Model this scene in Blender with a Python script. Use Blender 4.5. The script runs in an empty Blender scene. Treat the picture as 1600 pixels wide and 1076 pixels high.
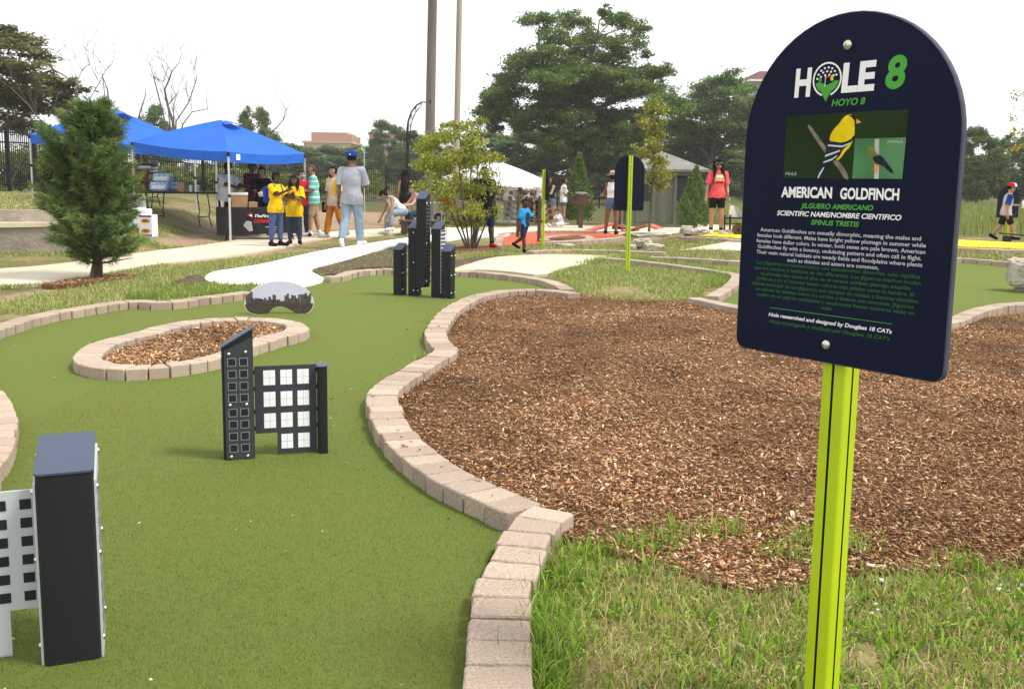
import bpy, bmesh, math, random
import numpy as np
from mathutils import Vector, Matrix, noise
from mathutils.geometry import delaunay_2d_cdt

scene = bpy.context.scene
# ------------------------------------------------------------------ camera
cam_data = bpy.data.cameras.new('camera')
cam = bpy.data.objects.new('camera', cam_data)
scene.collection.objects.link(cam)
scene.camera = cam
cam_data.sensor_width = 36.0
cam_data.lens = 36.0 * 1500 / 1600
cam_data.shift_y = -43.0 / 1600
cam_data.clip_start = 0.05
cam_data.clip_end = 3000
PITCH = math.atan(207 / 1500.0)
cam.matrix_world = (Matrix.Translation((0, 0, 1.3)) @ Matrix.Rotation(math.pi / 2 - PITCH, 4, 'X') @ Matrix.Rotation(0.015, 4, 'Z'))
scene.render.resolution_x, scene.render.resolution_y = 1024, 688
# ------------------------------------------------------------------ sky (bright white overcast) and hazy sun
SUN_EL, SUN_AZ = math.radians(58), math.radians(105)      # azimuth clockwise from +Y (away from the camera)
world = bpy.data.worlds.new('World')
scene.world = world
world.use_nodes = True
wn, wl = world.node_tree.nodes, world.node_tree.links
wn.clear()
sky_tex = wn.new('ShaderNodeTexSky')
sky_tex.sky_type = 'NISHITA'
sky_tex.sun_disc = False
sky_tex.sun_elevation = SUN_EL
sky_tex.sun_rotation = SUN_AZ
sky_tex.dust_density = 4.0
hs = wn.new('ShaderNodeHueSaturation'); hs.inputs['Saturation'].default_value = 0.25
mixw = wn.new('ShaderNodeMix'); mixw.data_type = 'RGBA'; mixw.inputs['Factor'].default_value = 0.8
mixw.inputs['B'].default_value = (10.0, 10.1, 10.4, 1)
bg = wn.new('ShaderNodeBackground'); bg.inputs['Strength'].default_value = 0.088
wo = wn.new('ShaderNodeOutputWorld')
wl.new(sky_tex.outputs['Color'], hs.inputs['Color'])
wl.new(hs.outputs['Color'], mixw.inputs['A'])
wl.new(mixw.outputs['Result'], bg.inputs['Color'])
wl.new(bg.outputs['Background'], wo.inputs['Surface'])
sun_d = bpy.data.lights.new('sun', 'SUN')
sun_d.energy = 2.1
sun_d.angle = math.radians(12)
sun_d.color = (1.0, 0.95, 0.86)
sun = bpy.data.objects.new('sun', sun_d)
scene.collection.objects.link(sun)
sun_vec = Vector((math.cos(SUN_EL) * math.sin(SUN_AZ), math.cos(SUN_EL) * math.cos(SUN_AZ), math.sin(SUN_EL)))
sun.rotation_euler = sun_vec.to_track_quat('Z', 'Y').to_euler()
vs = scene.view_settings
vs.view_transform = 'Standard'; vs.look = 'None'; vs.exposure = 0.8; vs.gamma = 1.0; vs.use_curve_mapping = False

# ------------------------------------------------------------------ layout in metres (camera stands at the origin, looks along +Y)
L = {
    'edge_near': [(-0.014,1.767),(-0.017,1.966),(-0.02,2.153),(-0.023,2.33),(-0.024,2.483),(-0.018,2.709),(0.002,2.899),(0.031,3.048),(0.065,3.226),(0.105,3.389),(0.172,3.519)],
    'edge_main': [(0.069,3.514),(0.026,3.564),(-0.065,3.667),(-0.16,3.794),(-0.246,3.92),(-0.324,4.046),(-0.394,4.191),(-0.452,4.337),(-0.51,4.457),(-0.592,4.721),(-0.639,4.907),(-0.684,5.122),(-0.731,5.34),(-0.751,5.543),(-0.731,5.803),(-0.671,6.113),(-0.605,6.432),(-0.523,6.709),(-0.489,7.005),(-0.585,7.502),(-0.637,7.899),(-0.627,8.63),(-0.602,9.213),(-0.497,9.944),(-0.338,10.612),(-0.079,11.037),(0.221,11.215),(0.517,11.119),(0.703,10.878)],
    'edge_back': [(-2.403,12.383),(-2.273,12.535),(-2.218,13.103),(-2.066,13.427),(-1.831,13.622),(-1.373,13.597),(-0.812,13.487),(-0.457,13.396),(-0.052,13.075),(0.369,12.512),(0.567,11.888),(0.649,11.345)],
    'edge_left': [(-3.912,6.35),(-4.05,6.968),(-4.194,7.58),(-4.218,7.97),(-4.239,8.279),(-4.2,8.664),(-4.112,8.947),(-4.019,9.25),(-3.897,9.549),(-3.776,9.617),(-3.624,9.556),(-3.501,9.571),(-3.389,9.639),(-3.32,9.84),(-3.149,10.121),(-2.92,10.551)],
    'edge_bulge': [(-3.665,5.84),(-3.43,5.778),(-3.168,5.568),(-2.834,5.118),(-2.562,4.654),(-2.356,4.221),(-2.214,3.822),(-2.106,3.409),(-2.08,3.18)],
    'isl_out': [(-3.024,6.498),(-3.124,6.952),(-3.115,7.233),(-3.039,7.559),(-2.974,7.951),(-2.863,8.267),(-2.688,8.448),(-2.432,8.538),(-2.092,8.513),(-1.88,8.332),(-1.71,8.007),(-1.682,7.778),(-1.812,7.402),(-1.922,6.962),(-2.019,6.508),(-2.235,6.197),(-2.368,6.12),(-2.51,6.077),(-2.706,6.138),(-2.846,6.227)],
    'isl_in': [(-2.854,6.562),(-2.881,6.876),(-2.866,7.019),(-2.81,7.582),(-2.689,7.98),(-2.543,8.223),(-2.346,8.343),(-2.104,8.309),(-1.917,8.059),(-1.911,7.704),(-2.019,7.336),(-2.082,6.757),(-2.179,6.446),(-2.304,6.294),(-2.467,6.258),(-2.621,6.291),(-2.749,6.399)],
    'edge_patch': [(1.572,16.405),(2.105,15.88),(2.697,14.857),(3.049,14.084),(3.161,13.546),(2.899,12.514),(2.562,11.539),(2.262,10.827)],
    'edge_patchfront': [(2.016,10.64),(2.193,10.221),(2.37,9.809),(2.662,9.209),(3.118,8.738),(3.619,8.668),(3.919,8.822),(4.207,9.065),(4.538,9.511),(4.937,10.007),(5.326,10.379),(5.666,10.563),(6.369,10.796),(6.997,10.874)],
    'edge_rear': [(2.403,16.793),(2.864,16.605),(3.342,16.232),(3.817,15.949),(4.804,16.049),(5.997,16.39),(6.976,16.647),(7.692,16.709),(8.054,16.578),(8.377,16.34),(8.791,16.094),(9.324,15.541)],
    'edge_yellow1': [(0.313,17.718),(0.585,18.128),(0.961,18.392),(1.453,18.41),(2.126,18.289),(2.858,17.984)],
    'edge_yellow2': [(3.631,20.59),(3.769,19.874),(4.012,18.96),(4.407,18.491),(5.435,18.221),(6.601,18.087),(8.181,17.852),(9.416,17.712),(10.348,17.69)],
    'edge_yellow2b': [(3.644,20.667),(3.841,20.928),(4.15,20.947)],
    'edge_red': [(-0.306,19.442),(-0.31,22.36),(-0.259,24.424),(0.134,25.2),(0.827,25.932),(1.719,26.388),(2.317,26.213)],
    'edge_redfront': [(0.643,20.864),(1.105,21.215),(1.804,22.008),(2.431,23.101),(2.927,24.044)],
    'isl_red': [(0.679,22.097),(0.868,23.236),(1.243,23.928),(1.648,24.043),(1.856,23.225),(1.674,22.23),(1.269,21.62),(0.858,21.392)],
    'turf_main': [(-0.079,1.782),(-0.107,2.339),(-0.114,2.477),(-0.115,2.818),(-0.1,2.996),(-0.045,3.329),(0.027,3.658),(-0.08,3.775),(-0.183,3.901),(-0.278,3.99),(-0.37,4.15),(-0.441,4.293),(-0.52,4.436),(-0.59,4.599),(-0.653,4.739),(-0.729,4.992),(-0.78,5.201),(-0.831,5.444),(-0.884,5.692),(-0.894,5.91),(-0.867,6.147),(-0.795,6.518),(-0.713,6.885),(-0.62,7.266),(-0.617,7.409),(-0.754,8.063),(-0.775,8.347),(-0.754,9.113),(-0.727,9.723),(-0.597,10.547),(-0.431,11.185),(-0.26,11.544),(-0.053,11.857),(0.227,11.969),(0.475,11.93),(0.774,11.613),(0.596,12.484),(0.388,13.127),(-0.055,13.709),(-0.479,14.039),(-0.848,14.081),(-1.434,14.193),(-1.912,14.219),(-2.149,13.97),(-2.309,13.641),(-2.328,12.979),(-2.497,12.865),(-2.466,12.361),(-2.584,11.762),(-3.019,11.04),(-3.183,10.763),(-3.46,10.25),(-3.641,9.951),(-3.917,9.971),(-4.08,9.688),(-4.288,9.084),(-4.385,8.641),(-4.265,7.899),(-3.965,6.5),(-3.926,6.189),(-3.615,6.087),(-3.34,5.869),(-2.991,5.399),(-2.706,4.915),(-2.491,4.461),(-2.343,4.043),(-2.231,3.61),(-2.204,3.368),(-2.146,2.793),(-1.388,1.753)],
    'mulch_main': [(0.125,3.618),(0.027,3.82),(-0.065,3.94),(-0.158,4.077),(-0.257,4.223),(-0.337,4.36),(-0.411,4.507),(-0.47,4.665),(-0.531,4.808),(-0.615,5.068),(-0.668,5.268),(-0.72,5.5),(-0.761,5.7),(-0.774,5.918),(-0.751,6.196),(-0.689,6.526),(-0.614,6.868),(-0.529,7.163),(-0.472,7.481),(-0.6,8.113),(-0.635,8.435),(-0.62,9.216),(-0.583,9.84),(-0.48,10.62),(-0.319,11.199),(-0.067,11.64),(0.233,11.824),(0.546,11.723),(0.738,11.404),(0.977,11.237),(1.203,10.889),(1.521,10.808),(1.892,10.854),(2.079,10.999),(2.278,10.608),(2.452,10.138),(2.772,9.583),(3.25,9.104),(3.773,9.033),(4.214,9.203),(4.627,9.552),(5.047,9.877),(5.467,10.17),(6.614,10.953),(7.728,10.968),(5.874,7.617),(3.035,3.836),(2.481,3.38),(2.101,3.258),(1.784,3.172),(1.528,3.097),(1.315,3.105),(1.085,3.065),(0.929,2.973),(0.729,2.917),(0.634,3.064),(0.455,3.166),(0.308,3.259),(0.2,3.364)],
    'grass_near': [(0.042,1.785),(0.061,2.344),(0.065,2.49),(0.068,2.645),(0.048,2.87),(0.068,3.044),(0.114,3.239),(0.157,3.363),(0.243,3.316),(0.458,3.195),(0.645,3.118),(0.74,2.966),(0.944,3.024),(1.108,3.136),(1.341,3.172),(1.558,3.163),(1.823,3.247),(2.611,3.398),(1.466,1.817)],
    'grass_patch': [(0.428,13.593),(0.78,14.783),(1.276,15.823),(1.809,16.866),(2.191,16.518),(2.811,15.478),(3.122,14.735),(3.085,14.108),(2.647,12.697),(2.282,11.675),(2.064,10.997),(1.871,10.733),(1.505,10.688),(1.19,10.767),(0.966,11.108),(0.761,11.407),(0.73,12.19),(0.597,12.898)],
    'turf_right': [(2.128,17.369),(2.487,17.364),(2.946,17.067),(3.417,16.586),(3.898,16.278),(4.908,16.389),(6.109,16.691),(7.111,16.964),(7.825,16.992),(8.197,16.867),(8.536,16.645),(8.976,16.427),(10.133,15.823),(7.338,11.4),(6.031,11.241),(5.213,10.563),(4.769,9.993),(4.123,9.279),(3.296,9.236),(2.813,9.729),(2.503,10.357),(2.315,10.787),(2.7,12.161),(3.053,13.175),(3.325,14.245),(3.193,14.747),(2.822,15.54),(2.2,16.588)],
    'path_centre': [(-0.901,14.177),(-0.684,15.469),(-0.242,16.979),(0.695,17.786),(1.519,17.713),(2.001,17.269),(1.664,16.767),(1.276,15.823),(0.78,14.783),(0.431,13.689),(-0.057,14.108),(-0.49,14.351)],
    'path_left': [(-7.274,9.831),(-8.572,11.613),(-7.554,12.517),(-7.199,13.43),(-6.881,14.014),(-6.623,15.387),(-6.486,16.858),(-6.213,18.283),(-6.063,19.926),(-5.755,22.464),(-5.028,24.149),(-4.167,26.111),(-3.389,27.114),(-2.096,28.139),(-0.231,28.729),(-0.209,26.258),(-1.715,25.292),(-2.983,24.121),(-3.635,22.771),(-4.306,21.793),(-4.48,19.061),(-4.621,17.25),(-4.842,16.434),(-5.283,14.879),(-5.46,13.622),(-5.566,12.479),(-5.731,11.649),(-6.073,11.307)],
    'path_white': [(-3.988,12.381),(-4.149,13.246),(-4.032,13.759),(-3.835,14.666),(-3.677,16.375),(-3.446,18.355),(-3.139,19.574),(-2.459,22.281),(-1.736,24.637),(-1.16,25.29),(-0.208,26.083),(-0.187,23.715),(-1.063,23.193),(-1.532,21.76),(-2.407,19.148),(-2.709,16.141),(-2.868,14.837),(-2.917,13.842),(-2.719,13.192),(-2.514,12.688),(-2.458,12.321),(-2.576,11.726),(-2.829,11.475),(-3.201,11.712),(-3.434,11.569),(-3.674,11.794)],
    'path_right': [(3.168,18.319),(3.589,18.365),(4.036,18.468),(4.501,18.937),(5.553,18.611),(6.694,18.338),(6.387,17.476),(5.203,17.408),(4.15,17.42)],
    'plaza': [(-0.323,28.504),(0.967,30.411),(2.703,31.837),(4.362,33.209),(6.679,33.779),(7.888,31.438),(7.23,28.786),(4.543,22.944),(3.721,22.566),(3.284,23.736),(2.958,24.291),(2.424,27.424),(0.871,27.318),(-0.203,25.573)],
    'turf_red': [(-0.312,19.824),(-0.301,25.214),(-0.203,25.573),(0.848,26.578),(2.375,26.86),(3.082,25.323),(2.775,24.376),(1.856,22.625),(0.662,21.469),(0.114,20.55)],
    'mulch_red': [(0.773,23.135),(0.947,24.084),(1.281,24.655),(1.669,24.826),(1.859,24.275),(1.714,23.383),(1.308,22.795),(0.938,22.647)],
    'turf_yellow1': [(0.45,18.489),(0.613,18.972),(1.006,19.243),(1.709,19.21),(2.017,19.092),(1.59,18.556),(0.951,18.167)],
    'turf_yellow2': [(3.791,21.104),(4.049,21.515),(4.48,22.025),(6.482,21.762),(8.451,21.251),(9.356,20.442),(10.379,19.545),(11.401,19.074),(10.822,18.089),(9.662,18.175),(8.407,18.348),(6.792,18.611),(5.641,18.911),(4.652,19.521),(4.257,20.117)],
    'soil_bed': [(-2.899,13.845),(-2.868,14.837),(-2.709,16.141),(-2.407,19.148),(-2.156,20.013),(-1.632,20.136),(-1.197,14.783),(-1.859,14.782),(-2.229,14.492),(-2.393,14.138),(-2.451,13.52),(-2.6,13.399),(-2.667,13.108)],
    'soil_patch': [(-4.263,11.938),(-4.307,12.587),(-4.322,12.939),(-4.187,12.87),(-3.898,12.15),(-3.697,11.716),(-3.876,11.544),(-4.01,11.598)],
    'mulch_pine': [(-5.612,11.372),(-5.593,11.822),(-5.38,12.338),(-5.113,12.814),(-4.919,12.493),(-4.973,12.151),(-5.164,11.655),(-5.299,11.274)],
    'mulch_bush': [(-1.385,18.627),(-1.08,19.85),(-0.56,20.178),(-0.15,19.464),(-0.506,18.286),(-0.97,17.851)],
    'soil_edge': [(-1.085,16.041),(-0.793,16.652),(-0.135,17.697),(-0.016,17.25),(-0.695,15.72),(-0.928,14.604)],
    'wall_conc': [(-10.632,15.135),(-9.5,15.78),(-8.691,16.242),(-8.169,16.504),(-6.992,17.136)],
    '@pine': (-5.38,12.338,0.0),
    '@blk': (-1.174,2.427,0.0),
    '@sign2': (1.738,14.614,0.0),
    '@sign1': (0.666,20.254,0.0),
    '@midL': (-1.28,4.385,0.0),
    '@midR': (-0.934,4.523,0.0),
    '@twr': (-1.029,10.916,0.0),
    '@bean': (-2.285,9.354,0.0),
    '@ball': (-1.699,8.238,0.0),
    '@w_yellow': (-4.685,19.014,-0.0),
    '@g_yellow': (-4.466,19.673,0.0),
    '@m_teal': (-4.736,22.746,0.0),
    '@m_orange': (-4.047,22.121,0.0),
    '@m_gray': (-3.175,18.783,0.0),
    '@w_white': (2.653,25.731,0.001),
    '@p_shorts': (3.407,30.188,0.0),
    '@boy': (0.201,18.264,0.0),
    '@w_pink': (4.512,21.473,0.25),
    '@boy_cap': (10.416,20.55,0.25),
    '@w_sit': (-2.89,24.148,0.0),
    '@w_sit2': (-2.627,24.536,0.0),
    '@w_black': (-3.236,29.5,0.01),
    '@m_bush': (-0.627,18.977,0.0),
    '@m_white': (-0.149,31.262,0.023),
    '@w_dark': (0.514,32.555,0.023),
    '@p_x': (0.887,31.936,0.011),
    '@w_short': (1.107,29.822,0.002),
    '@kid_sit': (1.665,29.172,0.0),
    '@tent_f': (-5.989,19.944,0.0),
    '@bush': (-0.823,19.121,0.0),
    '@tree_young': (3.405,24.156,0.126),
    '@con1': (2.118,31.629,0.0),
    '@con2': (5.461,29.149,0.0),
    '@rocks': (2.705,19.475,0.003),
    '@rock': (6.568,12.387,0.0),
    '@pole1': (-2.624,29.667,0.012),
    '@pole2': (-1.85,30.557,0.026),
    '@lamp': (-3.942,35.927,0.18),
    '@mini1': (0.113,23.797,0.0),
    '@mini2': (0.591,22.052,0.0),
    '@owl': (2.042,29.299,0.0),
    '@box': (-7.241,19.323,0.147),
    '@table_b': (-6.261,21.776,0.001),
    '@chair': (-9.361,25.08,0.386),
    '@hut': (4.846,30.669,0.0),
    '@cart': (-2.034,31.512,0.047),
    '@girl_t': (-7.015,23.081,0.101),
    'dirt_strip': [(-5.701,14.803),(-5.717,16.114),(-5.571,17.713),(-5.167,19.3),(-4.65,21.702),(-4.306,21.793),(-4.105,19.148),(-4.326,16.994),(-4.672,15.497),(-4.999,14.346)],
    'dirt_tent': [(-7.222,18.966),(-7.194,21.583),(-10.315,40.687),(-7.905,36.969),(-3.913,36.328),(-3.179,29.516),(-4.436,27.568),(-5.361,25.033),(-5.846,23.004),(-6.125,19.91),(-6.319,18.599),(-6.655,18.261)],
    'dirt_left': [(-5.969,11.111),(-5.642,11.513),(-5.466,12.159),(-5.06,11.596),(-5.249,10.556),(-5.277,9.806)],
    'dirt_right': [(1.396,3.092),(1.532,2.97),(1.645,2.833),(1.705,2.666),(1.54,2.387),(1.361,2.434),(1.342,2.694)],
    'fence': [(-16.273,26.0,0.808,2.613),(-15.633,30.0,0.856,2.726),(-15.549,31.5,0.836,2.769),(-13.938,36.0,0.464,2.477),(-12.653,39.5,0.275,2.297),(-10.942,42.0,0.3,2.193),(-9.175,44.0,0.3,2.112),(-6.077,46.0,0.3,1.991),(-5.063,47.0,0.3,1.947),(-1.487,52.0,0.286,1.89),(2.538,56.0,0.0,1.796),(7.528,58.0,0.02,1.754),(14.126,60.0,0.25,1.668),(19.597,61.0,0.25,1.632)],
    'locust': [(1.72,70.09,12.7,1.61,0.88),(4.19,73.6,13.3,1.53,0.77),(6.1,67.15,12.94,0.7,0.49),(7.6,73.59,13.35,1.69,0.77),(8.61,68.49,11.87,0.86,0.57),(2.85,69.39,11.38,1.88,0.72),(5.48,72.62,12.02,1.82,0.76),(7.62,69.27,11.16,1.88,0.72),(0.35,70.4,10.24,1.61,0.66),(2.07,66.22,9.86,1.66,0.69),(4.73,72.03,10.79,1.5,0.68),(6.91,70.31,10.18,1.9,0.73),(8.96,68.64,10.41,0.64,0.29),(-0.35,72.31,9.04,1.81,0.68),(1.75,68.43,8.93,1.57,0.64),(4.04,69.63,9.37,1.31,0.73),(5.81,67.07,8.7,1.68,0.7),(8.52,69.22,9.11,1.87,0.72),(10.1,67.63,9.09,1.13,0.7),(-1.56,68.1,7.35,1.13,0.71),(0.4,72.0,7.87,1.8,0.75),(2.47,68.24,7.56,1.56,0.71),(4.66,69.88,7.74,1.6,0.87),(7.63,73.85,8.15,2.15,0.92),(10.31,73.69,8.32,1.84,0.92),(-2.07,71.8,6.53,0.9,0.6),(-0.59,70.33,6.44,1.61,0.73),(1.52,68.22,6.18,1.85,0.78),(3.7,67.29,5.88,1.68,0.84),(6.47,73.76,6.5,2.0,0.92),(8.44,70.13,6.28,1.75,0.88),(9.94,66.93,6.75,1.12,0.7),(-1.31,70.99,5.34,0.74,0.44),(0.44,72.21,5.29,1.05,0.38),(4.22,70.9,4.7,2.07,0.89),(6.77,73.34,5.0,1.99,1.07),(8.15,66.32,4.94,1.52,0.97),(2.61,70.23,4.22,1.32,0.73),(5.32,69.67,3.53,2.32,1.02),(7.53,66.5,3.6,1.66,0.83)],
    'cedar': [(-23.09,44.57,7.9,0.8,0.27),(-22.7,44.79,7.6,0.99,0.31),(-23.62,47.89,7.82,0.86,0.29),(-22.52,43.55,7.01,0.96,0.35),(-23.2,46.6,7.2,1.21,0.28),(-22.67,47.37,7.0,0.85,0.21),(-22.77,44.13,6.42,1.06,0.4),(-21.44,43.33,6.13,0.95,0.3),(-22.64,44.65,5.8,1.16,0.45),(-22.52,46.94,5.96,1.13,0.33),(-21.35,46.37,5.79,0.83,0.28),(-22.88,43.9,5.38,0.97,0.44),(-22.53,45.6,5.21,1.28,0.5),(-21.95,47.02,5.26,1.03,0.42),(-23.42,45.54,4.67,1.09,0.55),(-22.8,46.8,4.51,1.22,0.56),(-22.53,48.8,4.76,0.78,0.49),(-20.87,47.1,5.46,0.57,0.24),(-24.4,45.35,7.57,1.09,0.54),(-23.8,44.12,6.4,1.06,0.53),(-24.38,45.08,5.39,1.08,0.54),(-24.8,46.07,4.34,1.11,0.55),(-24.54,48.35,3.95,1.55,0.48)],
    'ash': [(17.15,79.86,9.95,1.5,0.67),(16.33,81.37,9.61,1.53,0.68),(19.95,87.01,10.05,1.45,0.73),(16.02,84.82,9.27,1.59,0.71),(17.06,79.94,8.68,1.83,0.83),(19.83,83.33,8.69,1.39,0.87),(14.66,83.79,8.32,1.22,0.61),(16.09,80.6,7.76,1.85,0.84),(19.55,86.35,7.74,1.98,1.08),(14.55,80.14,7.06,1.5,0.83),(20.49,82.91,7.01,1.55,1.21),(17.74,84.17,6.37,2.1,1.05),(19.63,83.31,5.68,1.91,1.04),(15.82,84.87,6.04,1.77,1.06),(14.67,86.38,6.45,1.44,0.9),(17.84,88.56,4.84,2.4,1.11),(19.02,81.84,4.11,2.05,1.02),(14.93,85.49,4.85,1.6,1.07),(18.79,85.96,3.19,2.33,1.07),(13.05,81.93,6.83,1.19,0.85)],
    'yellow_tree': [(12.82,25.06,3.72,0.23,0.13),(12.53,24.03,3.32,0.32,0.16),(12.79,25.14,3.17,0.15,0.1),(11.98,22.99,2.72,0.34,0.18),(12.88,24.26,3.65,0.36,0.26),(12.95,23.7,3.0,0.41,0.32),(12.85,24.72,2.39,0.3,0.16),(12.52,23.22,2.29,0.43,0.25),(13.86,24.89,3.72,0.43,0.33),(13.83,24.11,2.73,0.48,0.39),(14.41,24.97,3.58,0.4,0.3),(13.14,23.95,4.09,0.35,0.22)],
    'bush': [(-1.46,19.44,2.2,0.44,0.23),(-1.77,19.44,2.01,0.26,0.26),(-1.06,19.12,2.32,0.36,0.2),(-0.73,18.86,2.06,0.33,0.23),(-1.7,18.61,1.62,0.3,0.25),(-1.29,18.97,1.75,0.43,0.28),(-0.8,19.0,1.64,0.41,0.28),(-0.35,18.6,1.82,0.2,0.12),(-1.51,18.6,1.25,0.35,0.22),(-1.08,19.65,1.26,0.47,0.29),(-0.61,19.27,1.2,0.39,0.28),(-0.84,18.81,0.83,0.35,0.23),(-1.42,19.03,0.9,0.25,0.15),(-0.53,19.62,0.75,0.26,0.21),(-0.74,19.54,0.49,0.29,0.16),(-1.13,19.48,0.55,0.21,0.13),(-0.62,18.98,2.52,0.1,0.08),(-1.31,19.09,2.43,0.18,0.1)],
    'trees': [('a',-29.63,80.0,0.3,7.19,3.52),('b',-22.6,85.0,0.3,7.54,4.08),('a',-27.27,120.0,0.3,5.75,7.6),('c',-23.32,125.0,0.3,5.7,8.33),('b',-20.16,130.0,0.3,5.95,7.8),('a',-15.26,118.0,0.3,8.58,6.14),('c',-12.3,120.0,0.3,7.29,7.6),('b',-7.18,105.0,0.3,6.56,7.7),('a',-2.58,100.0,0.3,6.48,10.0),('c',2.09,95.0,0.0,6.76,10.13),('b',10.89,92.0,0.25,6.17,10.43),('a',15.29,88.0,0.25,6.59,8.8),('c',17.31,74.0,0.25,3.86,5.43),('b',25.54,90.0,0.25,8.88,11.4),('a',32.18,92.0,0.25,7.96,11.65),('c',36.57,88.0,0.25,7.18,9.97),('a',34.41,72.0,0.25,5.86,4.8),('b',40.86,78.0,0.25,6.21,5.72),('c',40.52,70.0,0.25,6.1,6.07),('b',6.12,98.0,0.0,7.62,13.07),('c',47.68,95.0,0.25,6.26,5.7),('a',40.45,90.0,0.25,5.92,6.6)],
    'shrubs': [(-15.91,41.0,0.3,1.46,1.91),(-15.76,44.0,0.3,1.71,2.35),(-15.27,46.0,0.3,1.56,2.45),(-14.2,47.0,0.3,1.71,2.51),(-13.19,49.0,0.3,1.64,2.61),(-11.98,50.0,0.3,1.48,2.33),(-10.81,54.0,0.3,1.26,2.16),(-9.31,58.0,0.3,1.24,2.32),(-18.32,36.0,0.46,2.04,2.16),(-17.7,38.0,0.24,2.6,2.79),(-16.76,39.0,0.26,2.39,2.34),(-8.64,60.0,0.3,1.89,1.44),(-6.25,58.0,0.3,1.02,2.32),(-3.51,64.0,0.3,1.16,2.99),(-19.88,35.0,0.57,1.87,2.33)],
    'dead1': [[(-20.85,59.7,4.21),(-21.01,60.0,4.8),(-21.4,60.3,5.79),(-21.4,59.85,6.71),(-21.21,60.15,7.31),(-20.88,59.7,7.76),(-20.5,60.0,8.33)],[(-20.85,59.7,4.21),(-20.94,60.0,5.77)],[(-21.18,59.7,5.74),(-20.76,60.0,6.35)],[(-20.71,59.7,4.79),(-19.99,60.0,5.97),(-19.66,60.3,7.16),(-19.39,59.85,7.5)],[(-20.32,59.7,4.6),(-19.81,60.0,5.4),(-18.92,60.3,5.63)],[(-21.98,59.7,7.44),(-21.48,60.0,7.18)]],
    'dead2': [[(-22.92,59.7,5.22),(-22.64,60.0,6.32),(-22.7,60.3,6.81)],[(-22.75,59.7,5.72),(-22.13,60.0,6.33)]],
    'dead3': [[(-15.72,61.7,4.08),(-15.13,62.0,4.62),(-14.79,62.3,5.12),(-14.47,61.85,5.73),(-14.21,62.15,6.16)],[(-15.35,61.7,4.4),(-14.81,62.0,4.34),(-14.61,62.3,4.04)],[(-14.44,61.7,5.72),(-14.78,62.0,6.22)]],
    'dead4': [[(-17.26,41.7,4.1),(-17.46,42.0,5.06),(-17.78,42.3,5.67)],[(-18.11,41.7,4.62),(-17.8,42.0,5.32),(-17.63,42.3,5.89),(-17.16,41.85,6.11)],[(-18.8,41.7,4.48),(-18.7,42.0,5.44),(-18.65,42.3,5.88),(-18.11,41.85,6.1)],[(-17.52,41.7,5.61),(-17.92,42.0,5.8)],[(-20.34,41.7,3.79),(-20.87,42.0,4.34),(-21.67,42.3,5.02),(-21.96,41.85,5.38)]],
    '#bldA0': (-49.78,230.0,5.517),
    '#bldA1': (-38.66,230.0,12.834),
    '#bldA2': (-48.315,230.0,12.84),
    '#bldA3': (-41.232,230.0,12.054),
    '#bldB0': (-35.816,240.0,5.939),
    '#bldB1': (-27.747,240.0,12.902),
    '#bldC0': (61.833,260.0,7.817),
    '#bldC1': (73.492,260.0,29.211),
    '#bldC2': (64.889,260.0,32.054),
    '#tent_peak': (-6.692,22.0,2.671),
    '#tent_f': (-5.882,20.0,1.735),
    '#tent_r': (-4.94,22.9,1.795),
    '#tent_l': (-8.439,21.5,1.959),
    '#t2_peak': (-9.698,24.0,2.96),
    '#t2_l': (-11.462,23.4,2.317),
    '#wt_peak': (-0.274,30.5,2.052),
    '#wt_r': (0.919,31.0,1.334),
    '#wt_l': (-0.997,29.5,1.382),
    '#lamp_top': (-3.939,35.9,1.781),
    '#lamp_arc': (-3.868,35.9,3.294),
    '#lamp_arc2': (-3.634,35.9,3.99),
    '#lamp_arc3': (-3.352,35.9,4.166),
    '#p1': (-2.618,29.7,6.717),
    '#p2': (-1.883,30.5,6.875),
    '#gp': (-5.095,33.0,2.471),
    '#gpb': (-5.079,33.0,1.505),
    'block': (-1.2331,2.4073,0.3833,0.1396,0.2264,0.535,0.5826),
    'mid_l': [(-1.333,4.34),(-1.211,4.399)],
    'mid_p': [(-1.226,4.463),(-0.948,4.545)],
    'mid_r': [(-0.94,4.523),(-0.904,4.559)],
    'tower': [(-1.392,11.124),(-1.212,11.051),(-1.089,11.003),(-0.935,10.928),(-0.809,10.819)],
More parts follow.
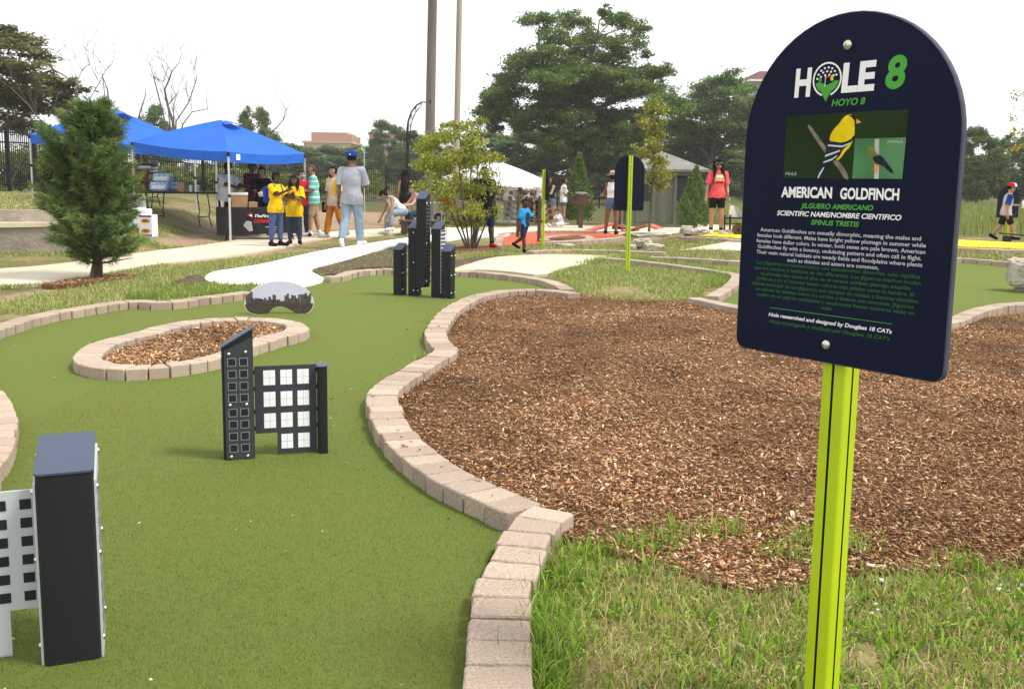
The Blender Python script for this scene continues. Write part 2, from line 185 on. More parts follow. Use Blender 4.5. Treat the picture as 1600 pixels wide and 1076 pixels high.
    'bird': {'branch':[(-0.0991,0.5833),(-0.0916,0.5865),(-0.0438,0.5346),(0.0051,0.4899),(0.0241,0.4597),(0.0129,0.4597),(-0.0087,0.4851),(-0.0521,0.5274)],'tail':[(-0.0358,0.5025),(-0.0521,0.4853),(-0.0655,0.4664),(-0.0721,0.4594),(-0.0532,0.4594),(-0.0445,0.4778),(-0.0212,0.4999)],'yellow':[(-0.0029,0.6015),(0.0078,0.6092),(0.0215,0.611),(0.033,0.6047),(0.0309,0.5953),(0.0328,0.5761),(0.0318,0.5594),(0.0122,0.548),(-0.0102,0.5456),(-0.0334,0.5501),(-0.0332,0.5638),(-0.0266,0.5758),(-0.0159,0.5866),(-0.008,0.5945)],'belly':[(0.0296,0.5523),(0.0216,0.5333),(0.0111,0.5238),(-0.0018,0.507),(-0.0101,0.5037),(-0.0146,0.5121),(0.0127,0.5407)],'wing':[(-0.0368,0.5492),(0.0124,0.5446),(0.0312,0.5609),(0.0287,0.549),(0.0051,0.5288),(-0.0066,0.5105),(-0.0269,0.499),(-0.0537,0.4913),(-0.0469,0.5125),(-0.0428,0.5371)],'cap':[(0.0144,0.6103),(0.0271,0.6097),(0.037,0.6017),(0.0375,0.5945),(0.0303,0.5963),(0.0249,0.6022)],'beak':[(0.0365,0.6008),(0.0508,0.5911),(0.0358,0.5884)],'bar1':[(-0.0385,0.5414),(0.0017,0.5376),(0.0235,0.5448),(0.0226,0.5414),(0.002,0.5337),(-0.0394,0.5375)],'bar2':[(-0.0454,0.5159),(-0.02,0.5234),(-0.0033,0.528),(-0.0041,0.5241),(-0.0208,0.5185),(-0.0451,0.511)],'bar3':[(-0.0484,0.5001),(-0.0246,0.5073),(-0.0109,0.5154),(-0.0112,0.512),(-0.0254,0.5029),(-0.0493,0.4962)],'bar4':[(-0.0451,0.4853),(-0.0566,0.4664),(-0.0597,0.4594),(-0.0638,0.4594),(-0.0599,0.4704),(-0.0486,0.4863)],'pole':[(0.0881,0.5507),(0.0997,0.5513),(0.1055,0.4587),(0.0934,0.4586)],'fbody':[(0.0707,0.5266),(0.0735,0.5322),(0.0809,0.5334),(0.0882,0.5286),(0.0936,0.5195),(0.1096,0.5104),(0.1161,0.5),(0.1095,0.4902),(0.0935,0.4927),(0.0821,0.5027),(0.0768,0.517)],'fwing':[(0.086,0.5074),(0.0973,0.5129),(0.1106,0.5099),(0.1265,0.4929),(0.1418,0.4751),(0.1368,0.4723),(0.1127,0.4892),(0.0948,0.4964)],'ffeet':[(0.0925,0.4917),(0.1005,0.4903),(0.1001,0.4752),(0.0939,0.4723),(0.0912,0.4799)]},
    'logo': {'c':(-0.0535,0.6988),'r':0.0413,'tip':(-0.0543,0.6439),'rz':0.0415},
}

C = scene.collection
PI = math.pi
R = math.radians
rng = np.random.default_rng(11)
random.seed(5)

def sstep(t):
    t = np.clip(t, 0, 1)
    return t * t * (3 - 2 * t)

def hgt(x, y):
    """height of the terrain (works on arrays)"""
    x = np.asarray(x, float); y = np.asarray(y, float)
    r = .25 * sstep((x - 2.6) / 1.6) * sstep((y - 15.5) / 3.5) * (1 - sstep((y - 24) / 5) * (1 - sstep((x - 7) / 3)))
    l = (.70 + .012 * np.clip(y - 17, 0, 20)) * sstep((-x - 6.2) / 3.6) * sstep((y - 16.9) / .8) * (1 - sstep((y - 30) / 12))
    b = .3 * sstep((y - 28) / 14) * (1 - sstep((x + 2) / 4))
    return np.maximum(r, np.maximum(l, b))

def hz(x, y):
    return float(hgt(x, y))

# ------------------------------------------------------------------ materials
M = {}
def mat(name, c1, c2=None, scale=6.0, rough=.8, bump=0.0, bscale=None, metal=0.0, spec=.3, rnd=0.0, detail=4.0,
        attr=False, trans=0.0, c3=None, scale3=1.0, bdist=.01, thr=(.35, .65), aspect=None, coat=0):
    m = bpy.data.materials.new(name); m.use_nodes = True
    n, l = m.node_tree.nodes, m.node_tree.links
    p = n['Principled BSDF']; out = n['Material Output']
    p.inputs['Roughness'].default_value = rough
    p.inputs['Metallic'].default_value = metal
    p.inputs['Specular IOR Level'].default_value = spec
    if coat: p.inputs['Coat Weight'].default_value = coat
    tc = n.new('ShaderNodeTexCoord')
    vec = tc.outputs['Object']
    if aspect:
        mp = n.new('ShaderNodeMapping'); mp.inputs['Scale'].default_value = aspect
        l.new(vec, mp.inputs['Vector']); vec = mp.outputs['Vector']
    col = None
    if attr:
        a = n.new('ShaderNodeVertexColor'); a.layer_name = 'Col'
        col = a.outputs['Color']
    def mixc(fac, A, B, typ='MIX'):
        x = n.new('ShaderNodeMix'); x.data_type = 'RGBA'; x.blend_type = typ
        if isinstance(fac, float): x.inputs['Factor'].default_value = fac
        else: l.new(fac, x.inputs['Factor'])
        for s, v in (('A', A), ('B', B)):
            if isinstance(v, tuple): x.inputs[s].default_value = (*v, 1)
            else: l.new(v, x.inputs[s])
        return x.outputs['Result']
    def nz(sc, det, lo, hi):
        t = n.new('ShaderNodeTexNoise'); t.inputs['Scale'].default_value = sc; t.inputs['Detail'].default_value = det
        l.new(vec, t.inputs['Vector'])
        r_ = n.new('ShaderNodeMapRange'); r_.inputs['From Min'].default_value = lo; r_.inputs['From Max'].default_value = hi
        l.new(t.outputs['Fac'], r_.inputs['Value'])
        return r_.outputs['Result']
    if not attr: col = tuple(c1)
    if c2 is not None:
        f = nz(scale, detail, *thr)
        col = mixc(f, col, tuple(c2)) if not attr else mixc(f, col, mixc(1.0, col, tuple(c2), 'MULTIPLY'))
    if c3 is not None:
        f = nz(scale3, 3.0, .42, .68)
        col = mixc(f, col, tuple(c3))
    if rnd:
        oi = n.new('ShaderNodeObjectInfo')
        mr = n.new('ShaderNodeMapRange'); mr.inputs['To Min'].default_value = 1 - rnd; mr.inputs['To Max'].default_value = 1 + rnd
        l.new(oi.outputs['Random'], mr.inputs['Value'])
        hsn = n.new('ShaderNodeHueSaturation')
        l.new(mr.outputs['Result'], hsn.inputs['Value'])
        if isinstance(col, tuple): hsn.inputs['Color'].default_value = (*col, 1)
        else: l.new(col, hsn.inputs['Color'])
        mr2 = n.new('ShaderNodeMapRange'); mr2.inputs['To Min'].default_value = .492; mr2.inputs['To Max'].default_value = .508
        l.new(oi.outputs['Random'], mr2.inputs['Value']); l.new(mr2.outputs['Result'], hsn.inputs['Hue'])
        col = hsn.outputs['Color']
    if isinstance(col, tuple): p.inputs['Base Color'].default_value = (*col, 1)
    else: l.new(col, p.inputs['Base Color'])
    if bump:
        t = n.new('ShaderNodeTexNoise'); t.inputs['Scale'].default_value = bscale or scale * 3; t.inputs['Detail'].default_value = 5
        l.new(vec, t.inputs['Vector'])
        b = n.new('ShaderNodeBump'); b.inputs['Strength'].default_value = bump; b.inputs['Distance'].default_value = bdist
        l.new(t.outputs['Fac'], b.inputs['Height']); l.new(b.outputs['Normal'], p.inputs['Normal'])
    if trans:
        tr = n.new('ShaderNodeBsdfTranslucent')
        if isinstance(col, tuple): tr.inputs['Color'].default_value = (*col, 1)
        else: l.new(col, tr.inputs['Color'])
        ms = n.new('ShaderNodeMixShader'); ms.inputs['Fac'].default_value = trans
        l.new(p.outputs['BSDF'], ms.inputs[1]); l.new(tr.outputs['BSDF'], ms.inputs[2]); l.new(ms.outputs['Shader'], out.inputs['Surface'])
    M[name] = m
    return m

mat('ground', (1, 1, 1), (.55, .55, .5), scale=14, rough=.95, bump=.6, bscale=40, attr=True, bdist=.03, spec=.1)
mat('turf', (.110, .150, .026), (.150, .195, .040), scale=260, rough=.9, bump=.9, bscale=420, c3=(.140, .162, .034), scale3=.7, bdist=.006, spec=.15, detail=3)
mat('turf_red', (.46, .09, .045), (.56, .14, .075), scale=90, rough=.9, bump=.5, bscale=300, spec=.15)
mat('turf_yellow', (.72, .47, .02), (.85, .6, .05), scale=90, rough=.9, bump=.5, bscale=300, spec=.15)
mat('concrete', (.55, .47, .345), (.48, .405, .29), scale=3.5, rough=.9, bump=.3, bscale=90, c3=(.63, .56, .44), scale3=.7, bdist=.004)
mat('white_concrete', (.80, .80, .79), (.74, .74, .73), scale=4, rough=.85, bump=.25, bscale=70, bdist=.004)
mat('old_concrete', (.40, .35, .28), (.29, .25, .20), scale=2.5, rough=.95, bump=.8, bscale=14, c3=(.22, .19, .16), scale3=1.2, bdist=.03)
mat('mulch', (.16, .078, .036), (.32, .185, .10), scale=75, rough=.95, bump=1.0, bscale=110, c3=(.10, .045, .02), scale3=2.2, bdist=.03, spec=.1)
mat('chips', (1, 1, 1), rough=.9, attr=True, spec=.12)
mat('soil', (.085, .058, .04), (.15, .11, .08), scale=9, rough=.97, bump=1.0, bscale=30, bdist=.04, spec=.1)
mat('stone', (.44, .36, .285), (.26, .20, .155), scale=120, rough=.95, bump=.8, bscale=160, rnd=.12, c3=(.35, .265, .205), scale3=9, bdist=.004, spec=.1, thr=(.38, .72))
mat('stone_sand', (.47, .385, .305), (.31, .245, .19), scale=95, rough=.95, bump=.8, bscale=160, rnd=.09, c3=(.43, .33, .26), scale3=7, bdist=.004, spec=.1, thr=(.38, .72))
mat('rock', (.52, .46, .38), (.33, .27, .21), scale=7, rough=.95, bump=1.0, bscale=26, c3=(.62, .57, .49), scale3=3, bdist=.03)
mat('grass', (1, 1, 1), rough=.75, attr=True, trans=.3, spec=.2)
mat('leaf', (1, 1, 1), rough=.7, attr=True, trans=.38, spec=.15)
mat('needle', (1, 1, 1), rough=.7, attr=True, trans=.3, spec=.15)
mat('bark', (.13, .10, .075), (.065, .048, .036), scale=14, rough=.95, bump=.8, bscale=30, bdist=.02, aspect=(1, 1, .25))
mat('dead_bark', (.17, .14, .12), (.10, .085, .075), scale=10, rough=.95)
mat('sign_navy', (.0050, .0078, .026), (.0060, .0090, .029), scale=400, rough=.55, bump=.12, bscale=900, spec=.10, bdist=.001)
mat('sign_edge', (.05, .055, .085), rough=.6)
mat('sign_back', (.006, .009, .024), rough=.6, spec=.12)
mat('lime', (.44, .58, .010), (.40, .54, .009), scale=5, rough=.38, spec=.45, bump=.05, bscale=700, bdist=.0005)
mat('slot', (.03, .045, .004), rough=.7)
mat('steel', (.62, .60, .56), rough=.25, metal=1.0)
mat('print_white', (.84, .84, .86), rough=.6, spec=.06)
mat('print_green', (.085, .36, .060), rough=.6, spec=.06)
mat('print_dimgreen', (.030, .125, .030), rough=.6, spec=.06)
mat('print_bodywhite', (.52, .52, .58), rough=.6, spec=.06)
mat('photo_dark', (.022, .040, .014), (.014, .028, .011), scale=5, rough=.6, spec=.06)
mat('photo_green', (.045, .14, .055), (.10, .25, .11), scale=9, rough=.6, spec=.06)
mat('bird_yellow', (.80, .62, .02), (.72, .52, .01), scale=50, rough=.6, spec=.06)
mat('bird_black', (.012, .014, .025), (.03, .035, .05), scale=90, rough=.6, spec=.06)
mat('bird_white', (.55, .60, .68), rough=.6, spec=.06)
mat('bird_olive', (.22, .24, .05), (.14, .15, .04), scale=60, rough=.6, spec=.06)
mat('beak', (.75, .28, .10), rough=.6, spec=.06)
mat('twig_print', (.26, .22, .17), (.16, .13, .10), scale=60, rough=.6, spec=.06)
mat('pole_print', (.50, .52, .48), (.40, .44, .40), scale=40, rough=.6, spec=.06)
mat('print_red', (.55, .03, .03), rough=.6, spec=.06)
mat('black_plastic', (.014, .0155, .017), (.018, .020, .022), scale=300, rough=.5, bump=.1, bscale=600, spec=.2, bdist=.0008)
mat('dark_panel', (.042, .045, .054), (.050, .053, .062), scale=300, rough=.55, spec=.2)
mat('top_plate', (.062, .078, .120), (.054, .070, .108), scale=200, rough=.45, spec=.25)
mat('silver_panel', (.50, .52, .55), (.46, .48, .51), scale=220, rough=.45, spec=.4)
mat('window_dark', (.012, .020, .022), rough=.35)
mat('window_white', (.87, .88, .90), rough=.45)
mat('rib_dark', (.075, .078, .085), rough=.5)
mat('line_gray', (.33, .34, .37), rough=.5)
mat('hairline', (.45, .48, .56), rough=.5)
mat('sky_print', (.54, .56, .70), (.60, .62, .75), scale=3, rough=.12, spec=.6, coat=.6)
mat('ground_print', (.075, .052, .055), (.045, .032, .036), scale=9, rough=.12, spec=.6, coat=.6, aspect=(1, 1, 4))
mat('tower_print', (.045, .038, .042), (.11, .085, .085), scale=40, rough=.15, spec=.6, coat=.6)
mat('board_edge', (.72, .72, .70), rough=.5)
mat('tent_blue', (.012, .13, .60), (.010, .115, .53), scale=2.0, rough=.65, bump=.25, bscale=5, bdist=.05, trans=.12)
mat('tent_white', (.78, .79, .80), (.72, .73, .75), scale=2.0, rough=.7, bump=.2, bscale=5, bdist=.05, trans=.15)
mat('tent_leg', (.60, .60, .59), rough=.4, metal=.3)
mat('iron', (.010, .012, .013), rough=.55, spec=.3)
mat('black_cloth', (.012, .012, .014), (.018, .018, .021), scale=30, rough=.85, bump=.3, bscale=14, bdist=.02)
mat('cardboard', (.42, .26, .13), (.36, .22, .11), scale=9, rough=.9)
mat('white_card', (.78, .78, .78), rough=.7)
mat('orange_print', (.62, .22, .04), rough=.6)
mat('purple_print', (.10, .07, .22), rough=.6)
mat('foil', (.60, .60, .58), rough=.3, metal=.9)
mat('bottle_wrap', (.10, .33, .62), (.55, .68, .78), scale=18, rough=.25, spec=.5)
mat('maroon', (.10, .018, .018), rough=.8)
mat('brown_metal', (.095, .052, .034), (.07, .038, .026), scale=20, rough=.6)
mat('ramp_red', (.42, .10, .06), (.50, .15, .09), scale=12, rough=.8)
mat('grey_dish', (.30, .31, .32), rough=.5)
mat('wood_pole', (.175, .150, .130), (.115, .098, .085), scale=6, rough=.9, bump=.5, bscale=20, aspect=(1, 1, .06), bdist=.01)
mat('tan_pole', (.37, .315, .26), (.30, .255, .21), scale=6, rough=.8, aspect=(1, 1, .1))
mat('hut_wood', (.155, .165, .125), (.125, .135, .10), scale=6, rough=.85, aspect=(1, 1, .2))
mat('hut_screen', (.035, .04, .04), rough=.6)
mat('hut_roof', (.22, .22, .205), (.18, .18, .17), scale=5, rough=.85)
mat('beige', (.46, .40, .28), (.40, .35, .25), scale=4, rough=.7)
mat('brick_far', (.44, .245, .165), (.39, .21, .14), scale=.6, rough=.9)
mat('brick_pale', (.50, .36, .25), (.44, .31, .21), scale=.6, rough=.9)
mat('brick_dark', (.24, .10, .075), (.20, .085, .065), scale=.6, rough=.9)
mat('glass_far', (.10, .13, .16), rough=.2, spec=.6)
mat('water', (.30, .33, .33), rough=.12, spec=.6)
mat('ball', (.85, .85, .83), rough=.3)
mat('green_knob', (.04, .45, .08), rough=.3)
mat('orange_flower', (.80, .22, .03), rough=.7, trans=.3)
mat('dead_leaf', (1, 1, 1), rough=.85, attr=True)
for nm, c in dict(skin_dark=(.075, .036, .022), skin_brown=(.19, .095, .055), skin_tan=(.40, .225, .145), skin_light=(.55, .33, .24)).items():
    mat(nm, c, tuple(v * .88 for v in c), scale=9, rough=.6, spec=.35)
def cloth(name, c, k=.78, sc=7):
    return mat(name, c, tuple(v * k for v in c), scale=sc, rough=.9, bump=.5, bscale=9, bdist=.03, spec=.12, thr=(.4, .66))
for nm, c in dict(c_yellow=(.80, .50, .012), c_jeans=(.075, .115, .26), c_darkjeans=(.030, .055, .10), c_lightjeans=(.255, .345, .43), c_grey=(.37, .38, .43), c_cream=(.68, .54, .38), c_orange=(.52, .19, .022), c_khaki=(.42, .30, .19), c_white=(.78, .78, .80), c_black=(.010, .010, .012), c_pink=(.80, .105, .125), c_palepink=(.62, .36, .44), c_navy=(.018, .028, .07), c_blue=(.035, .30, .60), c_denim=(.10, .15, .23), c_red=(.50, .02, .03), c_royal=(.012, .045, .28), c_straw=(.62, .48, .32), c_sand=(.60, .42, .24), c_greyheather=(.47, .47, .48), c_shoewhite=(.74, .73, .70), c_mask=(.72, .72, .74), c_hairblack=(.010, .008, .008), c_hairbrown=(.035, .020, .014), c_hairgrey=(.09, .065, .05), c_plum=(.12, .03, .06)).items():
    cloth(nm, c)
# striped shirt: teal with pale bands
def striped(name, ca, cb, freq):
    m = mat(name, ca); n, l = m.node_tree.nodes, m.node_tree.links
    tc = n.new('ShaderNodeTexCoord'); w = n.new('ShaderNodeTexWave'); w.wave_type = 'BANDS'; w.bands_direction = 'Z'
    w.inputs['Scale'].default_value = freq; w.inputs['Distortion'].default_value = .6; w.inputs['Detail Scale'].default_value = 1.0
    mx = n.new('ShaderNodeMix'); mx.data_type = 'RGBA'; mx.inputs['A'].default_value = (*ca, 1); mx.inputs['B'].default_value = (*cb, 1)
    mr = n.new('ShaderNodeMapRange'); mr.inputs['From Min'].default_value = .78; mr.inputs['From Max'].default_value = .92
    l.new(tc.outputs['Object'], w.inputs['Vector']); l.new(w.outputs['Fac'], mr.inputs['Value']); l.new(mr.outputs['Result'], mx.inputs['Factor'])
    l.new(mx.outputs['Result'], n['Principled BSDF'].inputs['Base Color'])
striped('c_teal', (.16, .46, .40), (.52, .68, .62), 2.6)

# ------------------------------------------------------------------ object helpers
def setp(o, label=None, cat=None, group=None, kind=None):
    if label: o['label'] = label
    if cat: o['category'] = cat
    if group: o['group'] = group
    if kind: o['kind'] = kind
    return o

def thing(name, label, cat, loc=(0, 0, 0), rz=0.0, group=None):
    o = bpy.data.objects.new(name, None); C.objects.link(o)
    o.empty_display_size = .1
    o.location = loc; o.rotation_euler = (0, 0, rz)
    return setp(o, label, cat, group)

def link(name, me, parent=None, loc=None):
    o = bpy.data.objects.new(name, me); C.objects.link(o)
    if parent is not None: o.parent = parent
    if loc is not None: o.location = loc
    return o

def copy_tree(o, parent=None):
    c = o.copy(); C.objects.link(c); c.parent = parent
    for ch in list(o.children): copy_tree(ch, c)
    return c

def fast_mesh(name, V, F, col=None, m=None, smooth=False):
    V = np.asarray(V, np.float32).reshape(-1, 3); F = np.asarray(F, np.int32)
    me = bpy.data.meshes.new(name)
    nf, k = F.shape
    me.vertices.add(len(V)); me.vertices.foreach_set('co', V.ravel())
    me.loops.add(nf * k); me.loops.foreach_set('vertex_index', F.ravel())
    me.polygons.add(nf); me.polygons.foreach_set('loop_start', np.arange(0, nf * k, k, dtype=np.int32))
    if smooth: me.polygons.foreach_set('use_smooth', np.ones(nf, bool))
    me.update(calc_edges=True)
    if col is not None:
        a = me.color_attributes.new('Col', 'FLOAT_COLOR', 'POINT')
        cc = np.ones((len(V), 4), np.float32); cc[:, :3] = col
        a.data.foreach_set('color', cc.ravel())
    if m: me.materials.append(M[m])
    return me

class MB:
    """collects shapes into one mesh"""
    def __init__(s): s.v = []; s.f = []; s.mi = []; s.mats = []; s.cur = 0
    def use(s, m):
        if m not in s.mats: s.mats.append(m)
        s.cur = s.mats.index(m); return s
    def add(s, vs_, fs):
        b = len(s.v); s.v += [tuple(v) for v in vs_]
        for f in fs: s.f.append(tuple(i + b for i in f)); s.mi.append(s.cur)
        return s
    def box(s, c, d, rot=None, bev=0.0):
        x, y, z = d[0] / 2, d[1] / 2, d[2] / 2
        if bev:
            b = min(bev, x * .45, y * .45, z * .45)
            vs_ = []
            for sz in (-1, 1):
                for (ins, dz) in (((b, 0) , (0, b))[::1] if sz < 0 else ((0, -b), (b, 0))):
                    zz = sz * z + dz
                    for (sx, sy) in ((-1, -1), (1, -1), (1, 1), (-1, 1)):
                        # chamfered outline
                        pts = ((sx * (x - ins - b), sy * (y - ins)), (sx * (x - ins), sy * (y - ins - b)))
                        if (sx, sy) in ((1, -1), (-1, 1)): pass
                        else: pts = pts[::-1]
                        vs_ += [(p[0], p[1], zz) for p in pts]
            fs = []
            for r_ in range(3):
                for i in range(8): fs.append((r_ * 8 + i, r_ * 8 + (i + 1) % 8, r_ * 8 + 8 + (i + 1) % 8, r_ * 8 + 8 + i))
            fs.append(tuple(range(7, -1, -1))); fs.append(tuple(range(24, 32)))
        else:
            vs_ = [(-x, -y, -z), (x, -y, -z), (x, y, -z), (-x, y, -z), (-x, -y, z), (x, -y, z), (x, y, z), (-x, y, z)]
            fs = [(3, 2, 1, 0), (4, 5, 6, 7), (0, 1, 5, 4), (1, 2, 6, 5), (2, 3, 7, 6), (3, 0, 4, 7)]
        if rot is not None: vs_ = [rot @ Vector(v) for v in vs_]
        return s.add([(v[0] + c[0], v[1] + c[1], v[2] + c[2]) for v in vs_], fs)
    def tube(s, pts, rad, n=8, cap=True):
        pts = [Vector(p) for p in pts]
        if not hasattr(rad, '__len__'): rad = [rad] * len(pts)
        vs_, fs = [], []; ref = None
        for i, p in enumerate(pts):
            d = (pts[min(i + 1, len(pts) - 1)] - pts[max(i - 1, 0)])
            d = d.normalized() if d.length > 1e-9 else Vector((0, 0, 1))
            if ref is None: ref = Vector((1, 0, 0)) if abs(d.x) < .9 else Vector((0, 1, 0))
            a = (ref - d * ref.dot(d)).normalized(); ref = a; b = d.cross(a)
            for k in range(n):
                t = 2 * PI * k / n; vs_.append(p + (a * math.cos(t) + b * math.sin(t)) * rad[i])
        for i in range(len(pts) - 1):
            for k in range(n): fs.append((i * n + k, i * n + (k + 1) % n, (i + 1) * n + (k + 1) % n, (i + 1) * n + k))
        if cap: fs.append(tuple(range(n - 1, -1, -1))); fs.append(tuple(range((len(pts) - 1) * n, len(pts) * n)))
        return s.add(vs_, fs)
    def ell(s, c, r, n=10, m=6, rot=None):
        vs_, fs = [], []
        if not hasattr(r, '__len__'): r = (r, r, r)
        for i in range(m + 1):
            ph = -PI / 2 + PI * i / m
            for k in range(n):
                t = 2 * PI * k / n
                ph2 = max(-PI / 2 + .02, min(PI / 2 - .02, ph))
                v = Vector((r[0] * math.cos(ph2) * math.cos(t), r[1] * math.cos(ph2) * math.sin(t), r[2] * math.sin(ph2)))
                if rot is not None: v = rot @ v
                vs_.append(v + Vector(c))
        for i in range(m):
            for k in range(n): fs.append((i * n + k, i * n + (k + 1) % n, (i + 1) * n + (k + 1) % n, (i + 1) * n + k))
        fs.append(tuple(range(n - 1, -1, -1))); fs.append(tuple(range(m * n, m * n + n)))
        return s.add(vs_, fs)
    def lathe(s, c, prof, n=16):
        vs_ = [(c[0] + r_ * math.cos(2 * PI * k / n), c[1] + r_ * math.sin(2 * PI * k / n), c[2] + z) for r_, z in prof for k in range(n)]
        fs = [(i * n + k, i * n + (k + 1) % n, (i + 1) * n + (k + 1) % n, (i + 1) * n + k) for i in range(len(prof) - 1) for k in range(n)]
        fs.append(tuple(range(n - 1, -1, -1))); fs.append(tuple(range((len(prof) - 1) * n, len(prof) * n)))
        return s.add(vs_, fs)
    def plate(s, outline, y0, y1):
        """outline (x,z) extruded from y0 (front) to y1 (back); outline counter-clockwise seen from -Y"""
        n = len(outline)
        vs_ = [(x, y0, z) for x, z in outline] + [(x, y1, z) for x, z in outline]
        fs = [tuple(range(n)), tuple(range(2 * n - 1, n - 1, -1))] + [(i, i + n, (i + 1) % n + n, (i + 1) % n) for i in range(n)]
        return s.add(vs_, fs)
    def flat(s, outline, y):
        return s.add([(x, y, z) for x, z in outline], [tuple(range(len(outline)))])
    def build(s, name, m=None, parent=None, smooth=False, loc=None):
        me = bpy.data.meshes.new(name); me.from_pydata(s.v, [], s.f)
        ms = s.mats if s.mats else [m]
        for x in ms: me.materials.append(M[x])
        if s.mats: me.polygons.foreach_set('material_index', s.mi)
        if smooth:
            for p in me.polygons: p.use_smooth = True
            try: me.set_sharp_from_angle(angle=R(40))
            except Exception: pass
        me.update()
        return link(name, me, parent, loc)

def inside(P, poly):
    """vectorised point in polygon"""
    x, y = P[:, 0], P[:, 1]; c = np.zeros(len(P), bool); q = np.asarray(poly); n = len(q); j = n - 1
    for i in range(n):
        xi, yi = q[i]; xj, yj = q[j]
        t = ((yi > y) != (yj > y)) & (x < (xj - xi) * (y - yi) / (yj - yi + 1e-12) + xi)
        c ^= t; j = i
    return c

def spline(pts, step, closed=False):
    """even resampling of a smoothed polyline"""
    p = np.asarray(pts, float); n = len(p); o = []
    rngs = range(n) if closed else range(n - 1)
    for i in rngs:
        if closed: a, b, c, d = p[(i - 1) % n], p[i], p[(i + 1) % n], p[(i + 2) % n]
        else: a, b, c, d = p[max(i - 1, 0)], p[i], p[i + 1], p[min(i + 2, n - 1)]
        for t in np.linspace(0, 1, 12, endpoint=False):
            o.append(.5 * ((2 * b) + (-a + c) * t + (2 * a - 5 * b + 4 * c - d) * t * t + (-a + 3 * b - 3 * c + d) * t ** 3))
    o.append(p[0] if closed else p[-1]); o = np.array(o)
    s = np.r_[0, np.cumsum(np.hypot(*np.diff(o, axis=0).T))]
    k = max(2, int(round(s[-1] / step)))
    t = np.linspace(0, s[-1], k + 1)
    return np.c_[np.interp(t, s, o[:, 0]), np.interp(t, s, o[:, 1])]

def sheet(name, poly, m, dz, thick=.06, cell=.4, smooth_poly=True, kind='structure', parent=None, bumpy=0.0):
    """a ground covering that follows the terrain, with a skirt round its edge"""
    q = np.asarray(poly, float)
    if smooth_poly: q = spline(q, .22, True)[:-1]
    lo, hi = q.min(0), q.max(0)
    gx, gy = np.meshgrid(np.arange(lo[0], hi[0], cell), np.arange(lo[1], hi[1], cell))
    g = np.c_[gx.ravel(), gy.ravel()] + rng.uniform(-.1, .1, (gx.size, 2)) * cell
    g = g[inside(g, q)]
    pts = [Vector(p) for p in q] + [Vector(p) for p in g]
    n = len(q)
    vo, eo, fo, *_ = delaunay_2d_cdt(pts, [], [list(range(n))], 1, 1e-4)
    V = np.array([(v.x, v.y) for v in vo]); z = hgt(V[:, 0], V[:, 1]) + dz
    if bumpy:
        z = z + np.array([noise.noise((a * 2.3, b * 2.3, 3.3)) for a, b in V]) * bumpy
    verts = [(a, b, c) for (a, b), c in zip(V, z)]
    faces = [tuple(f) for f in fo]
    from collections import Counter
    ec = Counter()
    for f in faces:
        for i in range(len(f)): ec[(f[i], f[(i + 1) % len(f)])] += 1
    low = {}
    def lowv(i):
        if i not in low:
            low[i] = len(verts); verts.append((verts[i][0], verts[i][1], verts[i][2] - thick))
        return low[i]
    for (a, b) in list(ec):
        if (b, a) not in ec: faces.append((b, a, lowv(a), lowv(b)))
    me = bpy.data.meshes.new(name); me.from_pydata(verts, [], faces); me.materials.append(M[m]); me.update()
    o = link(name, me, parent)
    if kind: o['kind'] = kind
    return o

# ================================================================== THE SETTING
def fbm(P, s, seed=0.0):
    return np.array([noise.fractal((a * s, b * s, seed), 1.0, 2.0, 3) for a, b in P])

def build_ground():
    xs = np.r_[np.linspace(-420, -60, 19), np.arange(-58, -15, 2.), np.arange(-14, 14.01, .25), np.arange(15, 60, 2.), np.linspace(64, 420, 19)]
    ys = np.r_[np.arange(-12, 1, 1.5), np.arange(1, 36.01, .25), np.arange(37, 90, 2.), np.linspace(95, 900, 22)]
    X, Y = np.meshgrid(xs, ys); P = np.c_[X.ravel(), Y.ravel()]
    Z = hgt(P[:, 0], P[:, 1])
    near = (np.abs(P[:, 0]) < 14) & (P[:, 1] > 1) & (P[:, 1] < 36)
    nz1 = np.zeros(len(P)); nz1[near] = fbm(P[near], 1.1); nz2 = np.zeros(len(P)); nz2[near] = fbm(P[near], .33, 5.)
    Z = Z + np.where(near, nz1 * .012, 0) - .012
    nx, ny = len(xs), len(ys)
    i = np.arange(nx * ny).reshape(ny, nx)
    F = np.c_[i[:-1, :-1].ravel(), i[:-1, 1:].ravel(), i[1:, 1:].ravel(), i[1:, :-1].ravel()]
    green = np.array([.155, .16, .055]); straw = np.array([.34, .27, .14]); dirt = np.array([.40, .285, .19]); olive = np.array([.12, .125, .045])
    k = np.clip(.42 + nz1 * .9 + nz2 * .6, 0, 1)[:, None]
    col = green * (1 - k) + straw * k
    far = sstep((P[:, 1] - 24) / 12)[:, None]
    col = col * (1 - far) + (olive * .8 + straw * .2 * k) * far
    for n in ('dirt_strip', 'dirt_tent', 'dirt_left', 'dirt_right'):
        Q = P + np.c_[nz1, nz2] * .5
        acc = np.zeros(len(P))
        for dx, dy in ((0, 0), (.2, 0), (-.2, 0), (0, .2), (0, -.2)): acc += inside(Q + (dx, dy), L[n])
        acc = (acc / 5)[:, None] * .92
        col = col * (1 - acc) + dirt * acc
    me = fast_mesh('ground', np.c_[P, Z], F, col, 'ground', smooth=True)
    setp(link('ground', me), kind='structure')
build_ground()

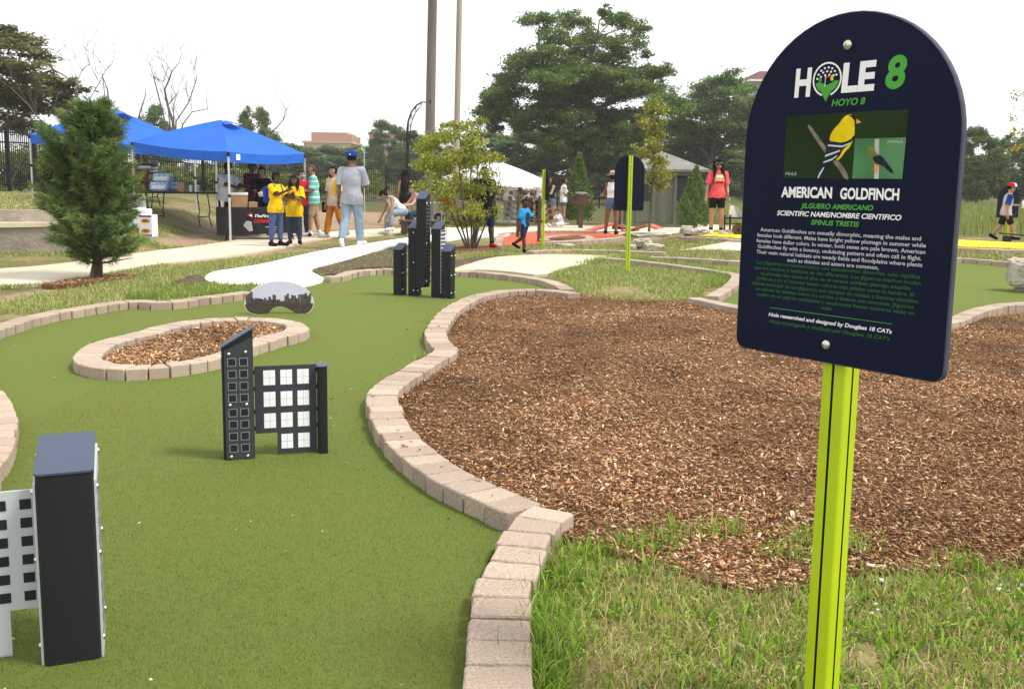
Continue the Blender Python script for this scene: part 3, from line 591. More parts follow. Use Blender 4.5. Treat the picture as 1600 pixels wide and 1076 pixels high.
sheet('turf', L['turf_main'], 'turf', .006, cell=.5)
sheet('turf', L['turf_right'], 'turf', .006, cell=.5)
sheet('red_turf', L['turf_red'], 'turf_red', .012, cell=.5)
sheet('yellow_turf', L['turf_yellow1'], 'turf_yellow', .012, cell=.5)
sheet('yellow_turf', L['turf_yellow2'], 'turf_yellow', .03, cell=.5)
sheet('mulch_bed', L['mulch_main'], 'mulch', .018, cell=.3, bumpy=.012)
isl_in_c = np.mean(L['isl_in'], 0)
sheet('mulch_bed', [tuple(isl_in_c + (np.array(p) - isl_in_c) * 1.06) for p in L['isl_in']], 'mulch', .05, cell=.3, bumpy=.01)
sheet('mulch_bed', L['mulch_red'], 'mulch', .04, cell=.4)
sheet('mulch_ring', L['mulch_pine'], 'mulch', .03, cell=.3, bumpy=.015)
sheet('mulch_ring', L['mulch_bush'], 'mulch', .025, cell=.3, bumpy=.015)
sheet('soil_bed', L['soil_bed'], 'soil', .018, cell=.25, bumpy=.02)
sheet('soil_bed', L['soil_patch'], 'soil', .014, cell=.2, bumpy=.02)
sheet('soil_bed', L['soil_edge'], 'soil', .014, cell=.25, bumpy=.015)
sheet('path', L['path_centre'], 'concrete', .030)
sheet('path', L['path_left'], 'concrete', .024)
sheet('path', L['path_white'], 'white_concrete', .040, thick=.1)
sheet('path', L['path_right'], 'concrete', .028)
sheet('plaza', L['plaza'], 'concrete', .018)

# ------------------------------------------------------------------ stone edgings: every stone an object
def stone_mesh(corners, z0, z1, seed, fine):
    """corners: four (x,y) anticlockwise; a slightly worn block with rounded rims"""
    r_ = random.Random(seed)
    c = [Vector(p) for p in corners]; cen = sum(c, Vector((0, 0))) / 4
    out = []
    k = 3 if fine else 1
    for i in range(4):
        a, b = c[i], c[(i + 1) % 4]
        d = (b - a); ln = d.length; d = d / max(ln, 1e-6); rr = min(.007, ln * .2)
        for j in range(k + 1):
            t = rr + (ln - 2 * rr) * j / k
            out.append(a + d * t)
    n = len(out)
    jit = [((cen - p).normalized() * r_.uniform(-.0012, .0028)) for p in out]
    tilt = (r_.uniform(-.015, .015), r_.uniform(-.015, .015)); dz = r_.uniform(-.002, .002)
    V = []
    for ins, z in ((0, z0), (0, z1 - .007), (.002, z1 - .002), (.007, z1)):
        for p, j in zip(out, jit):
            q = p + j + (cen - p).normalized() * (ins + (r_.uniform(0, .003) if ins else 0))
            V.append((q.x, q.y, z if z == z0 else z + dz + (q.x - cen.x) * tilt[0] + (q.y - cen.y) * tilt[1]))
    Fs = [(r0 * n + i, r0 * n + (i + 1) % n, r0 * n + n + (i + 1) % n, r0 * n + n + i) for r0 in range(3) for i in range(n)]
    Fs.append(tuple(range(3 * n, 4 * n)))
    return V, Fs, cen

def edging(label, pts, width=.175, step=.142, height=.082, closed=False, m='stone', inner=None, base=0.0):
    t = thing('stone_edging', label, 'edging', (0, 0, 0))
    if inner is None:
        p = spline(pts, step, closed)
        tg = np.gradient(p, axis=0)
        if closed: tg[0] = tg[-1] = p[1] - p[-2]
        tg /= np.linalg.norm(tg, axis=1)[:, None]
        nr = np.c_[-tg[:, 1], tg[:, 0]]
        a, b = p + nr * width / 2, p - nr * width / 2
    else:
        a, b = pts, inner
    cen0 = a.mean(0)
    t.location = (cen0[0], cen0[1], hz(*cen0))
    n = len(a) - 1
    for i in range(n):
        q = [b[i], b[i + 1], a[i + 1], a[i]]
        mid = sum(q) / 4
        ax = (q[1] - q[0]); ax = ax / max(np.linalg.norm(ax), 1e-6)
        cr = q[3] - q[0]; cr = cr / max(np.linalg.norm(cr), 1e-6)
        lat = cr * random.gauss(0, .004)
        g = .0045
        q = [q[0] + ax * g + lat, q[1] - ax * g + lat, q[2] - ax * g + lat, q[3] + ax * g + lat]
        area = sum(q[k][0] * q[(k + 1) % 4][1] - q[(k + 1) % 4][0] * q[k][1] for k in range(4))
        if area < 0: q = q[::-1]
        z0 = hz(*mid)
        V, Fs, c = stone_mesh([(v[0], v[1]) for v in q], z0 - .04, z0 + base + height + random.uniform(-.002, .002), i * 7 + int(mid[1] * 100), mid[1] < 7)
        me = bpy.data.meshes.new('edging_stone')
        loc = (c.x - cen0[0], c.y - cen0[1], 0)
        me.from_pydata([(v[0] - c.x, v[1] - c.y, v[2] - t.location[2]) for v in V], [], Fs)
        me.materials.append(M[m if random.random() < .72 else 'stone_sand']); me.update()
        link('edging_stone', me, t, loc)
    return t

edging('near tan stone edging beside the uncut grass at the bottom of the picture', L['edge_near'])
edging('long winding stone edging between the green turf and the big mulch bed', L['edge_main'], width=.18)
edging('curved stone edging behind the dark skyscraper obstacle along the pale path', L['edge_back'])
edging('stone edging in front of the pine tree along the left side of the turf', L['edge_left'], step=.16)
edging('stone edging bulging in at the left border of the picture', L['edge_bulge'], width=.19, m='stone_sand')
edging('stone edging in a dog-leg behind and right of the little lawn with the navy sign', L['edge_patch'], width=.16, step=.16)
edging('curved stone edging at the far end of the big mulch bed behind the navy sign', L['edge_patchfront'], step=.16)
edging('straight low stone edging along the far side of the right-hand green', L['edge_rear'], step=.24, m='stone')
edging('thin stone edging round the yellow sliver of turf behind the pale path', L['edge_yellow1'], step=.22)
edging('stone edging in front of the raised yellow turf', L['edge_yellow2'], step=.3, height=.07)
edging('short stone edging at the left end of the raised yellow turf', L['edge_yellow2b'], step=.2, height=.07)
edging('stone edging along the far side of the red turf', L['edge_red'], step=.25, height=.07)
edging('stone edging along the near right side of the red turf', L['edge_redfront'], step=.22, height=.07)
edging('little stone ring round the mulch island in the red turf', L['isl_red'], width=.2, step=.26, height=.07, closed=True)
# oval island: outer and inner outline matched by angle
def island():
    o = spline(L['isl_out'], .01, True); c = o.mean(0)
    n = 44
    s = np.linspace(0, len(o) - 1, n + 1).astype(int)
    A = o[s]
    i_ = spline(L['isl_in'], .01, True)
    B = []
    for k in range(n + 1):
        d = np.hypot(*(i_ - A[k]).T); B.append(i_[d.argmin()])
    B = np.array(B)
    # even out: keep the depth of the stones near .17
    v = B - A; ln = np.linalg.norm(v, axis=1)[:, None]
    B = A + v / ln * np.clip(ln, .15, .20)
    A[-1], B[-1] = A[0], B[0]
    edging('oval ring of stone edging round the small mulch island on the turf', A, inner=B, m='stone_sand')
island()

# ------------------------------------------------------------------ wood chips (nobody could count them)
def chips(name, poly, n, dz, sz=1.0, bias=True, pale=.25, pts=None):
    q = np.asarray(poly); lo, hi = q.min(0), q.max(0)
    hi = np.minimum(hi, (6.5, 14)); P = np.zeros((0, 2))
    if pts is not None: P = pts
    while len(P) < n:
        c = rng.uniform(lo, hi, (n * 4, 2)); c = c[inside(c, poly)]
        if bias: c = c[rng.uniform(0, 1, len(c)) < np.clip(3.4 / c[:, 1], 0, 1) ** 1.1]
        P = np.r_[P, c]
    P = P[:n]
    ln = np.minimum(rng.lognormal(-3.85, .42, n), .05) * sz * .92; wd = ln * rng.uniform(.18, .42, n); th = rng.uniform(.002, .005, n)
    th_ = rng.uniform(0, 2 * PI, n); pit = rng.normal(0, .27, n); rol = rng.normal(0, .38, n)
    u = np.c_[np.cos(th_) * np.cos(pit), np.sin(th_) * np.cos(pit), np.sin(pit)]
    s_ = np.c_[-np.sin(th_), np.cos(th_), np.zeros(n)]
    w = np.cross(u, s_)
    s2 = s_ * np.cos(rol)[:, None] + w * np.sin(rol)[:, None]; nrm = np.cross(u, s2)
    z = hgt(P[:, 0], P[:, 1]) + dz + rng.uniform(0, .016, n) + np.abs(np.sin(pit)) * ln * .35
    c = np.c_[P, z]
    bend = rng.normal(0, .12, n)
    a, b = (ln / 2)[:, None], (wd / 2)[:, None]
    V = np.stack([c - u * a - s2 * b * rng.uniform(.3, 1, (n, 1)), c - u * a * rng.uniform(.7, 1, (n, 1)) + s2 * b, c + u * a + s2 * b * rng.uniform(.3, 1, (n, 1)) + nrm * (bend * ln)[:, None], c + u * a * rng.uniform(.7, 1, (n, 1)) - s2 * b + nrm * (bend * ln)[:, None],
                  c - u * a * .8 - nrm * th[:, None], c + u * a * .8 - nrm * th[:, None]], 1)
    f = np.array([(0, 1, 2), (0, 2, 3), (0, 3, 5), (0, 5, 4), (1, 4, 5), (1, 5, 2), (0, 4, 1), (3, 2, 5)])
    F = (f[None] + (np.arange(n) * 6)[:, None, None]).reshape(-1, 3)
    pal = np.array([(.44, .245, .122), (.335, .172, .080), (.15, .070, .032), (.62, .42, .25), (.80, .62, .43), (.50, .285, .145), (.37, .19, .092)])
    pr = np.array([.22, .22, .16, .14, .07 * pale * 4, .12, .10]); pr /= pr.sum()
    ci = rng.choice(len(pal), n, p=pr); col = pal[ci] * rng.uniform(.75, 1.25, (n, 1))
    patch = np.clip(1 + .55 * fbm(P, .9, 4.), .6, 1.3) if n > 5000 else np.ones(n)
    me = fast_mesh(name, V, F, np.repeat(col * patch[:, None], 6, 0), 'chips')
    return setp(link(name, me), kind='stuff')
chips('wood_chips', L['mulch_main'], 122000, .022, sz=.86)
chips('wood_chips', [tuple(isl_in_c + (np.array(p) - isl_in_c) * .97) for p in L['isl_in']], 6500, .054, sz=1.2, bias=False, pale=.4)
chips('wood_chips', L['mulch_pine'], 1500, .03, sz=1.4, bias=False, pale=.1)
chips('wood_chips', [(x + random.uniform(-.02, .02), y - .18) for x, y in L['mulch_main'][42:57]] + [(L['mulch_main'][56][0], L['mulch_main'][56][1] + .3), (L['mulch_main'][42][0], L['mulch_main'][42][1] + .3)], 1500, .004, bias=False)

# a few chips kicked onto the stones and the turf
em = spline(L['edge_main'], .05)
ke = em[rng.integers(0, len(em), 90)] + rng.normal(0, .05, (90, 2))
chips('wood_chips', L['mulch_main'], 90, .086, sz=.8, pts=ke)
ke = em[rng.integers(0, len(em), 70)] + rng.normal(0, 1, (70, 2)) * (.05, .05) + (-.28, -.05)
chips('wood_chips', L['mulch_main'], 70, .012, sz=.7, pts=ke)

# ------------------------------------------------------------------ grass
def blades(name, P, hl, wl, pal, pr, lean=.5, seg=True, z0=None, wind=None):
    n = len(P)
    hl = rng.uniform(hl[0], hl[1], n) * rng.uniform(.6, 1.1, n); w = rng.uniform(wl[0], wl[1], n)
    az = rng.uniform(0, 2 * PI, n); a2 = rng.uniform(0, 2 * PI, n)
    d = np.c_[np.cos(az), np.sin(az), np.zeros(n)]; s_ = np.c_[np.cos(a2), np.sin(a2), np.zeros(n)]
    le = np.abs(rng.normal(0, lean, n)) + .1
    b = np.c_[P, hgt(P[:, 0], P[:, 1]) + (.0 if z0 is None else z0)]
    up = np.array([0, 0, 1.])
    H = hl[:, None]
    mid = b + up * H * .55 * np.cos(le * .6)[:, None] + d * H * .55 * np.sin(le * .6)[:, None]
    tip = mid + up * H * .45 * np.cos(np.minimum(le * 1.7, 2.1))[:, None] + d * H * .45 * np.sin(np.minimum(le * 1.7, 2.1))[:, None]
    W = w[:, None]
    if seg:
        V = np.stack([b - s_ * W, b + s_ * W, mid - s_ * W * .8, mid + s_ * W * .8, tip], 1); f = np.array([(0, 1, 3), (0, 3, 2), (2, 3, 4)])
    else:
        V = np.stack([b - s_ * W, b + s_ * W, tip], 1); f = np.array([(0, 1, 2)])
    k = V.shape[1]
    F = (f[None] + (np.arange(n) * k)[:, None, None]).reshape(-1, 3)
    pal = np.array(pal); ci = rng.choice(len(pal), n, p=np.array(pr) / np.sum(pr))
    col = pal[ci] * rng.uniform(.75, 1.25, (n, 1))
    return setp(link(name, fast_mesh(name, V, F, np.repeat(col, k, 0), 'grass')), kind='stuff')

def scatter(poly, n, clump=None, seed=1.0, keep=None, bias=.12, gain=1.0):
    q = np.asarray(poly); lo, hi = q.min(0), q.max(0); P = np.zeros((0, 2))
    for _ in range(40):
        c = rng.uniform(lo, hi, (n * 2, 2)); c = c[inside(c, poly)]
        if clump:
            v = fbm(c, clump, seed); c = c[rng.uniform(-.45, .45, len(c)) < v * gain + bias]
        if keep is not None: c = c[keep(c)]
        P = np.r_[P, c]
        if len(P) >= n: break
    return P[:n]
GREENS = [(.215, .31, .055), (.28, .38, .08), (.16, .235, .05), (.37, .42, .12)]
STRAW = [(.56, .46, .25), (.46, .36, .19), (.66, .58, .37)]
PALG = GREENS + STRAW
NEARG = [(.17, .31, .028), (.25, .40, .045), (.10, .19, .022), (.34, .43, .075)] + [(.52, .40, .19), (.40, .29, .14), (.62, .53, .31)]
gn = [p for p in L['grass_near']]
nearclip = lambda c: (c[:, 0] < 2.3 + .5 * rng.random(len(c)) ** 2)
blades('grass', scatter(gn, 17000, 1.9, 2., nearclip, -.04, 2.2), (.018, .052), (.0013, .0034), NEARG, (2.4, 3, 1.6, 3.6, 1.2, .9, .7), lean=1.25)
blades('grass', scatter(gn, 3800, 2.6, 7., nearclip, -.14, 2.4), (.045, .10), (.0018, .0046), NEARG, (3, 4, 1.5, 3, .5, .3, .3), lean=1.35)
blades('grass', scatter(gn, 32000, 1.2, 12., nearclip, .1, 1.6), (.03, .07), (.001, .0024), NEARG, (.8, 1, .5, 1.4, 3, 2.8, 2), lean=2.0)
# broad-leaved weeds among the grass
blades('grass', scatter(gn, 900, 2.0, 21., nearclip, -.15, 2.2), (.04, .10), (.003, .007), NEARG[:4], (3, 4, 3, 2), lean=1.3)
# ragged tufts creeping into the mulch and over the near edging
tufts = np.array([(.62, 3.42), (.80, 3.45), (1.08, 3.38), (1.25, 3.33), (.55, 3.30), (1.9, 3.15), (1.55, 3.14), (.20, 3.02), (.14, 2.74), (.12, 2.5), (.13, 2.62), (.10, 2.35), (.98, 3.22), (.42, 3.3), (2.15, 3.2), (.09, 2.9), (.08, 2.8), (.085, 2.7), (.08, 2.58), (.075, 2.48), (.08, 2.4), (.07, 2.3), (.16, 3.05), (.26, 3.2)])
tp = np.concatenate([t + rng.normal(0, .045, (160, 2)) for t in tufts])
blades('grass', tp, (.05, .14), (.0014, .003), NEARG, (3, 4, 2, 2, .5, .4, .3), lean=.8)
# lawn patch by the second sign
blades('grass', scatter(L['grass_patch'], 26000, 1.0, 3.), (.03, .085), (.003, .006), PALG, (2, 4, 2, 3, 1.6, 1.2, 1), lean=.6)
edge_p = np.array(L['grass_patch'])
blades('grass', np.concatenate([e + rng.normal(0, .10, (130, 2)) for e in spline(edge_p[2:9], .3)]), (.08, .17), (.003, .006), GREENS, (3, 4, 2, 2), lean=.55)
# strip between the left edging and the left path
strip = [(-9.5, 9.2), (-6.2, 8.55), (-4.6, 9.15), (-3.55, 10.2), (-2.75, 10.75), (-2.85, 11.5), (-4.2, 12.9), (-3.6, 15.2), (-2.6, 18.5), (-3.3, 18.4), (-5.0, 15.4), (-6.3, 13.0), (-7.6, 12.0), (-9.5, 11.3)]
nodirt = lambda c: ~(inside(c, L['dirt_strip']) | inside(c, L['dirt_left']) | inside(c, L['soil_patch']) | inside(c, L['path_white']) | inside(c, L['path_left']) | inside(c, L['mulch_pine']) | inside(c, L['soil_bed']) | inside(c, L['turf_main']))
blades('grass', scatter(strip, 42000, .9, 4., nodirt), (.03, .09), (.003, .006), PALG, (2, 4, 1.5, 3, 2, 1.6, 1.2), lean=.6)
blades('grass', scatter([(-4.1, 11.2), (-3.4, 12.3), (-2.6, 11.3), (-2.4, 10.9), (-3.3, 10.5), (-4.2, 10.2)], 3500, None, 4., nodirt), (.07, .14), (.003, .006), GREENS, (3, 4, 2, 2), lean=.5)
# back lawns
notpath = lambda c: ~(inside(c, L['path_left']) | inside(c, L['path_white']) | inside(c, L['plaza']) | inside(c, L['turf_red']) | inside(c, L['dirt_tent']) | inside(c, L['path_centre']) | inside(c, L['turf_yellow1']) | inside(c, L['turf_yellow2']) | inside(c, L['path_right']) | inside(c, L['turf_right']) | inside(c, L['soil_edge']) | inside(c, L['mulch_bush']) | inside(c, L['soil_bed']) | inside(c, L['turf_main']))
blades('grass', scatter([(-1.3, 14.2), (3.2, 16.3), (9.5, 15.6), (9.5, 18.5), (6, 18.3), (4.2, 20.2), (2.2, 21), (.6, 20.6), (-1.3, 19.2), (-2.6, 24.2), (-3, 21), (-1.2, 17.5)], 32000, .8, 6., notpath), (.04, .10), (.004, .008), PALG, (2, 3, 2, 3, 2, 2, 1), lean=.6)
blades('grass', scatter([(-9.5, 15.2), (-6.9, 16.2), (-6.3, 18.6), (-5.8, 20), (-7.6, 21.5), (-9.2, 17.2), (-12, 16.5)], 9000, .8, 6., notpath), (.04, .10), (.004, .008), PALG, (3, 4, 2, 3, 1, 1, .5), lean=.6)
blades('grass', scatter([(-14.5, 17.6), (-8.9, 17.8), (-8.8, 22), (-14, 28.5), (-16, 28)], 12000, .6, 6., None), (.04, .10), (.005, .010), PALG, (1, 2, 2, 3, 3, 3, 1), lean=.6)
# tall meadow behind the right-hand holes
blades('tall_grass', scatter([(6.0, 23.8), (9.2, 22.4), (16, 21.8), (24, 24), (24, 50), (9, 50)], 16000, .25, 8.), (.35, .85), (.006, .014), [(.16, .24, .06), (.24, .30, .09), (.33, .34, .12), (.40, .36, .10)], (3, 4, 3, 1), lean=.35, seg=True)
# small weeds at the stones
blades('grass', np.concatenate([np.array(c) + rng.normal(0, .03, (60, 2)) for c in ((-.64, 7.02), (-.66, 7.9), (-2.68, 12.75), (-2.55, 12.8), (-3.15, 7.15), (5.7, 10.1), (6.1, 10.4), (6.4, 10.6), (5.4, 9.75))]), (.05, .11), (.002, .004), GREENS, (3, 4, 2, 2), lean=.6)
blades('grass', scatter([(5.0, 9.55), (5.5, 9.7), (7.2, 10.6), (7.2, 10.15), (5.6, 9.3)], 6000), (.04, .10), (.002, .005), GREENS, (3, 4, 2, 2), lean=.6)
# tufts in the bare soil by the white path
blades('grass', scatter(L['soil_bed'], 1500, 1.2, 9.), (.04, .09), (.003, .006), GREENS, (3, 4, 2, 2), lean=.6)
# short pile of the artificial turf where the camera is close
tpoly = [p for p in L['turf_main']]
tc_ = scatter(tpoly, 150000, None, 1., lambda c: (c[:, 1] < 9.0) & (c[:, 1] > 2.0) & (c[:, 0] > -2.6) & (rng.uniform(0, 1, len(c)) < np.clip(2.6 / c[:, 1], 0, 1) ** 1.8 * (1 - sstep((c[:, 1] - 4.5) / 4.5))))
blades('turf_pile', tc_, (.008, .013), (.0006, .0011), [(.140, .190, .036), (.12, .165, .030), (.175, .225, .05), (.23, .28, .085)], (4, 3, 2, 1), lean=.45, seg=False, z0=.005)
# dry bits lying on the turf
def litter():
    n = 130
    P = scatter(tpoly, n, None, 1., lambda c: (c[:, 1] < 11) & (c[:, 0] > -5))
    a = rng.uniform(0, 2 * PI, n); ln = rng.uniform(.003, .009, n); w = ln * rng.uniform(.15, .6, n)
    u = np.c_[np.cos(a), np.sin(a), rng.normal(0, .15, n)] * ln[:, None]; s_ = np.c_[-np.sin(a), np.cos(a), rng.normal(0, .3, n)] * w[:, None]
    c = np.c_[P, np.full(n, .022)]
    V = np.stack([c - u, c - s_, c + u, c + s_, c + (0, 0, .003)], 1)
    f = np.array([(0, 1, 4), (1, 2, 4), (2, 3, 4), (3, 0, 4)])
    F = (f[None] + (np.arange(n) * 5)[:, None, None]).reshape(-1, 3)
    pal = np.array([(.60, .55, .40), (.45, .36, .20), (.25, .16, .08), (.7, .68, .6)])
    col = pal[rng.integers(0, 4, n)]
    setp(link('leaf_litter', fast_mesh('leaf_litter', V, F, np.repeat(col, 5, 0), 'dead_leaf')), kind='stuff')
litter()
# pale pebbles at the rim of the mulch
def pebbles():
    mb = MB(); 
    for i in range(46):
        x, y = (1.75 + random.gauss(0, .14), 3.02 + random.gauss(0, .05)) if i < 30 else (random.uniform(.8, 2.2), random.uniform(2.8, 3.2))
        r_ = random.uniform(.005, .013)
        mb.ell((x, y, .012), (r_, r_ * random.uniform(.6, 1), r_ * .6), 6, 4)
    setp(mb.build('pebbles', 'board_edge'), kind='stuff')
pebbles()
# stepped old concrete wall at the left
def old_wall():
    t = thing('concrete_wall', 'weathered stepped concrete wall behind the pine tree', 'wall', (-9, 16.6, 0))
    w = spline(L['wall_conc'], .6)
    for nm, z0, z1, off0, off1 in (('lower_wall', -.1, .46, 0, .5), ('ledge', .455, .53, -.05, .46), ('upper_wall', .52, .73, .30, .62)):
        tg = np.gradient(w, axis=0); tg /= np.linalg.norm(tg, axis=1)[:, None]; nr = np.c_[-tg[:, 1], tg[:, 0]]
        mb = MB(); n = len(w); V = []
        for i in range(n):
            j = random.uniform(-.012, .012)
            for o, z in ((off0, z0), (off0, z1), (off1, z1), (off1, z0)):
                q = w[i] + nr[i] * (o + (j if o == off0 else 0)); V.append((q[0] + 9, q[1] - 16.6, z + (random.uniform(-.012, .006) if nm == 'ledge' and z == z0 else 0)))
        Fs = [(i * 4 + k, (i + 1) * 4 + k, (i + 1) * 4 + (k + 1) % 4, i * 4 + (k + 1) % 4) for i in range(n - 1) for k in range(4)]
        Fs += [(3, 2, 1, 0), tuple((n - 1) * 4 + k for k in range(4))]
        mb.add(V, Fs); mb.build(nm, 'concrete' if nm == 'ledge' else 'old_concrete', t)
old_wall()
# pond behind the fence
setp(MB().add([(-10, 52, .315), (-4.5, 52, .315), (-4.5, 60, .315), (-12, 61, .315)], [(0, 1, 2, 3)]).build('pond', 'water'), kind='structure')

# ================================================================== LETTERING
def text_mesh(body, x0, x1, base, cap, y, bold=0.0, shear=0.0, res=2):
    """one line of flat lettering between x0 and x1 on a vertical face; returns verts, faces"""
    cu = bpy.data.curves.new('lettering', 'FONT'); cu.body = body; cu.size = cap / .727
    cu.offset = bold * cap; cu.shear = shear; cu.resolution_u = res; cu.space_character = 1.0
    o = bpy.data.objects.new('lettering', cu); C.objects.link(o)
    bpy.context.view_layer.update()
    me = bpy.data.meshes.new_from_object(o.evaluated_get(bpy.context.evaluated_depsgraph_get()))
    V = np.zeros(len(me.vertices) * 3, np.float32); me.vertices.foreach_get('co', V); V = V.reshape(-1, 3)
    Fs = [tuple(p.vertices) for p in me.polygons]
    bpy.data.objects.remove(o); bpy.data.curves.remove(cu); bpy.data.meshes.remove(me)
    lo, hi = V[:, 0].min(), V[:, 0].max()
    k = (x1 - x0) / (hi - lo)
    return [((v[0] - lo) * k + x0, y, v[1] + base) for v in V], Fs

def lettering(name, lines, m, parent):
    if len(lines) <= 2:
        for ln in lines: o = MB().add(*text_mesh(*ln[:6], **(ln[6] if len(ln) > 6 else {}), res=6)).build(name, m, parent)
        return o
    mb = MB()
    for ln in lines: mb.add(*text_mesh(*ln[:6], **(ln[6] if len(ln) > 6 else {})))
    return setp(mb.build(name, m, parent), kind='stuff')

# ================================================================== SIGNS
def arch(W, Hh, r=.03, n=28, ins=0.0):
    """rounded bottom corners, half-round top; anticlockwise seen from the front"""
    o = []
    w = W / 2 - ins
    for k in range(6):
        a = PI + PI / 2 * k / 5; o.append((-w + r + r * math.cos(a), ins + r + r * math.sin(a)))
    for k in range(6):
        a = -PI / 2 + PI / 2 * k / 5; o.append((w - r + r * math.cos(a), ins + r + r * math.sin(a)))
    for k in range(n + 1):
        a = PI * k / n; o.append((w * math.cos(a), Hh - W / 2 + w * math.sin(a)))
    return o

def lime_post(parent, Hh, s=.068, y=.0, z0=0.0):
    """square aluminium extrusion with a slot down each face"""
    g, d, c = .0035, .010, .008
    h = s / 2
    side = [(-h + c, -h), (-g, -h), (-g, -h + d), (g, -h + d), (g, -h), (h - c, -h)]
    rd = [(h - c * .3, -h + c * .3)]
    out = []
    for k in range(4):
        ca, sa = math.cos(k * PI / 2), math.sin(k * PI / 2)
        for (x, yy) in side + rd: out.append((x * ca - yy * sa, x * sa + yy * ca))
    n = len(out)
    V = [(x, yy + y, z0) for x, yy in out] + [(x, yy + y, Hh) for x, yy in out]
    mb = MB().use('lime')
    for i in range(n):
        j = i % 7
        mb.use('slot' if j in (1, 2, 3) else 'lime')
        mb.add([V[i], V[(i + 1) % n], V[(i + 1) % n + n], V[i + n]], [(0, 1, 2, 3)])
    mb.use('lime'); mb.add([v for v in V[n:]], [tuple(range(n))])
    return mb.build('post', None, parent)

def bolt(parent, x, y, z, r=.011, rot='Y', name='bolt', flip=1):
    """domed socket screw on a face that looks along -Y (or +X / -X)"""
    mb = MB()
    prof = [(1, 0), (1, .25), (.85, .55), (.5, .78), (.22, .85), (.20, .60), (.02, .58)]
    n = 12
    V = []
    for rr, hh in prof:
        for k in range(n):
            a = 2 * PI * k / n
            p = (rr * r * math.cos(a), rr * r * math.sin(a), hh * r)
            if rot == 'Y': V.append((x + p[0], y - p[2], z + p[1]))
            else: V.append((x + flip * p[2], y + p[0], z + p[1]))
    Fs = [(i * n + k, i * n + (k + 1) % n, (i + 1) * n + (k + 1) % n, (i + 1) * n + k) for i in range(len(prof) - 1) for k in range(n)] + [tuple(range((len(prof) - 1) * n, len(prof) * n))]
    mb.add(V, Fs)
    return mb.build(name, 'steel', parent, smooth=True)

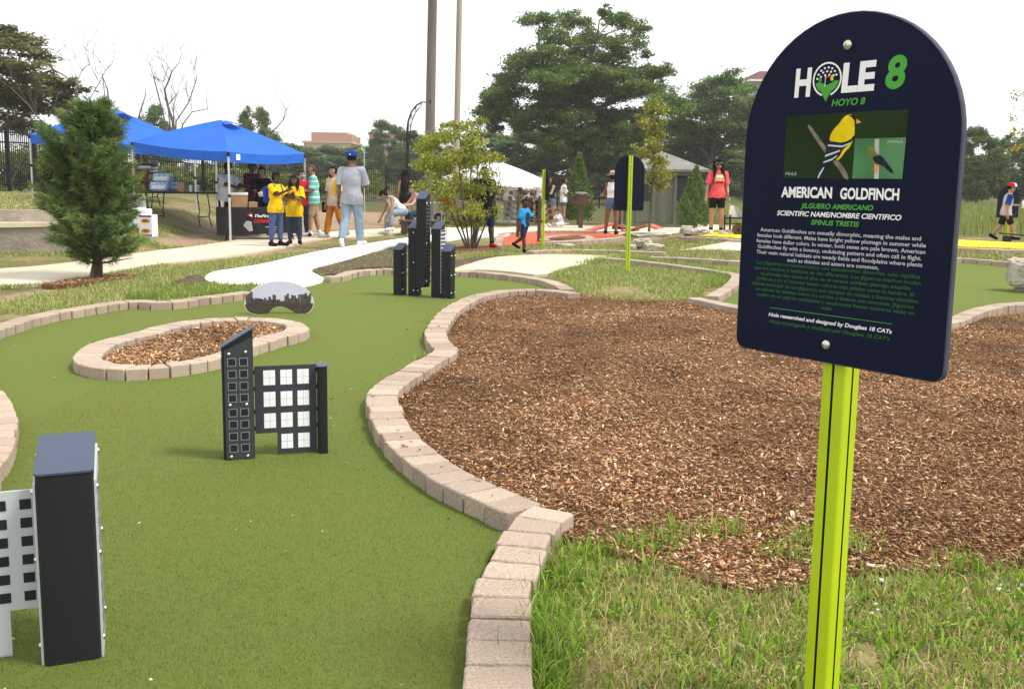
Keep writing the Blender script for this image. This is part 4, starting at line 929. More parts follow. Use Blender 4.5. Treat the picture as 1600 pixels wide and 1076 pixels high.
def big_sign():
    W, zb, zt = .5997, .8668, 1.72; Hh = zt - zb
    t = thing('golf_sign', 'navy arched HOLE 8 sign with a goldfinch picture on a lime green post', 'sign', (.8033 * .94, 2.3736 * .94, 1.3 * .06), -.9261)
    t.scale = (.94, .94, .94)
    lime_post(t, zt - .06, y=.034 + .010, z0=-.12)
    o = arch(W, Hh); n = len(o)
    mb = MB().use('sign_navy'); mb.flat([(x, z + zb) for x, z in arch(W, Hh, .028, ins=.003)], -.0095)
    of, ob = [(x, -.0065, z + zb) for x, z in o], [(x, .0065, z + zb) for x, z in o]
    inn = [(x, -.0095, z + zb) for x, z in arch(W, Hh, .028, ins=.003)]
    mb.use('sign_edge'); mb.add(inn + of, [(i, i + n, (i + 1) % n + n, (i + 1) % n) for i in range(n)])
    mb.add(of + ob, [(i, i + n, (i + 1) % n + n, (i + 1) % n) for i in range(n)])
    mb.use('sign_back'); mb.add(ob, [tuple(range(n - 1, -1, -1))])
    panel = mb.build('panel', None, t)
    bolt(t, .0, -.0095, zb + .7753, .013); bolt(t, -.010, -.0095, zb + .0476, .013)
    Y = -.0105
    b = dict(bold=.028)
    lettering('title_lettering', [('H', -.148, -.0985, zb + .664, .068, Y, dict(bold=.055, shear=.05)), ('LE', -.012, .079, zb + .667, .067, Y, dict(bold=.055, shear=.05))], 'print_white', panel)
    lettering('hole_number', [('8', .105, .157, zb + .668, .071, Y, dict(bold=.055, shear=.12)), ('HOYO 8', -.0367, .0562, zb + .6335, .0165, Y, dict(bold=.03, shear=.2))], 'print_green', panel)
    # round golf ball badge standing for the O
    cx, cz = -.0535, zb + .699
    circ = lambda r_, k=28, a0=0, a1=2 * PI, full=True: [(cx + r_ * math.cos(a0 + (a1 - a0) * i / k), cz + r_ * math.sin(a0 + (a1 - a0) * i / k)) for i in range(k + (0 if full else 1))]
    mb = MB().use('print_white')
    ring_o, ring_i = circ(.0413, 40), circ(.0370, 40)
    for i in range(40):
        if 28 <= i <= 31: continue
        j = (i + 1) % 40; mb.flat([ring_o[i], ring_o[j], ring_i[j], ring_i[i]], Y)
    for (dx, dz) in [(-.018, .022), (-.008, .027), (.003, .028), (.013, .025), (.021, .018), (-.025, .013), (-.012, .017), (-.001, .019), (.010, .017), (.026, .009), (-.018, .007), (.018, .008), (-.028, .003), (-.006, .010), (.006, .010)]:
        mb.flat([(cx + dx + .0033 * math.cos(a), cz + dz + .0028 * math.sin(a)) for a in np.linspace(0, 2 * PI, 7)[:-1]], Y)
    mb.use('print_green')
    hill = [(cx - .033, cz - .008), (cx - .026, cz - .022), (cx - .014, cz - .030), (cx - .001, cz - .054), (cx + .013, cz - .030), (cx + .026, cz - .022), (cx + .034, cz - .006), (cx + .024, cz - .004), (cx + .012, cz - .010), (cx, cz - .014), (cx - .012, cz - .009), (cx - .022, cz - .006)]
    mb.flat(hill, Y)
    for (dx, dz, w, hh) in [(-.024, -.006, .0035, .009), (-.019, -.006, .0035, .013)]: mb.flat([(cx + dx, cz + dz), (cx + dx + w, cz + dz), (cx + dx + w, cz + dz + hh), (cx + dx, cz + dz + hh)], Y)
    mb.use('print_white'); mb.flat([(cx - .0055, cz - .018), (cx - .0040, cz - .018), (cx - .0040, cz + .010), (cx - .0055, cz + .010)], Y - .0003)
    mb.use('print_red'); mb.flat([(cx - .0040, cz + .010), (cx - .0040, cz + .002), (cx + .006, cz + .006)], Y - .0003); mb.flat([(cx + .002, cz + .004), (cx + .009, cz + .004), (cx + .0055, cz + .010)], Y - .0005)
    mb.use('bird_yellow'); mb.flat([(cx + .010, cz - .004), (cx + .018, cz - .004), (cx + .018, cz + .004), (cx + .014, cz + .010), (cx + .010, cz + .004)], Y - .0003)
    mb.build('ball_badge', None, panel)
    # printed bird photographs
    B = {k: [(x, z + zb) for x, z in v] for k, v in L['bird'].items()}
    pic = MB().use('photo_dark').flat([(-.169, zb + .4584), (.1655, zb + .4584), (.169, zb + .616), (-.1685, zb + .616)], Y).use('photo_green').flat([(.0345, zb + .459), (.1650, zb + .459), (.1675, zb + .5525), (.0347, zb + .5537)], Y - .0004)
    ph = pic.build('bird_photograph', None, panel)
    lay = [('branch', 'twig_print', 1), ('tail', 'bird_black', 2), ('belly', 'bird_yellow', 2), ('yellow', 'bird_yellow', 3), ('wing', 'bird_black', 4), ('cap', 'bird_black', 4), ('beak', 'beak', 5), ('bar1', 'bird_white', 5), ('bar2', 'bird_white', 5), ('bar3', 'bird_white', 5), ('bar4', 'bird_white', 5), ('pole', 'pole_print', 2), ('fbody', 'bird_olive', 3), ('fwing', 'bird_black', 4), ('ffeet', 'beak', 4)]
    mb = MB()
    for k, m, d in lay:
        mb.use(m)
        q = B[k]
        area = sum(q[i][0] * q[(i + 1) % len(q)][1] - q[(i + 1) % len(q)][0] * q[i][1] for i in range(len(q)))
        if area < 0: q = q[::-1]
        if len(q) > 6: q = [tuple(p) for p in spline(q, .004, True)[:-1]]
        bm_pts = [Vector((x, z, 0)) for x, z in q]
        from mathutils.geometry import tessellate_polygon
        tr = tessellate_polygon([bm_pts])
        mb.add([(x, Y - .0004 - d * .00025, z) for x, z in q], [tuple(f) for f in tr])
    mb.use('bird_black'); e = (B['cap'][4][0] - .001, B['cap'][4][1] + .004)
    mb.build('printed_bird', None, ph)
    lettering('caption', [('MALE', -.1605, -.127, zb + .4665, .0085, Y - .0012), ('FEMALE', .122, .160, zb + .5405, .0065, Y - .0012)], 'print_bodywhite', ph)
    lettering('name_lettering', [('AMERICAN', -.172, -.020, zb + .4115, .0265, Y, dict(bold=.05)), ('GOLDFINCH', .003, .160, zb + .4105, .0265, Y, dict(bold=.05))], 'print_white', panel)
    lettering('green_heading', [('JILGUERO AMERICANO', -.110, .0955, zb + .3845, .0125, Y, dict(bold=.035, shear=.2)), ('SPINUS TRISTIS', -.0765, .0605, zb + .344, .0125, Y, dict(bold=.035, shear=.2))], 'print_green', panel)
    lettering('white_heading', [('SCIENTIFIC NAME/NOMBRE CIENTIFICO', -.182, .1695, zb + .3642, .0125, Y, dict(bold=.035, shear=.2))], 'print_white', panel)
    en = ['American Goldfinches are sexually dimorphic, meaning the males and', 'females look different. Males have bright yellow plumage in summer while', 'females have duller colors. In winter, both sexes are pale brown. American', 'Goldfinches fly with a bouncy, undulating pattern and often call in flight.', 'Their main natural habitats are weedy fields and floodplains where plants', 'such as thistles and asters are common.']
    wd = [(-.2331, .2218), (-.243, .2345), (-.244, .2345), (-.239, .226), (-.2424, .2294), (-.142, .1205)]
    lettering('english_lettering', [(s, a, c, zb + .3200 - i * .0148, .0098, Y, dict(bold=.022)) for i, (s, (a, c)) in enumerate(zip(en, wd))], 'print_bodywhite', panel)
    es = ['Los jilgueros norteamericanos son sexualmente dimorfos, esto significa', 'que los machos y hembras se ven diferentes. Los jilgueros machos mudan', 'su plumaje dos veces al año: en el verano exhiben plumaje amarillo', 'brillante y en el invierno tienen colores más pálidos como la hembra. El', 'hábitat principal de los jilgueros son campos de maleza y llanuras aluviales,', 'en donde las plantas como los cardos y ásteres son comunes. Jilgueros', 'vuelan en un patrón ondulante y usualmente llaman mientras están en', 'vuelo.']
    wd = [(-.2405, .227), (-.247, .229), (-.225, .205), (-.236, .214), (-.252, .228), (-.238, .216), (-.2351, .2182), (-.0317, .002)]
    lettering('spanish_lettering', [(s, a, c, zb + .2335 - i * .0141, .0094, Y, dict(bold=.02)) for i, (s, (a, c)) in enumerate(zip(es, wd))], 'print_dimgreen', panel)
    lettering('credit_lettering', [('Hole researched and designed by Douglass 18 CATs', -.192, .1653, zb + .0985, .0098, Y, dict(bold=.03, shear=.2))], 'print_white', panel)
    lettering('green_credit_lettering', [('Hoyo investigado y diseñado por Douglass 18 CAT’s', -.1887, .1615, zb + .0812, .0094, Y, dict(bold=.03, shear=.2))], 'print_dimgreen', panel)
    MB().flat([(-.189, zb + .1205), (.165, zb + .1205), (.165, zb + .1218), (-.189, zb + .1218)], Y).build('printed_rule', 'print_green', panel)
big_sign()

def back_sign(label, loc, rz, W=.52, zb=.98, zt=1.74):
    t = thing('golf_sign', label, 'sign', loc, rz)
    lime_post(t, zt - .005, s=.062, y=-.045)
    o = arch(W, zt - zb, .03)
    MB().plate([(x, z + zb) for x, z in o], -.009, .009).build('panel', 'sign_back', t)
    bolt(t, 0, -.009 - .067, zt - .15, .010); bolt(t, 0, -.009 - .067, zb + .1, .010)
    return t
S2 = L['@sign2']; S1 = L['@sign1']
back_sign('blank back of a navy arched sign on a lime green post in the little lawn', (S2[0], S2[1], 0), .12, W=.46, zb=.93, zt=1.76)
back_sign('lime green sign post with its navy panel seen edge-on by the red turf', (S1[0], S1[1], 0), R(-76), W=.5, zb=.98, zt=1.62)
back_sign('navy sign panel standing behind the boy in the cap', (11.55, 22.6, .25), .3, W=.62, zb=.45, zt=1.20)

# ================================================================== SKYLINE OBSTACLES ON THE TURF
def post_box(mb_name, parent, w, d, hf, hb, slope_x=0.0, z0=0.0, top='top_plate', body='black_plastic', loc=(0, 0)):
    """a rounded upright with a sloping cap plate; front face at y=0, spans x 0..w, y 0..d"""
    c = min(.012, w * .2, d * .2)
    out = [(c, 0), (w - c, 0), (w - c * .3, c * .3), (w, c), (w, d - c), (w - c * .3, d - c * .3), (w - c, d), (c, d), (c * .3, d - c * .3), (0, d - c), (0, c), (c * .3, c * .3)]
    n = len(out)
    zt = lambda x, y: hf + (hb - hf) * y / d + slope_x * x
    X, Y0 = loc
    V = [(X + x, Y0 + y, z0) for x, y in out] + [(X + x, Y0 + y, zt(x, y)) for x, y in out]
    mb = MB().add(V, [(i, (i + 1) % n, (i + 1) % n + n, i + n) for i in range(n)] + [tuple(range(n - 1, -1, -1)), tuple(range(n, 2 * n))])
    b = mb.build(mb_name, body, parent, smooth=True)
    e = .003
    V = []
    for dz in (.0005, .006):
        for x, y in out:
            xx, yy = (x - w / 2) * (1 + 2 * e / w) + w / 2, (y - d / 2) * (1 + 2 * e / d) + d / 2
            V.append((X + xx, Y0 + yy, zt(xx, yy) + dz))
    MB().add(V, [(i, (i + 1) % n, (i + 1) % n + n, i + n) for i in range(n)] + [tuple(range(n - 1, -1, -1)), tuple(range(n, 2 * n))]).build('cap_plate', top, b)
    return b

def front_block():
    x, y, yaw, w, d, hf, hb = L['block']
    t = thing('skyscraper_obstacle', 'black block with silver window plates at the lower left of the turf', 'golf obstacle', (x, y, 0), yaw)
    post_box('tower', t, w, d, hf - .004, hb - .004)
    # silver window plates on both sides
    for side in (0, 1):
        X = -.004 if side == 0 else w + .004
        o = MB()
        th = .003
        pts = [(.012, .004), (d - .012, .004), (d - .012, hb - .03), (.012, hf - .03)]
        V = [(X - th, yy, zz) for yy, zz in pts] + [(X + th, yy, zz) for yy, zz in pts]
        o.add(V, [(0, 1, 2, 3), (7, 6, 5, 4)] + [(i, i + 4, (i + 1) % 4 + 4, (i + 1) % 4) for i in range(4)])
        pl = o.build('window_plate', 'silver_panel', t)
        sx = -1 if side == 0 else 1
        for r_ in range(10):
            for c_ in range(4):
                yy, zz = .026 + c_ * .047, .05 + r_ * .045
                V = [(X + sx * (th + .0015), yy, zz), (X + sx * (th + .0015), yy + .027, zz), (X + sx * (th + .0015), yy + .027, zz + .029), (X + sx * (th + .0015), yy, zz + .029)]
                if side == 0: V = V[::-1]
                MB().add(V, [(0, 1, 2, 3)]).build('window', 'window_dark', pl)
        for zz, yy in ((.06, .02), (.30, .02), (hf - .05, .02), (.06, d - .02), (.30, d - .02), (hb - .05, d - .02)):
            bolt(t, X + sx * .003, yy, zz, .008, rot='X', flip=sx)
    # low silver wing to the left with square windows
    wy = .10
    o = [(-.45, .17), (-.115, .17), (-.115, .0), (-.085, .0), (-.085, .17), (-.004, .17), (-.004, .475), (-.45, .475)]
    o = [(-.45, 0), (-.085, 0), (-.085, .135), (-.006, .135), (-.006, .468), (-.45, .468)]
    wing = MB().plate(o, wy, wy + .008).build('wing_plate', 'silver_panel', t)
    for c_ in range(7):
        for r_ in range(6):
            X0, Z0 = -.048 - c_ * .0605, .158 + r_ * .0515
            MB().flat([(X0, Z0), (X0 + .028, Z0), (X0 + .028, Z0 + .028), (X0, Z0 + .028)], wy - .0015).build('window', 'window_dark', wing)
front_block()

def mid_building():
    x, y = L['mid_l'][0]
    yaw = .30
    t = thing('skyscraper_obstacle', 'low dark building cut-out with white windows beside a slant-topped tower on the turf', 'golf obstacle', (x, y, 0), yaw)
    w, d = .142, .09
    tw = post_box('tower', t, w, d, .535, .535, slope_x=.60)
    # framed front plate with square outlines
    f = MB().plate([(.012, .008), (w - .002, .008), (w - .002, .585), (.012, .52)], -.005, -.0005).build('front_plate', 'dark_panel', tw)
    for r_ in range(8):
        for c_ in range(2):
            X0, Z0, s = .027 + c_ * .052, .043 + r_ * .0565 + (.012 if r_ > 3 else 0), .038
            mb = MB().use('line_gray')
            for (a, b, c, e) in ((0, 0, s, .0022), (0, s - .0022, s, s), (0, .0022, .0022, s - .0022), (s - .0022, .0022, s, s - .0022)):
                mb.flat([(X0 + a, Z0 + b), (X0 + c, Z0 + b), (X0 + c, Z0 + e), (X0 + a, Z0 + e)], -.0062)
            mb.use('window_dark').flat([(X0 + .0022, Z0 + .0022), (X0 + s - .0022, Z0 + .0022), (X0 + s - .0022, Z0 + s - .0022), (X0 + .0022, Z0 + s - .0022)], -.0062)
            mb.build('window', None, f)
    for X0, Z0 in ((.034, .022), (.108, .022), (.034, .268), (.108, .268), (.034, .508), (.108, .515)): bolt(t, X0, -.005, Z0, .0085)
    # wide panel with white windows
    y0 = .035
    o = [(.147, .115), (.247, .115), (.247, .012), (.432, .012), (.432, .438), (.147, .438)]
    p = MB().plate(o, y0, y0 + .012).build('window_panel', 'dark_panel', t)
    for r_ in range(4):
        for c_ in range(3):
            if r_ == 0 and c_ == 0: continue
            X0, Z0, ww, hh = .187 + c_ * .078, .036 + r_ * .1035, .054, .071
            mb = MB().use('window_white').flat([(X0, Z0), (X0 + ww, Z0), (X0 + ww, Z0 + hh), (X0, Z0 + hh)], y0 - .0012)
            mb.use('hairline').flat([(X0 + ww / 2 - .0008, Z0), (X0 + ww / 2 + .0008, Z0), (X0 + ww / 2 + .0008, Z0 + hh), (X0 + ww / 2 - .0008, Z0 + hh)], y0 - .0018).flat([(X0, Z0 + hh / 2 - .0008), (X0 + ww, Z0 + hh / 2 - .0008), (X0 + ww, Z0 + hh / 2 + .0008), (X0, Z0 + hh / 2 + .0008)], y0 - .0020)
            mb.build('window', None, p)
    for Z0 in (.14, .22, .33, .41):
        MB().box((.1445, y0 + .006, Z0), (.005, .008, .02)).build('bracket', 'black_plastic', t)
        MB().box((.4345, y0 + .006, Z0), (.005, .008, .02)).build('bracket', 'black_plastic', t)
    post_box('side_post', t, .044, .08, .428, .432, loc=(.437, .0))
mid_building()

def tall_tower():
    T = L['tower']; x0, y0 = T[2]
    yaw = R(-24)
    t = thing('skyscraper_obstacle', 'tall cluster of five black stepped towers at the far end of the turf', 'golf obstacle', (x0, y0, 0), yaw)
    ca, sa = math.cos(-yaw), math.sin(-yaw)
    spec = [(0, .0, .53, .60), (1, .0, .785, .86), (2, .118, 1.12, 1.205), (3, .0, .785, .86), (4, .0, .54, .61)]
    for i, zb, hf, hb in spec:
        dx, dy = T[i][0] - x0, T[i][1] - y0
        lx, ly = dx * ca - dy * sa, dx * sa + dy * ca
        if i == 2: ly -= .05
        b = post_box('tower', t, .118, .125, hf, hb, z0=zb, loc=(lx, ly))
        if i in (2, 3):
            pl = MB().box((lx + .118 + .003, ly + .0625, (zb + hf) / 2 + .02), (.006, .105, hf - zb - .06)).build('ribbed_plate', 'silver_panel' if i == 3 else 'black_plastic', b)
            n = int((hf - zb) / .042)
            for k in range(n):
                MB().box((lx + .118 + .0085, ly + .0625, zb + .05 + k * .042), (.005, .103, .013)).build('rib', 'rib_dark' if i == 2 else 'window_dark', pl)
        for zz in (zb + .07, (zb + hf) / 2, hf - .05):
            bolt(t, lx + .118 + (.011 if i in (2, 3) else .002), ly + .02, zz, .011, rot='X')
            bolt(t, lx + .118 + (.011 if i in (2, 3) else .002), ly + .105, zz, .011, rot='X')
            if i in (1,): bolt(t, lx + .08, ly - .001, zz, .011)
tall_tower()

def bean_board():
    x, y, _ = L['@bean']
    t = thing('arched_board', 'shiny rounded arch-shaped board printed with a city skyline on the turf', 'golf obstacle', (x, y, 0), R(14))
    W, Hh = .335, .325
    o = [(-.195, 0), (-.11, .0), (-.095, .03), (-.045, .066), (.0, .076), (.05, .066), (.115, .03), (.15, .004), (.17, 0), (.25, .0), (.30, .028), (.328, .085), (.325, .15), (.29, .215), (.225, .272), (.14, .31), (.03, .326), (-.08, .322), (-.17, .296), (-.25, .25), (-.31, .185), (-.333, .12), (-.322, .06), (-.285, .018)]
    o = [tuple(p) for p in spline(o, .02, True)[:-1]]
    area = sum(o[i][0] * o[(i + 1) % len(o)][1] - o[(i + 1) % len(o)][0] * o[i][1] for i in range(len(o)))
    if area < 0: o = o[::-1]
    MB().plate(o, 0, .022).build('board', 'board_edge', t)
    def clip(q, zlo=None, zhi=None):
        r_ = []
        for i in range(len(q)):
            a, b = q[i], q[(i + 1) % len(q)]
            ina = a[1] >= zlo if zlo is not None else a[1] <= zhi; inb = b[1] >= zlo if zlo is not None else b[1] <= zhi
            lim = zlo if zlo is not None else zhi
            if ina: r_.append(a)
            if ina != inb:
                k = (lim - a[1]) / (b[1] - a[1]); r_.append((a[0] + (b[0] - a[0]) * k, lim))
        return r_
    ins = [(a * .985, .165 + (b - .165) * .97) for a, b in o]
    from mathutils.geometry import tessellate_polygon
    def tri(q, yv, m, nm):
        q = list(q); tr = tessellate_polygon([[Vector((a, b, 0)) for a, b in q]])
        return MB().add([(a, yv, b) for a, b in q], [tuple(f) for f in tr]).build(nm, m, t)
    tri(clip(ins, zlo=.105), -.0012, 'sky_print', 'printed_sky')
    tri(clip(ins, zhi=.105), -.0012, 'ground_print', 'printed_ground')
    mb = MB(); r_ = random.Random(3)
    for X in np.arange(-.30, .30, .021):
        top = .130 + .02 * r_.random() + (.055 * r_.random() if r_.random() < .55 else 0) + .04 * (abs(X) / .3) ** 2
        w = r_.uniform(.016, .034); sl = X * .12
        mb.flat([(X - w / 2, .100), (X + w / 2, .100), (X + w / 2 + sl * .3, top), (X - w / 2 + sl * .3, top + r_.uniform(-.006, .006))], -.0024)
    mb.build('printed_skyline', 'tower_print', t)
bean_board()

# ================================================================== TREES
def leaf_quads(Cn, size, pal, pr, flat=.5, aspect=.5, droop=0.0, var=.3, gain=1.4):
    """leaf faces (bent diamonds) at the points Cn"""
    n = len(Cn)
    a = rng.uniform(0, 2 * PI, n); e = rng.normal(-droop, flat, n)
    u = np.c_[np.cos(a) * np.cos(e), np.sin(a) * np.cos(e), np.sin(e)]
    s0 = np.c_[-np.sin(a), np.cos(a), np.zeros(n)]; w = np.cross(u, s0); r_ = rng.normal(0, flat * 1.3, n)[:, None]
    s_ = s0 * np.cos(r_) + w * np.sin(r_)
    ln = (rng.uniform(1 - var, 1 + var, n) * size)[:, None]; wd = ln * aspect
    V = np.stack([Cn - u * ln * .5, Cn + s_ * wd * .5, Cn + u * ln * .5, Cn - s_ * wd * .5], 1)
    F = (np.array([(0, 1, 2, 3)])[None] + (np.arange(n) * 4)[:, None, None]).reshape(-1, 4)
    pal = np.array(pal); ci = rng.choice(len(pal), n, p=np.array(pr) / np.sum(pr))
    col = np.repeat(pal[ci] * (1.14, 1.02, .92) * gain * rng.uniform(.75, 1.25, (n, 1)), 4, 0)
    return V.reshape(-1, 3), F, col

def clump_pts(cl, per, depth=1.0, hollow=.25, sub=7):
    """leaf positions: every clump breaks up into smaller sprays"""
    out = []
    for (x, y, z, rx, rz) in cl:
        n = int(per * max(rx, .05) * max(rz, .05)) + 8
        ns = max(3, sub)
        d = rng.normal(0, 1, (ns, 3)); d /= np.linalg.norm(d, axis=1)[:, None]
        c = d * rng.uniform(.3, .95, (ns, 1)) * (rx, rx * depth, rz)
        k = rng.integers(0, ns, n)
        g = .27 * (7 / ns) ** .4
        p = c[k] + rng.normal(0, 1, (n, 3)) * (rx * g, rx * g * depth, rz * g * .85)
        out.append(p + (x, y, z))
    return np.concatenate(out)

def limb_tree(name, label, base, limbs, cl, per, size, pal, pr, trunk_m='bark', depth=1.0, flat=.5, aspect=.5, droop=0.0, sub=7, group=None, twigs=True, leafmat='leaf', gain=1.35):
    t = thing(name, label, 'tree', base, group=group)
    mb = MB()
    for pts, r0, r1 in limbs:
        q = [Vector(p) - Vector(base) for p in pts]
        mb.tube(q, list(np.linspace(r0, r1, len(q))), 7)
    if twigs:
        ends = [Vector(p) - Vector(base) for pts, _, _ in limbs for p in pts[1:]]
        for c in cl:
            v = Vector(c[:3]) - Vector(base)
            e = min(ends, key=lambda q: (q - v).length + max(0, q.z - v.z) * .8)
            m_ = (e + v) / 2 + Vector((random.uniform(-.1, .1), random.uniform(-.1, .1), .12)) * (v - e).length
            r_ = max(limbs[-1][2] * .6, .006)
            mb.tube([e, m_, v], [r_ * 1.6, r_ * 1.2, r_ * .4], 5)
    mb.build('trunk', trunk_m, t)
    P = clump_pts(cl, per, depth, sub=sub) - np.array(base)
    V, F, col = leaf_quads(P, size, pal, pr, flat, aspect, droop, gain=gain)
    link('crown', fast_mesh('crown', V, F, col, leafmat), t)
    return t

LOCG = [(.070, .130, .034), (.098, .165, .042), (.054, .105, .032), (.135, .20, .058)]
def pt(c): return Vector(c[:3])
lc = list(L['locust'])
for i in range(26):
    a_, b_ = random.sample(L['locust'][8:], 2); k_ = random.random()
    lc.append((a_[0] + (b_[0] - a_[0]) * k_, a_[1] + random.uniform(-3, 3), a_[2] + (b_[2] - a_[2]) * k_, 1.5, .9))
lb = (9.0 * .54, 70, 0.0)
lcx = 905
top = lambda fx, z: (lb[0] + fx, 70 + random.uniform(-1, 1), z)
limb_tree('honey_locust_tree', 'big spreading feathery honey locust tree behind the hut and white tent', lb,
          [([lb, top(-.4, 2.2), top(-.9, 4.5), top(-1.6, 6.5)], .5, .34), ([top(-.9, 4.5), top(-3.4, 5.4), top(-7, 6.0)], .26, .08), ([top(-1.6, 6.5), top(-2.6, 8.6), top(-3.2, 10.8)], .28, .08), ([top(-1.6, 6.5), top(.2, 8.8), top(.8, 11.6)], .26, .07),
           ([top(-1.2, 5.6), top(2.0, 7.2), top(4.8, 8.6)], .24, .07), ([top(-2.6, 8.6), top(-4.5, 9.5), top(-5.8, 9.9)], .14, .05), ([top(-.4, 3.0), top(2.4, 4.6), top(5.0, 5.8)], .2, .06)],
          lc, 1500, .26, LOCG, (3, 3, 2, 1.4), depth=1.4, flat=.45, aspect=.42, droop=.3, sub=20, gain=1.3)
cc = L['cedar']; cb = (cc[0][0] - 2.0, 46, .4)
limb_tree('cedar_tree', 'large dark olive evergreen tree at the left border behind the fence', cb,
          [([cb, (cb[0], 46, 3), (cb[0] + .2, 46, 7.6)], .35, .08), ([(cb[0], 46, 3), (cb[0] + 3, 45, 4.4)], .14, .04), ([(cb[0], 46, 5), (cb[0] + 3, 47, 6.4)], .12, .04)],
          cc, 1500, .28, [(.10, .115, .048), (.13, .14, .058), (.075, .088, .038), (.18, .17, .085)], (3, 3, 2, 1), depth=1.2, flat=.35, aspect=.4, droop=.05, sub=9)
ac = L['ash']; ab = (ac[9][0] + 2.5, 84, 0.)
limb_tree('ash_tree', 'full green tree right of the honey locust behind the woman in pink', ab,
          [([ab, (ab[0], 84, 3), (ab[0] + .3, 84, 7)], .4, .12), ([(ab[0], 84, 3.5), (ab[0] - 3, 83.4, 6.5)], .18, .05), ([(ab[0], 84, 4), (ab[0] + 3, 85, 7.5)], .18, .05)],
          ac, 1300, .30, [(.075, .140, .040), (.095, .165, .048), (.055, .110, .034), (.135, .20, .065)], (3, 3, 2, 1.2), depth=1.3, flat=.5, aspect=.5, droop=.15, sub=8)
yc = L['yellow_tree']; yb = (15.0, 24.2, .25)
limb_tree('yellowing_tree', 'yellow-leaved branches reaching in at the upper right border', yb,
          [([yb, (14.9, 24.1, 1.6), (14.6, 24, 2.9)], .09, .035), ([(14.8, 24, 2.0), (13.8, 23.8, 2.8), (13.0, 23.8, 3.5)], .035, .012), ([(14.6, 24, 2.9), (14.2, 24.1, 3.9)], .03, .01)],
          yc, 900, .085, [(.30, .25, .04), (.20, .20, .045), (.38, .26, .05), (.14, .17, .04)], (2, 3, 1, 2), depth=1, flat=.6, aspect=.55, droop=.3, sub=5)
bc = L['bush']; bb = L['@bush']
bb = (bb[0], bb[1], 0.)
stems = []
for i, (dx, dy, tz) in enumerate([(-.5, .1, 1.5), (-.28, -.2, 1.9), (-.05, .15, 2.3), (.12, -.1, 2.0), (.35, .1, 1.8), (.55, -.1, 1.4), (-.75, .0, 1.7)]):
    stems.append(([(bb[0] + dx * .12, bb[1] + dy * .3, 0), (bb[0] + dx * .45, bb[1] + dy, tz * .32), (bb[0] + dx * .75, bb[1] + dy, tz * .65), (bb[0] + dx * 1.0, bb[1] + dy, tz)], .022, .007))
limb_tree('multi_stem_shrub', 'tall yellow-green multi-stemmed shrub behind the black towers', bb, stems, bc, 9000, .070,
          [(.205, .255, .04), (.265, .305, .05), (.14, .195, .035), (.33, .34, .075), (.095, .145, .03)], (3, 2.8, 3, 1.2, 1.7), depth=1.1, flat=.7, aspect=.42, droop=.45, sub=8)
# orange blossoms on the shrub
fl = thing('orange_flowers', 'orange blossoms at the left of the tall multi-stemmed shrub', 'flowers', (bb[0] - .5, bb[1] - .1, 0))
for i, (dx, dz) in enumerate([(-.07, 1.02), (-.02, .98), (.05, 1.04), (.10, .86), (-.03, .93)]):
    mb = MB()
    for k in range(6):
        a = k * PI / 3; mb.add([(dx, 0, dz), (dx + .05 * math.cos(a), -.02, dz + .05 * math.sin(a)), (dx + .065 * math.cos(a + .45), -.035, dz + .065 * math.sin(a + .45)), (dx + .05 * math.cos(a + .9), -.02, dz + .05 * math.sin(a + .9))], [(0, 1, 2, 3)])
    mb.build('blossom', 'orange_flower', fl)
MB().tube([(0, 0, 0), (0, 0, .6), (-.01, 0, 1.0)], .006, 5).build('stem', 'bark', fl)
# young street tree with thin trunk
yx, yy, yz = L['@tree_young']
cl = []
for i in range(26):
    k = i / 25; z = 1.15 + 2.05 * k; w = .42 * math.sin(PI * min(1, .25 + k * .72)) + .06
    cl.append((yx + .05 + random.uniform(-w, w) * .75, yy + random.uniform(-w, w) * .7, yz + z, .24, .17))
limb_tree('young_tree', 'slim young tree with yellowing leaves between the navy sign and the hut', (yx, yy, yz),
          [([(yx, yy, yz), (yx + .03, yy, yz + 1.2), (yx + .1, yy, yz + 3.0)], .035, .01), ([(yx + .03, yy, yz + 1.2), (yx - .3, yy, yz + 1.9)], .012, .005), ([(yx + .05, yy, yz + 1.6), (yx + .4, yy, yz + 2.2)], .012, .005)],
          cl, 3600, .085, [(.18, .22, .05), (.25, .26, .065), (.12, .165, .04), (.40, .36, .14)], (3, 1.6, 3.4, .5), depth=1, flat=.7, aspect=.5, droop=.5, sub=5)

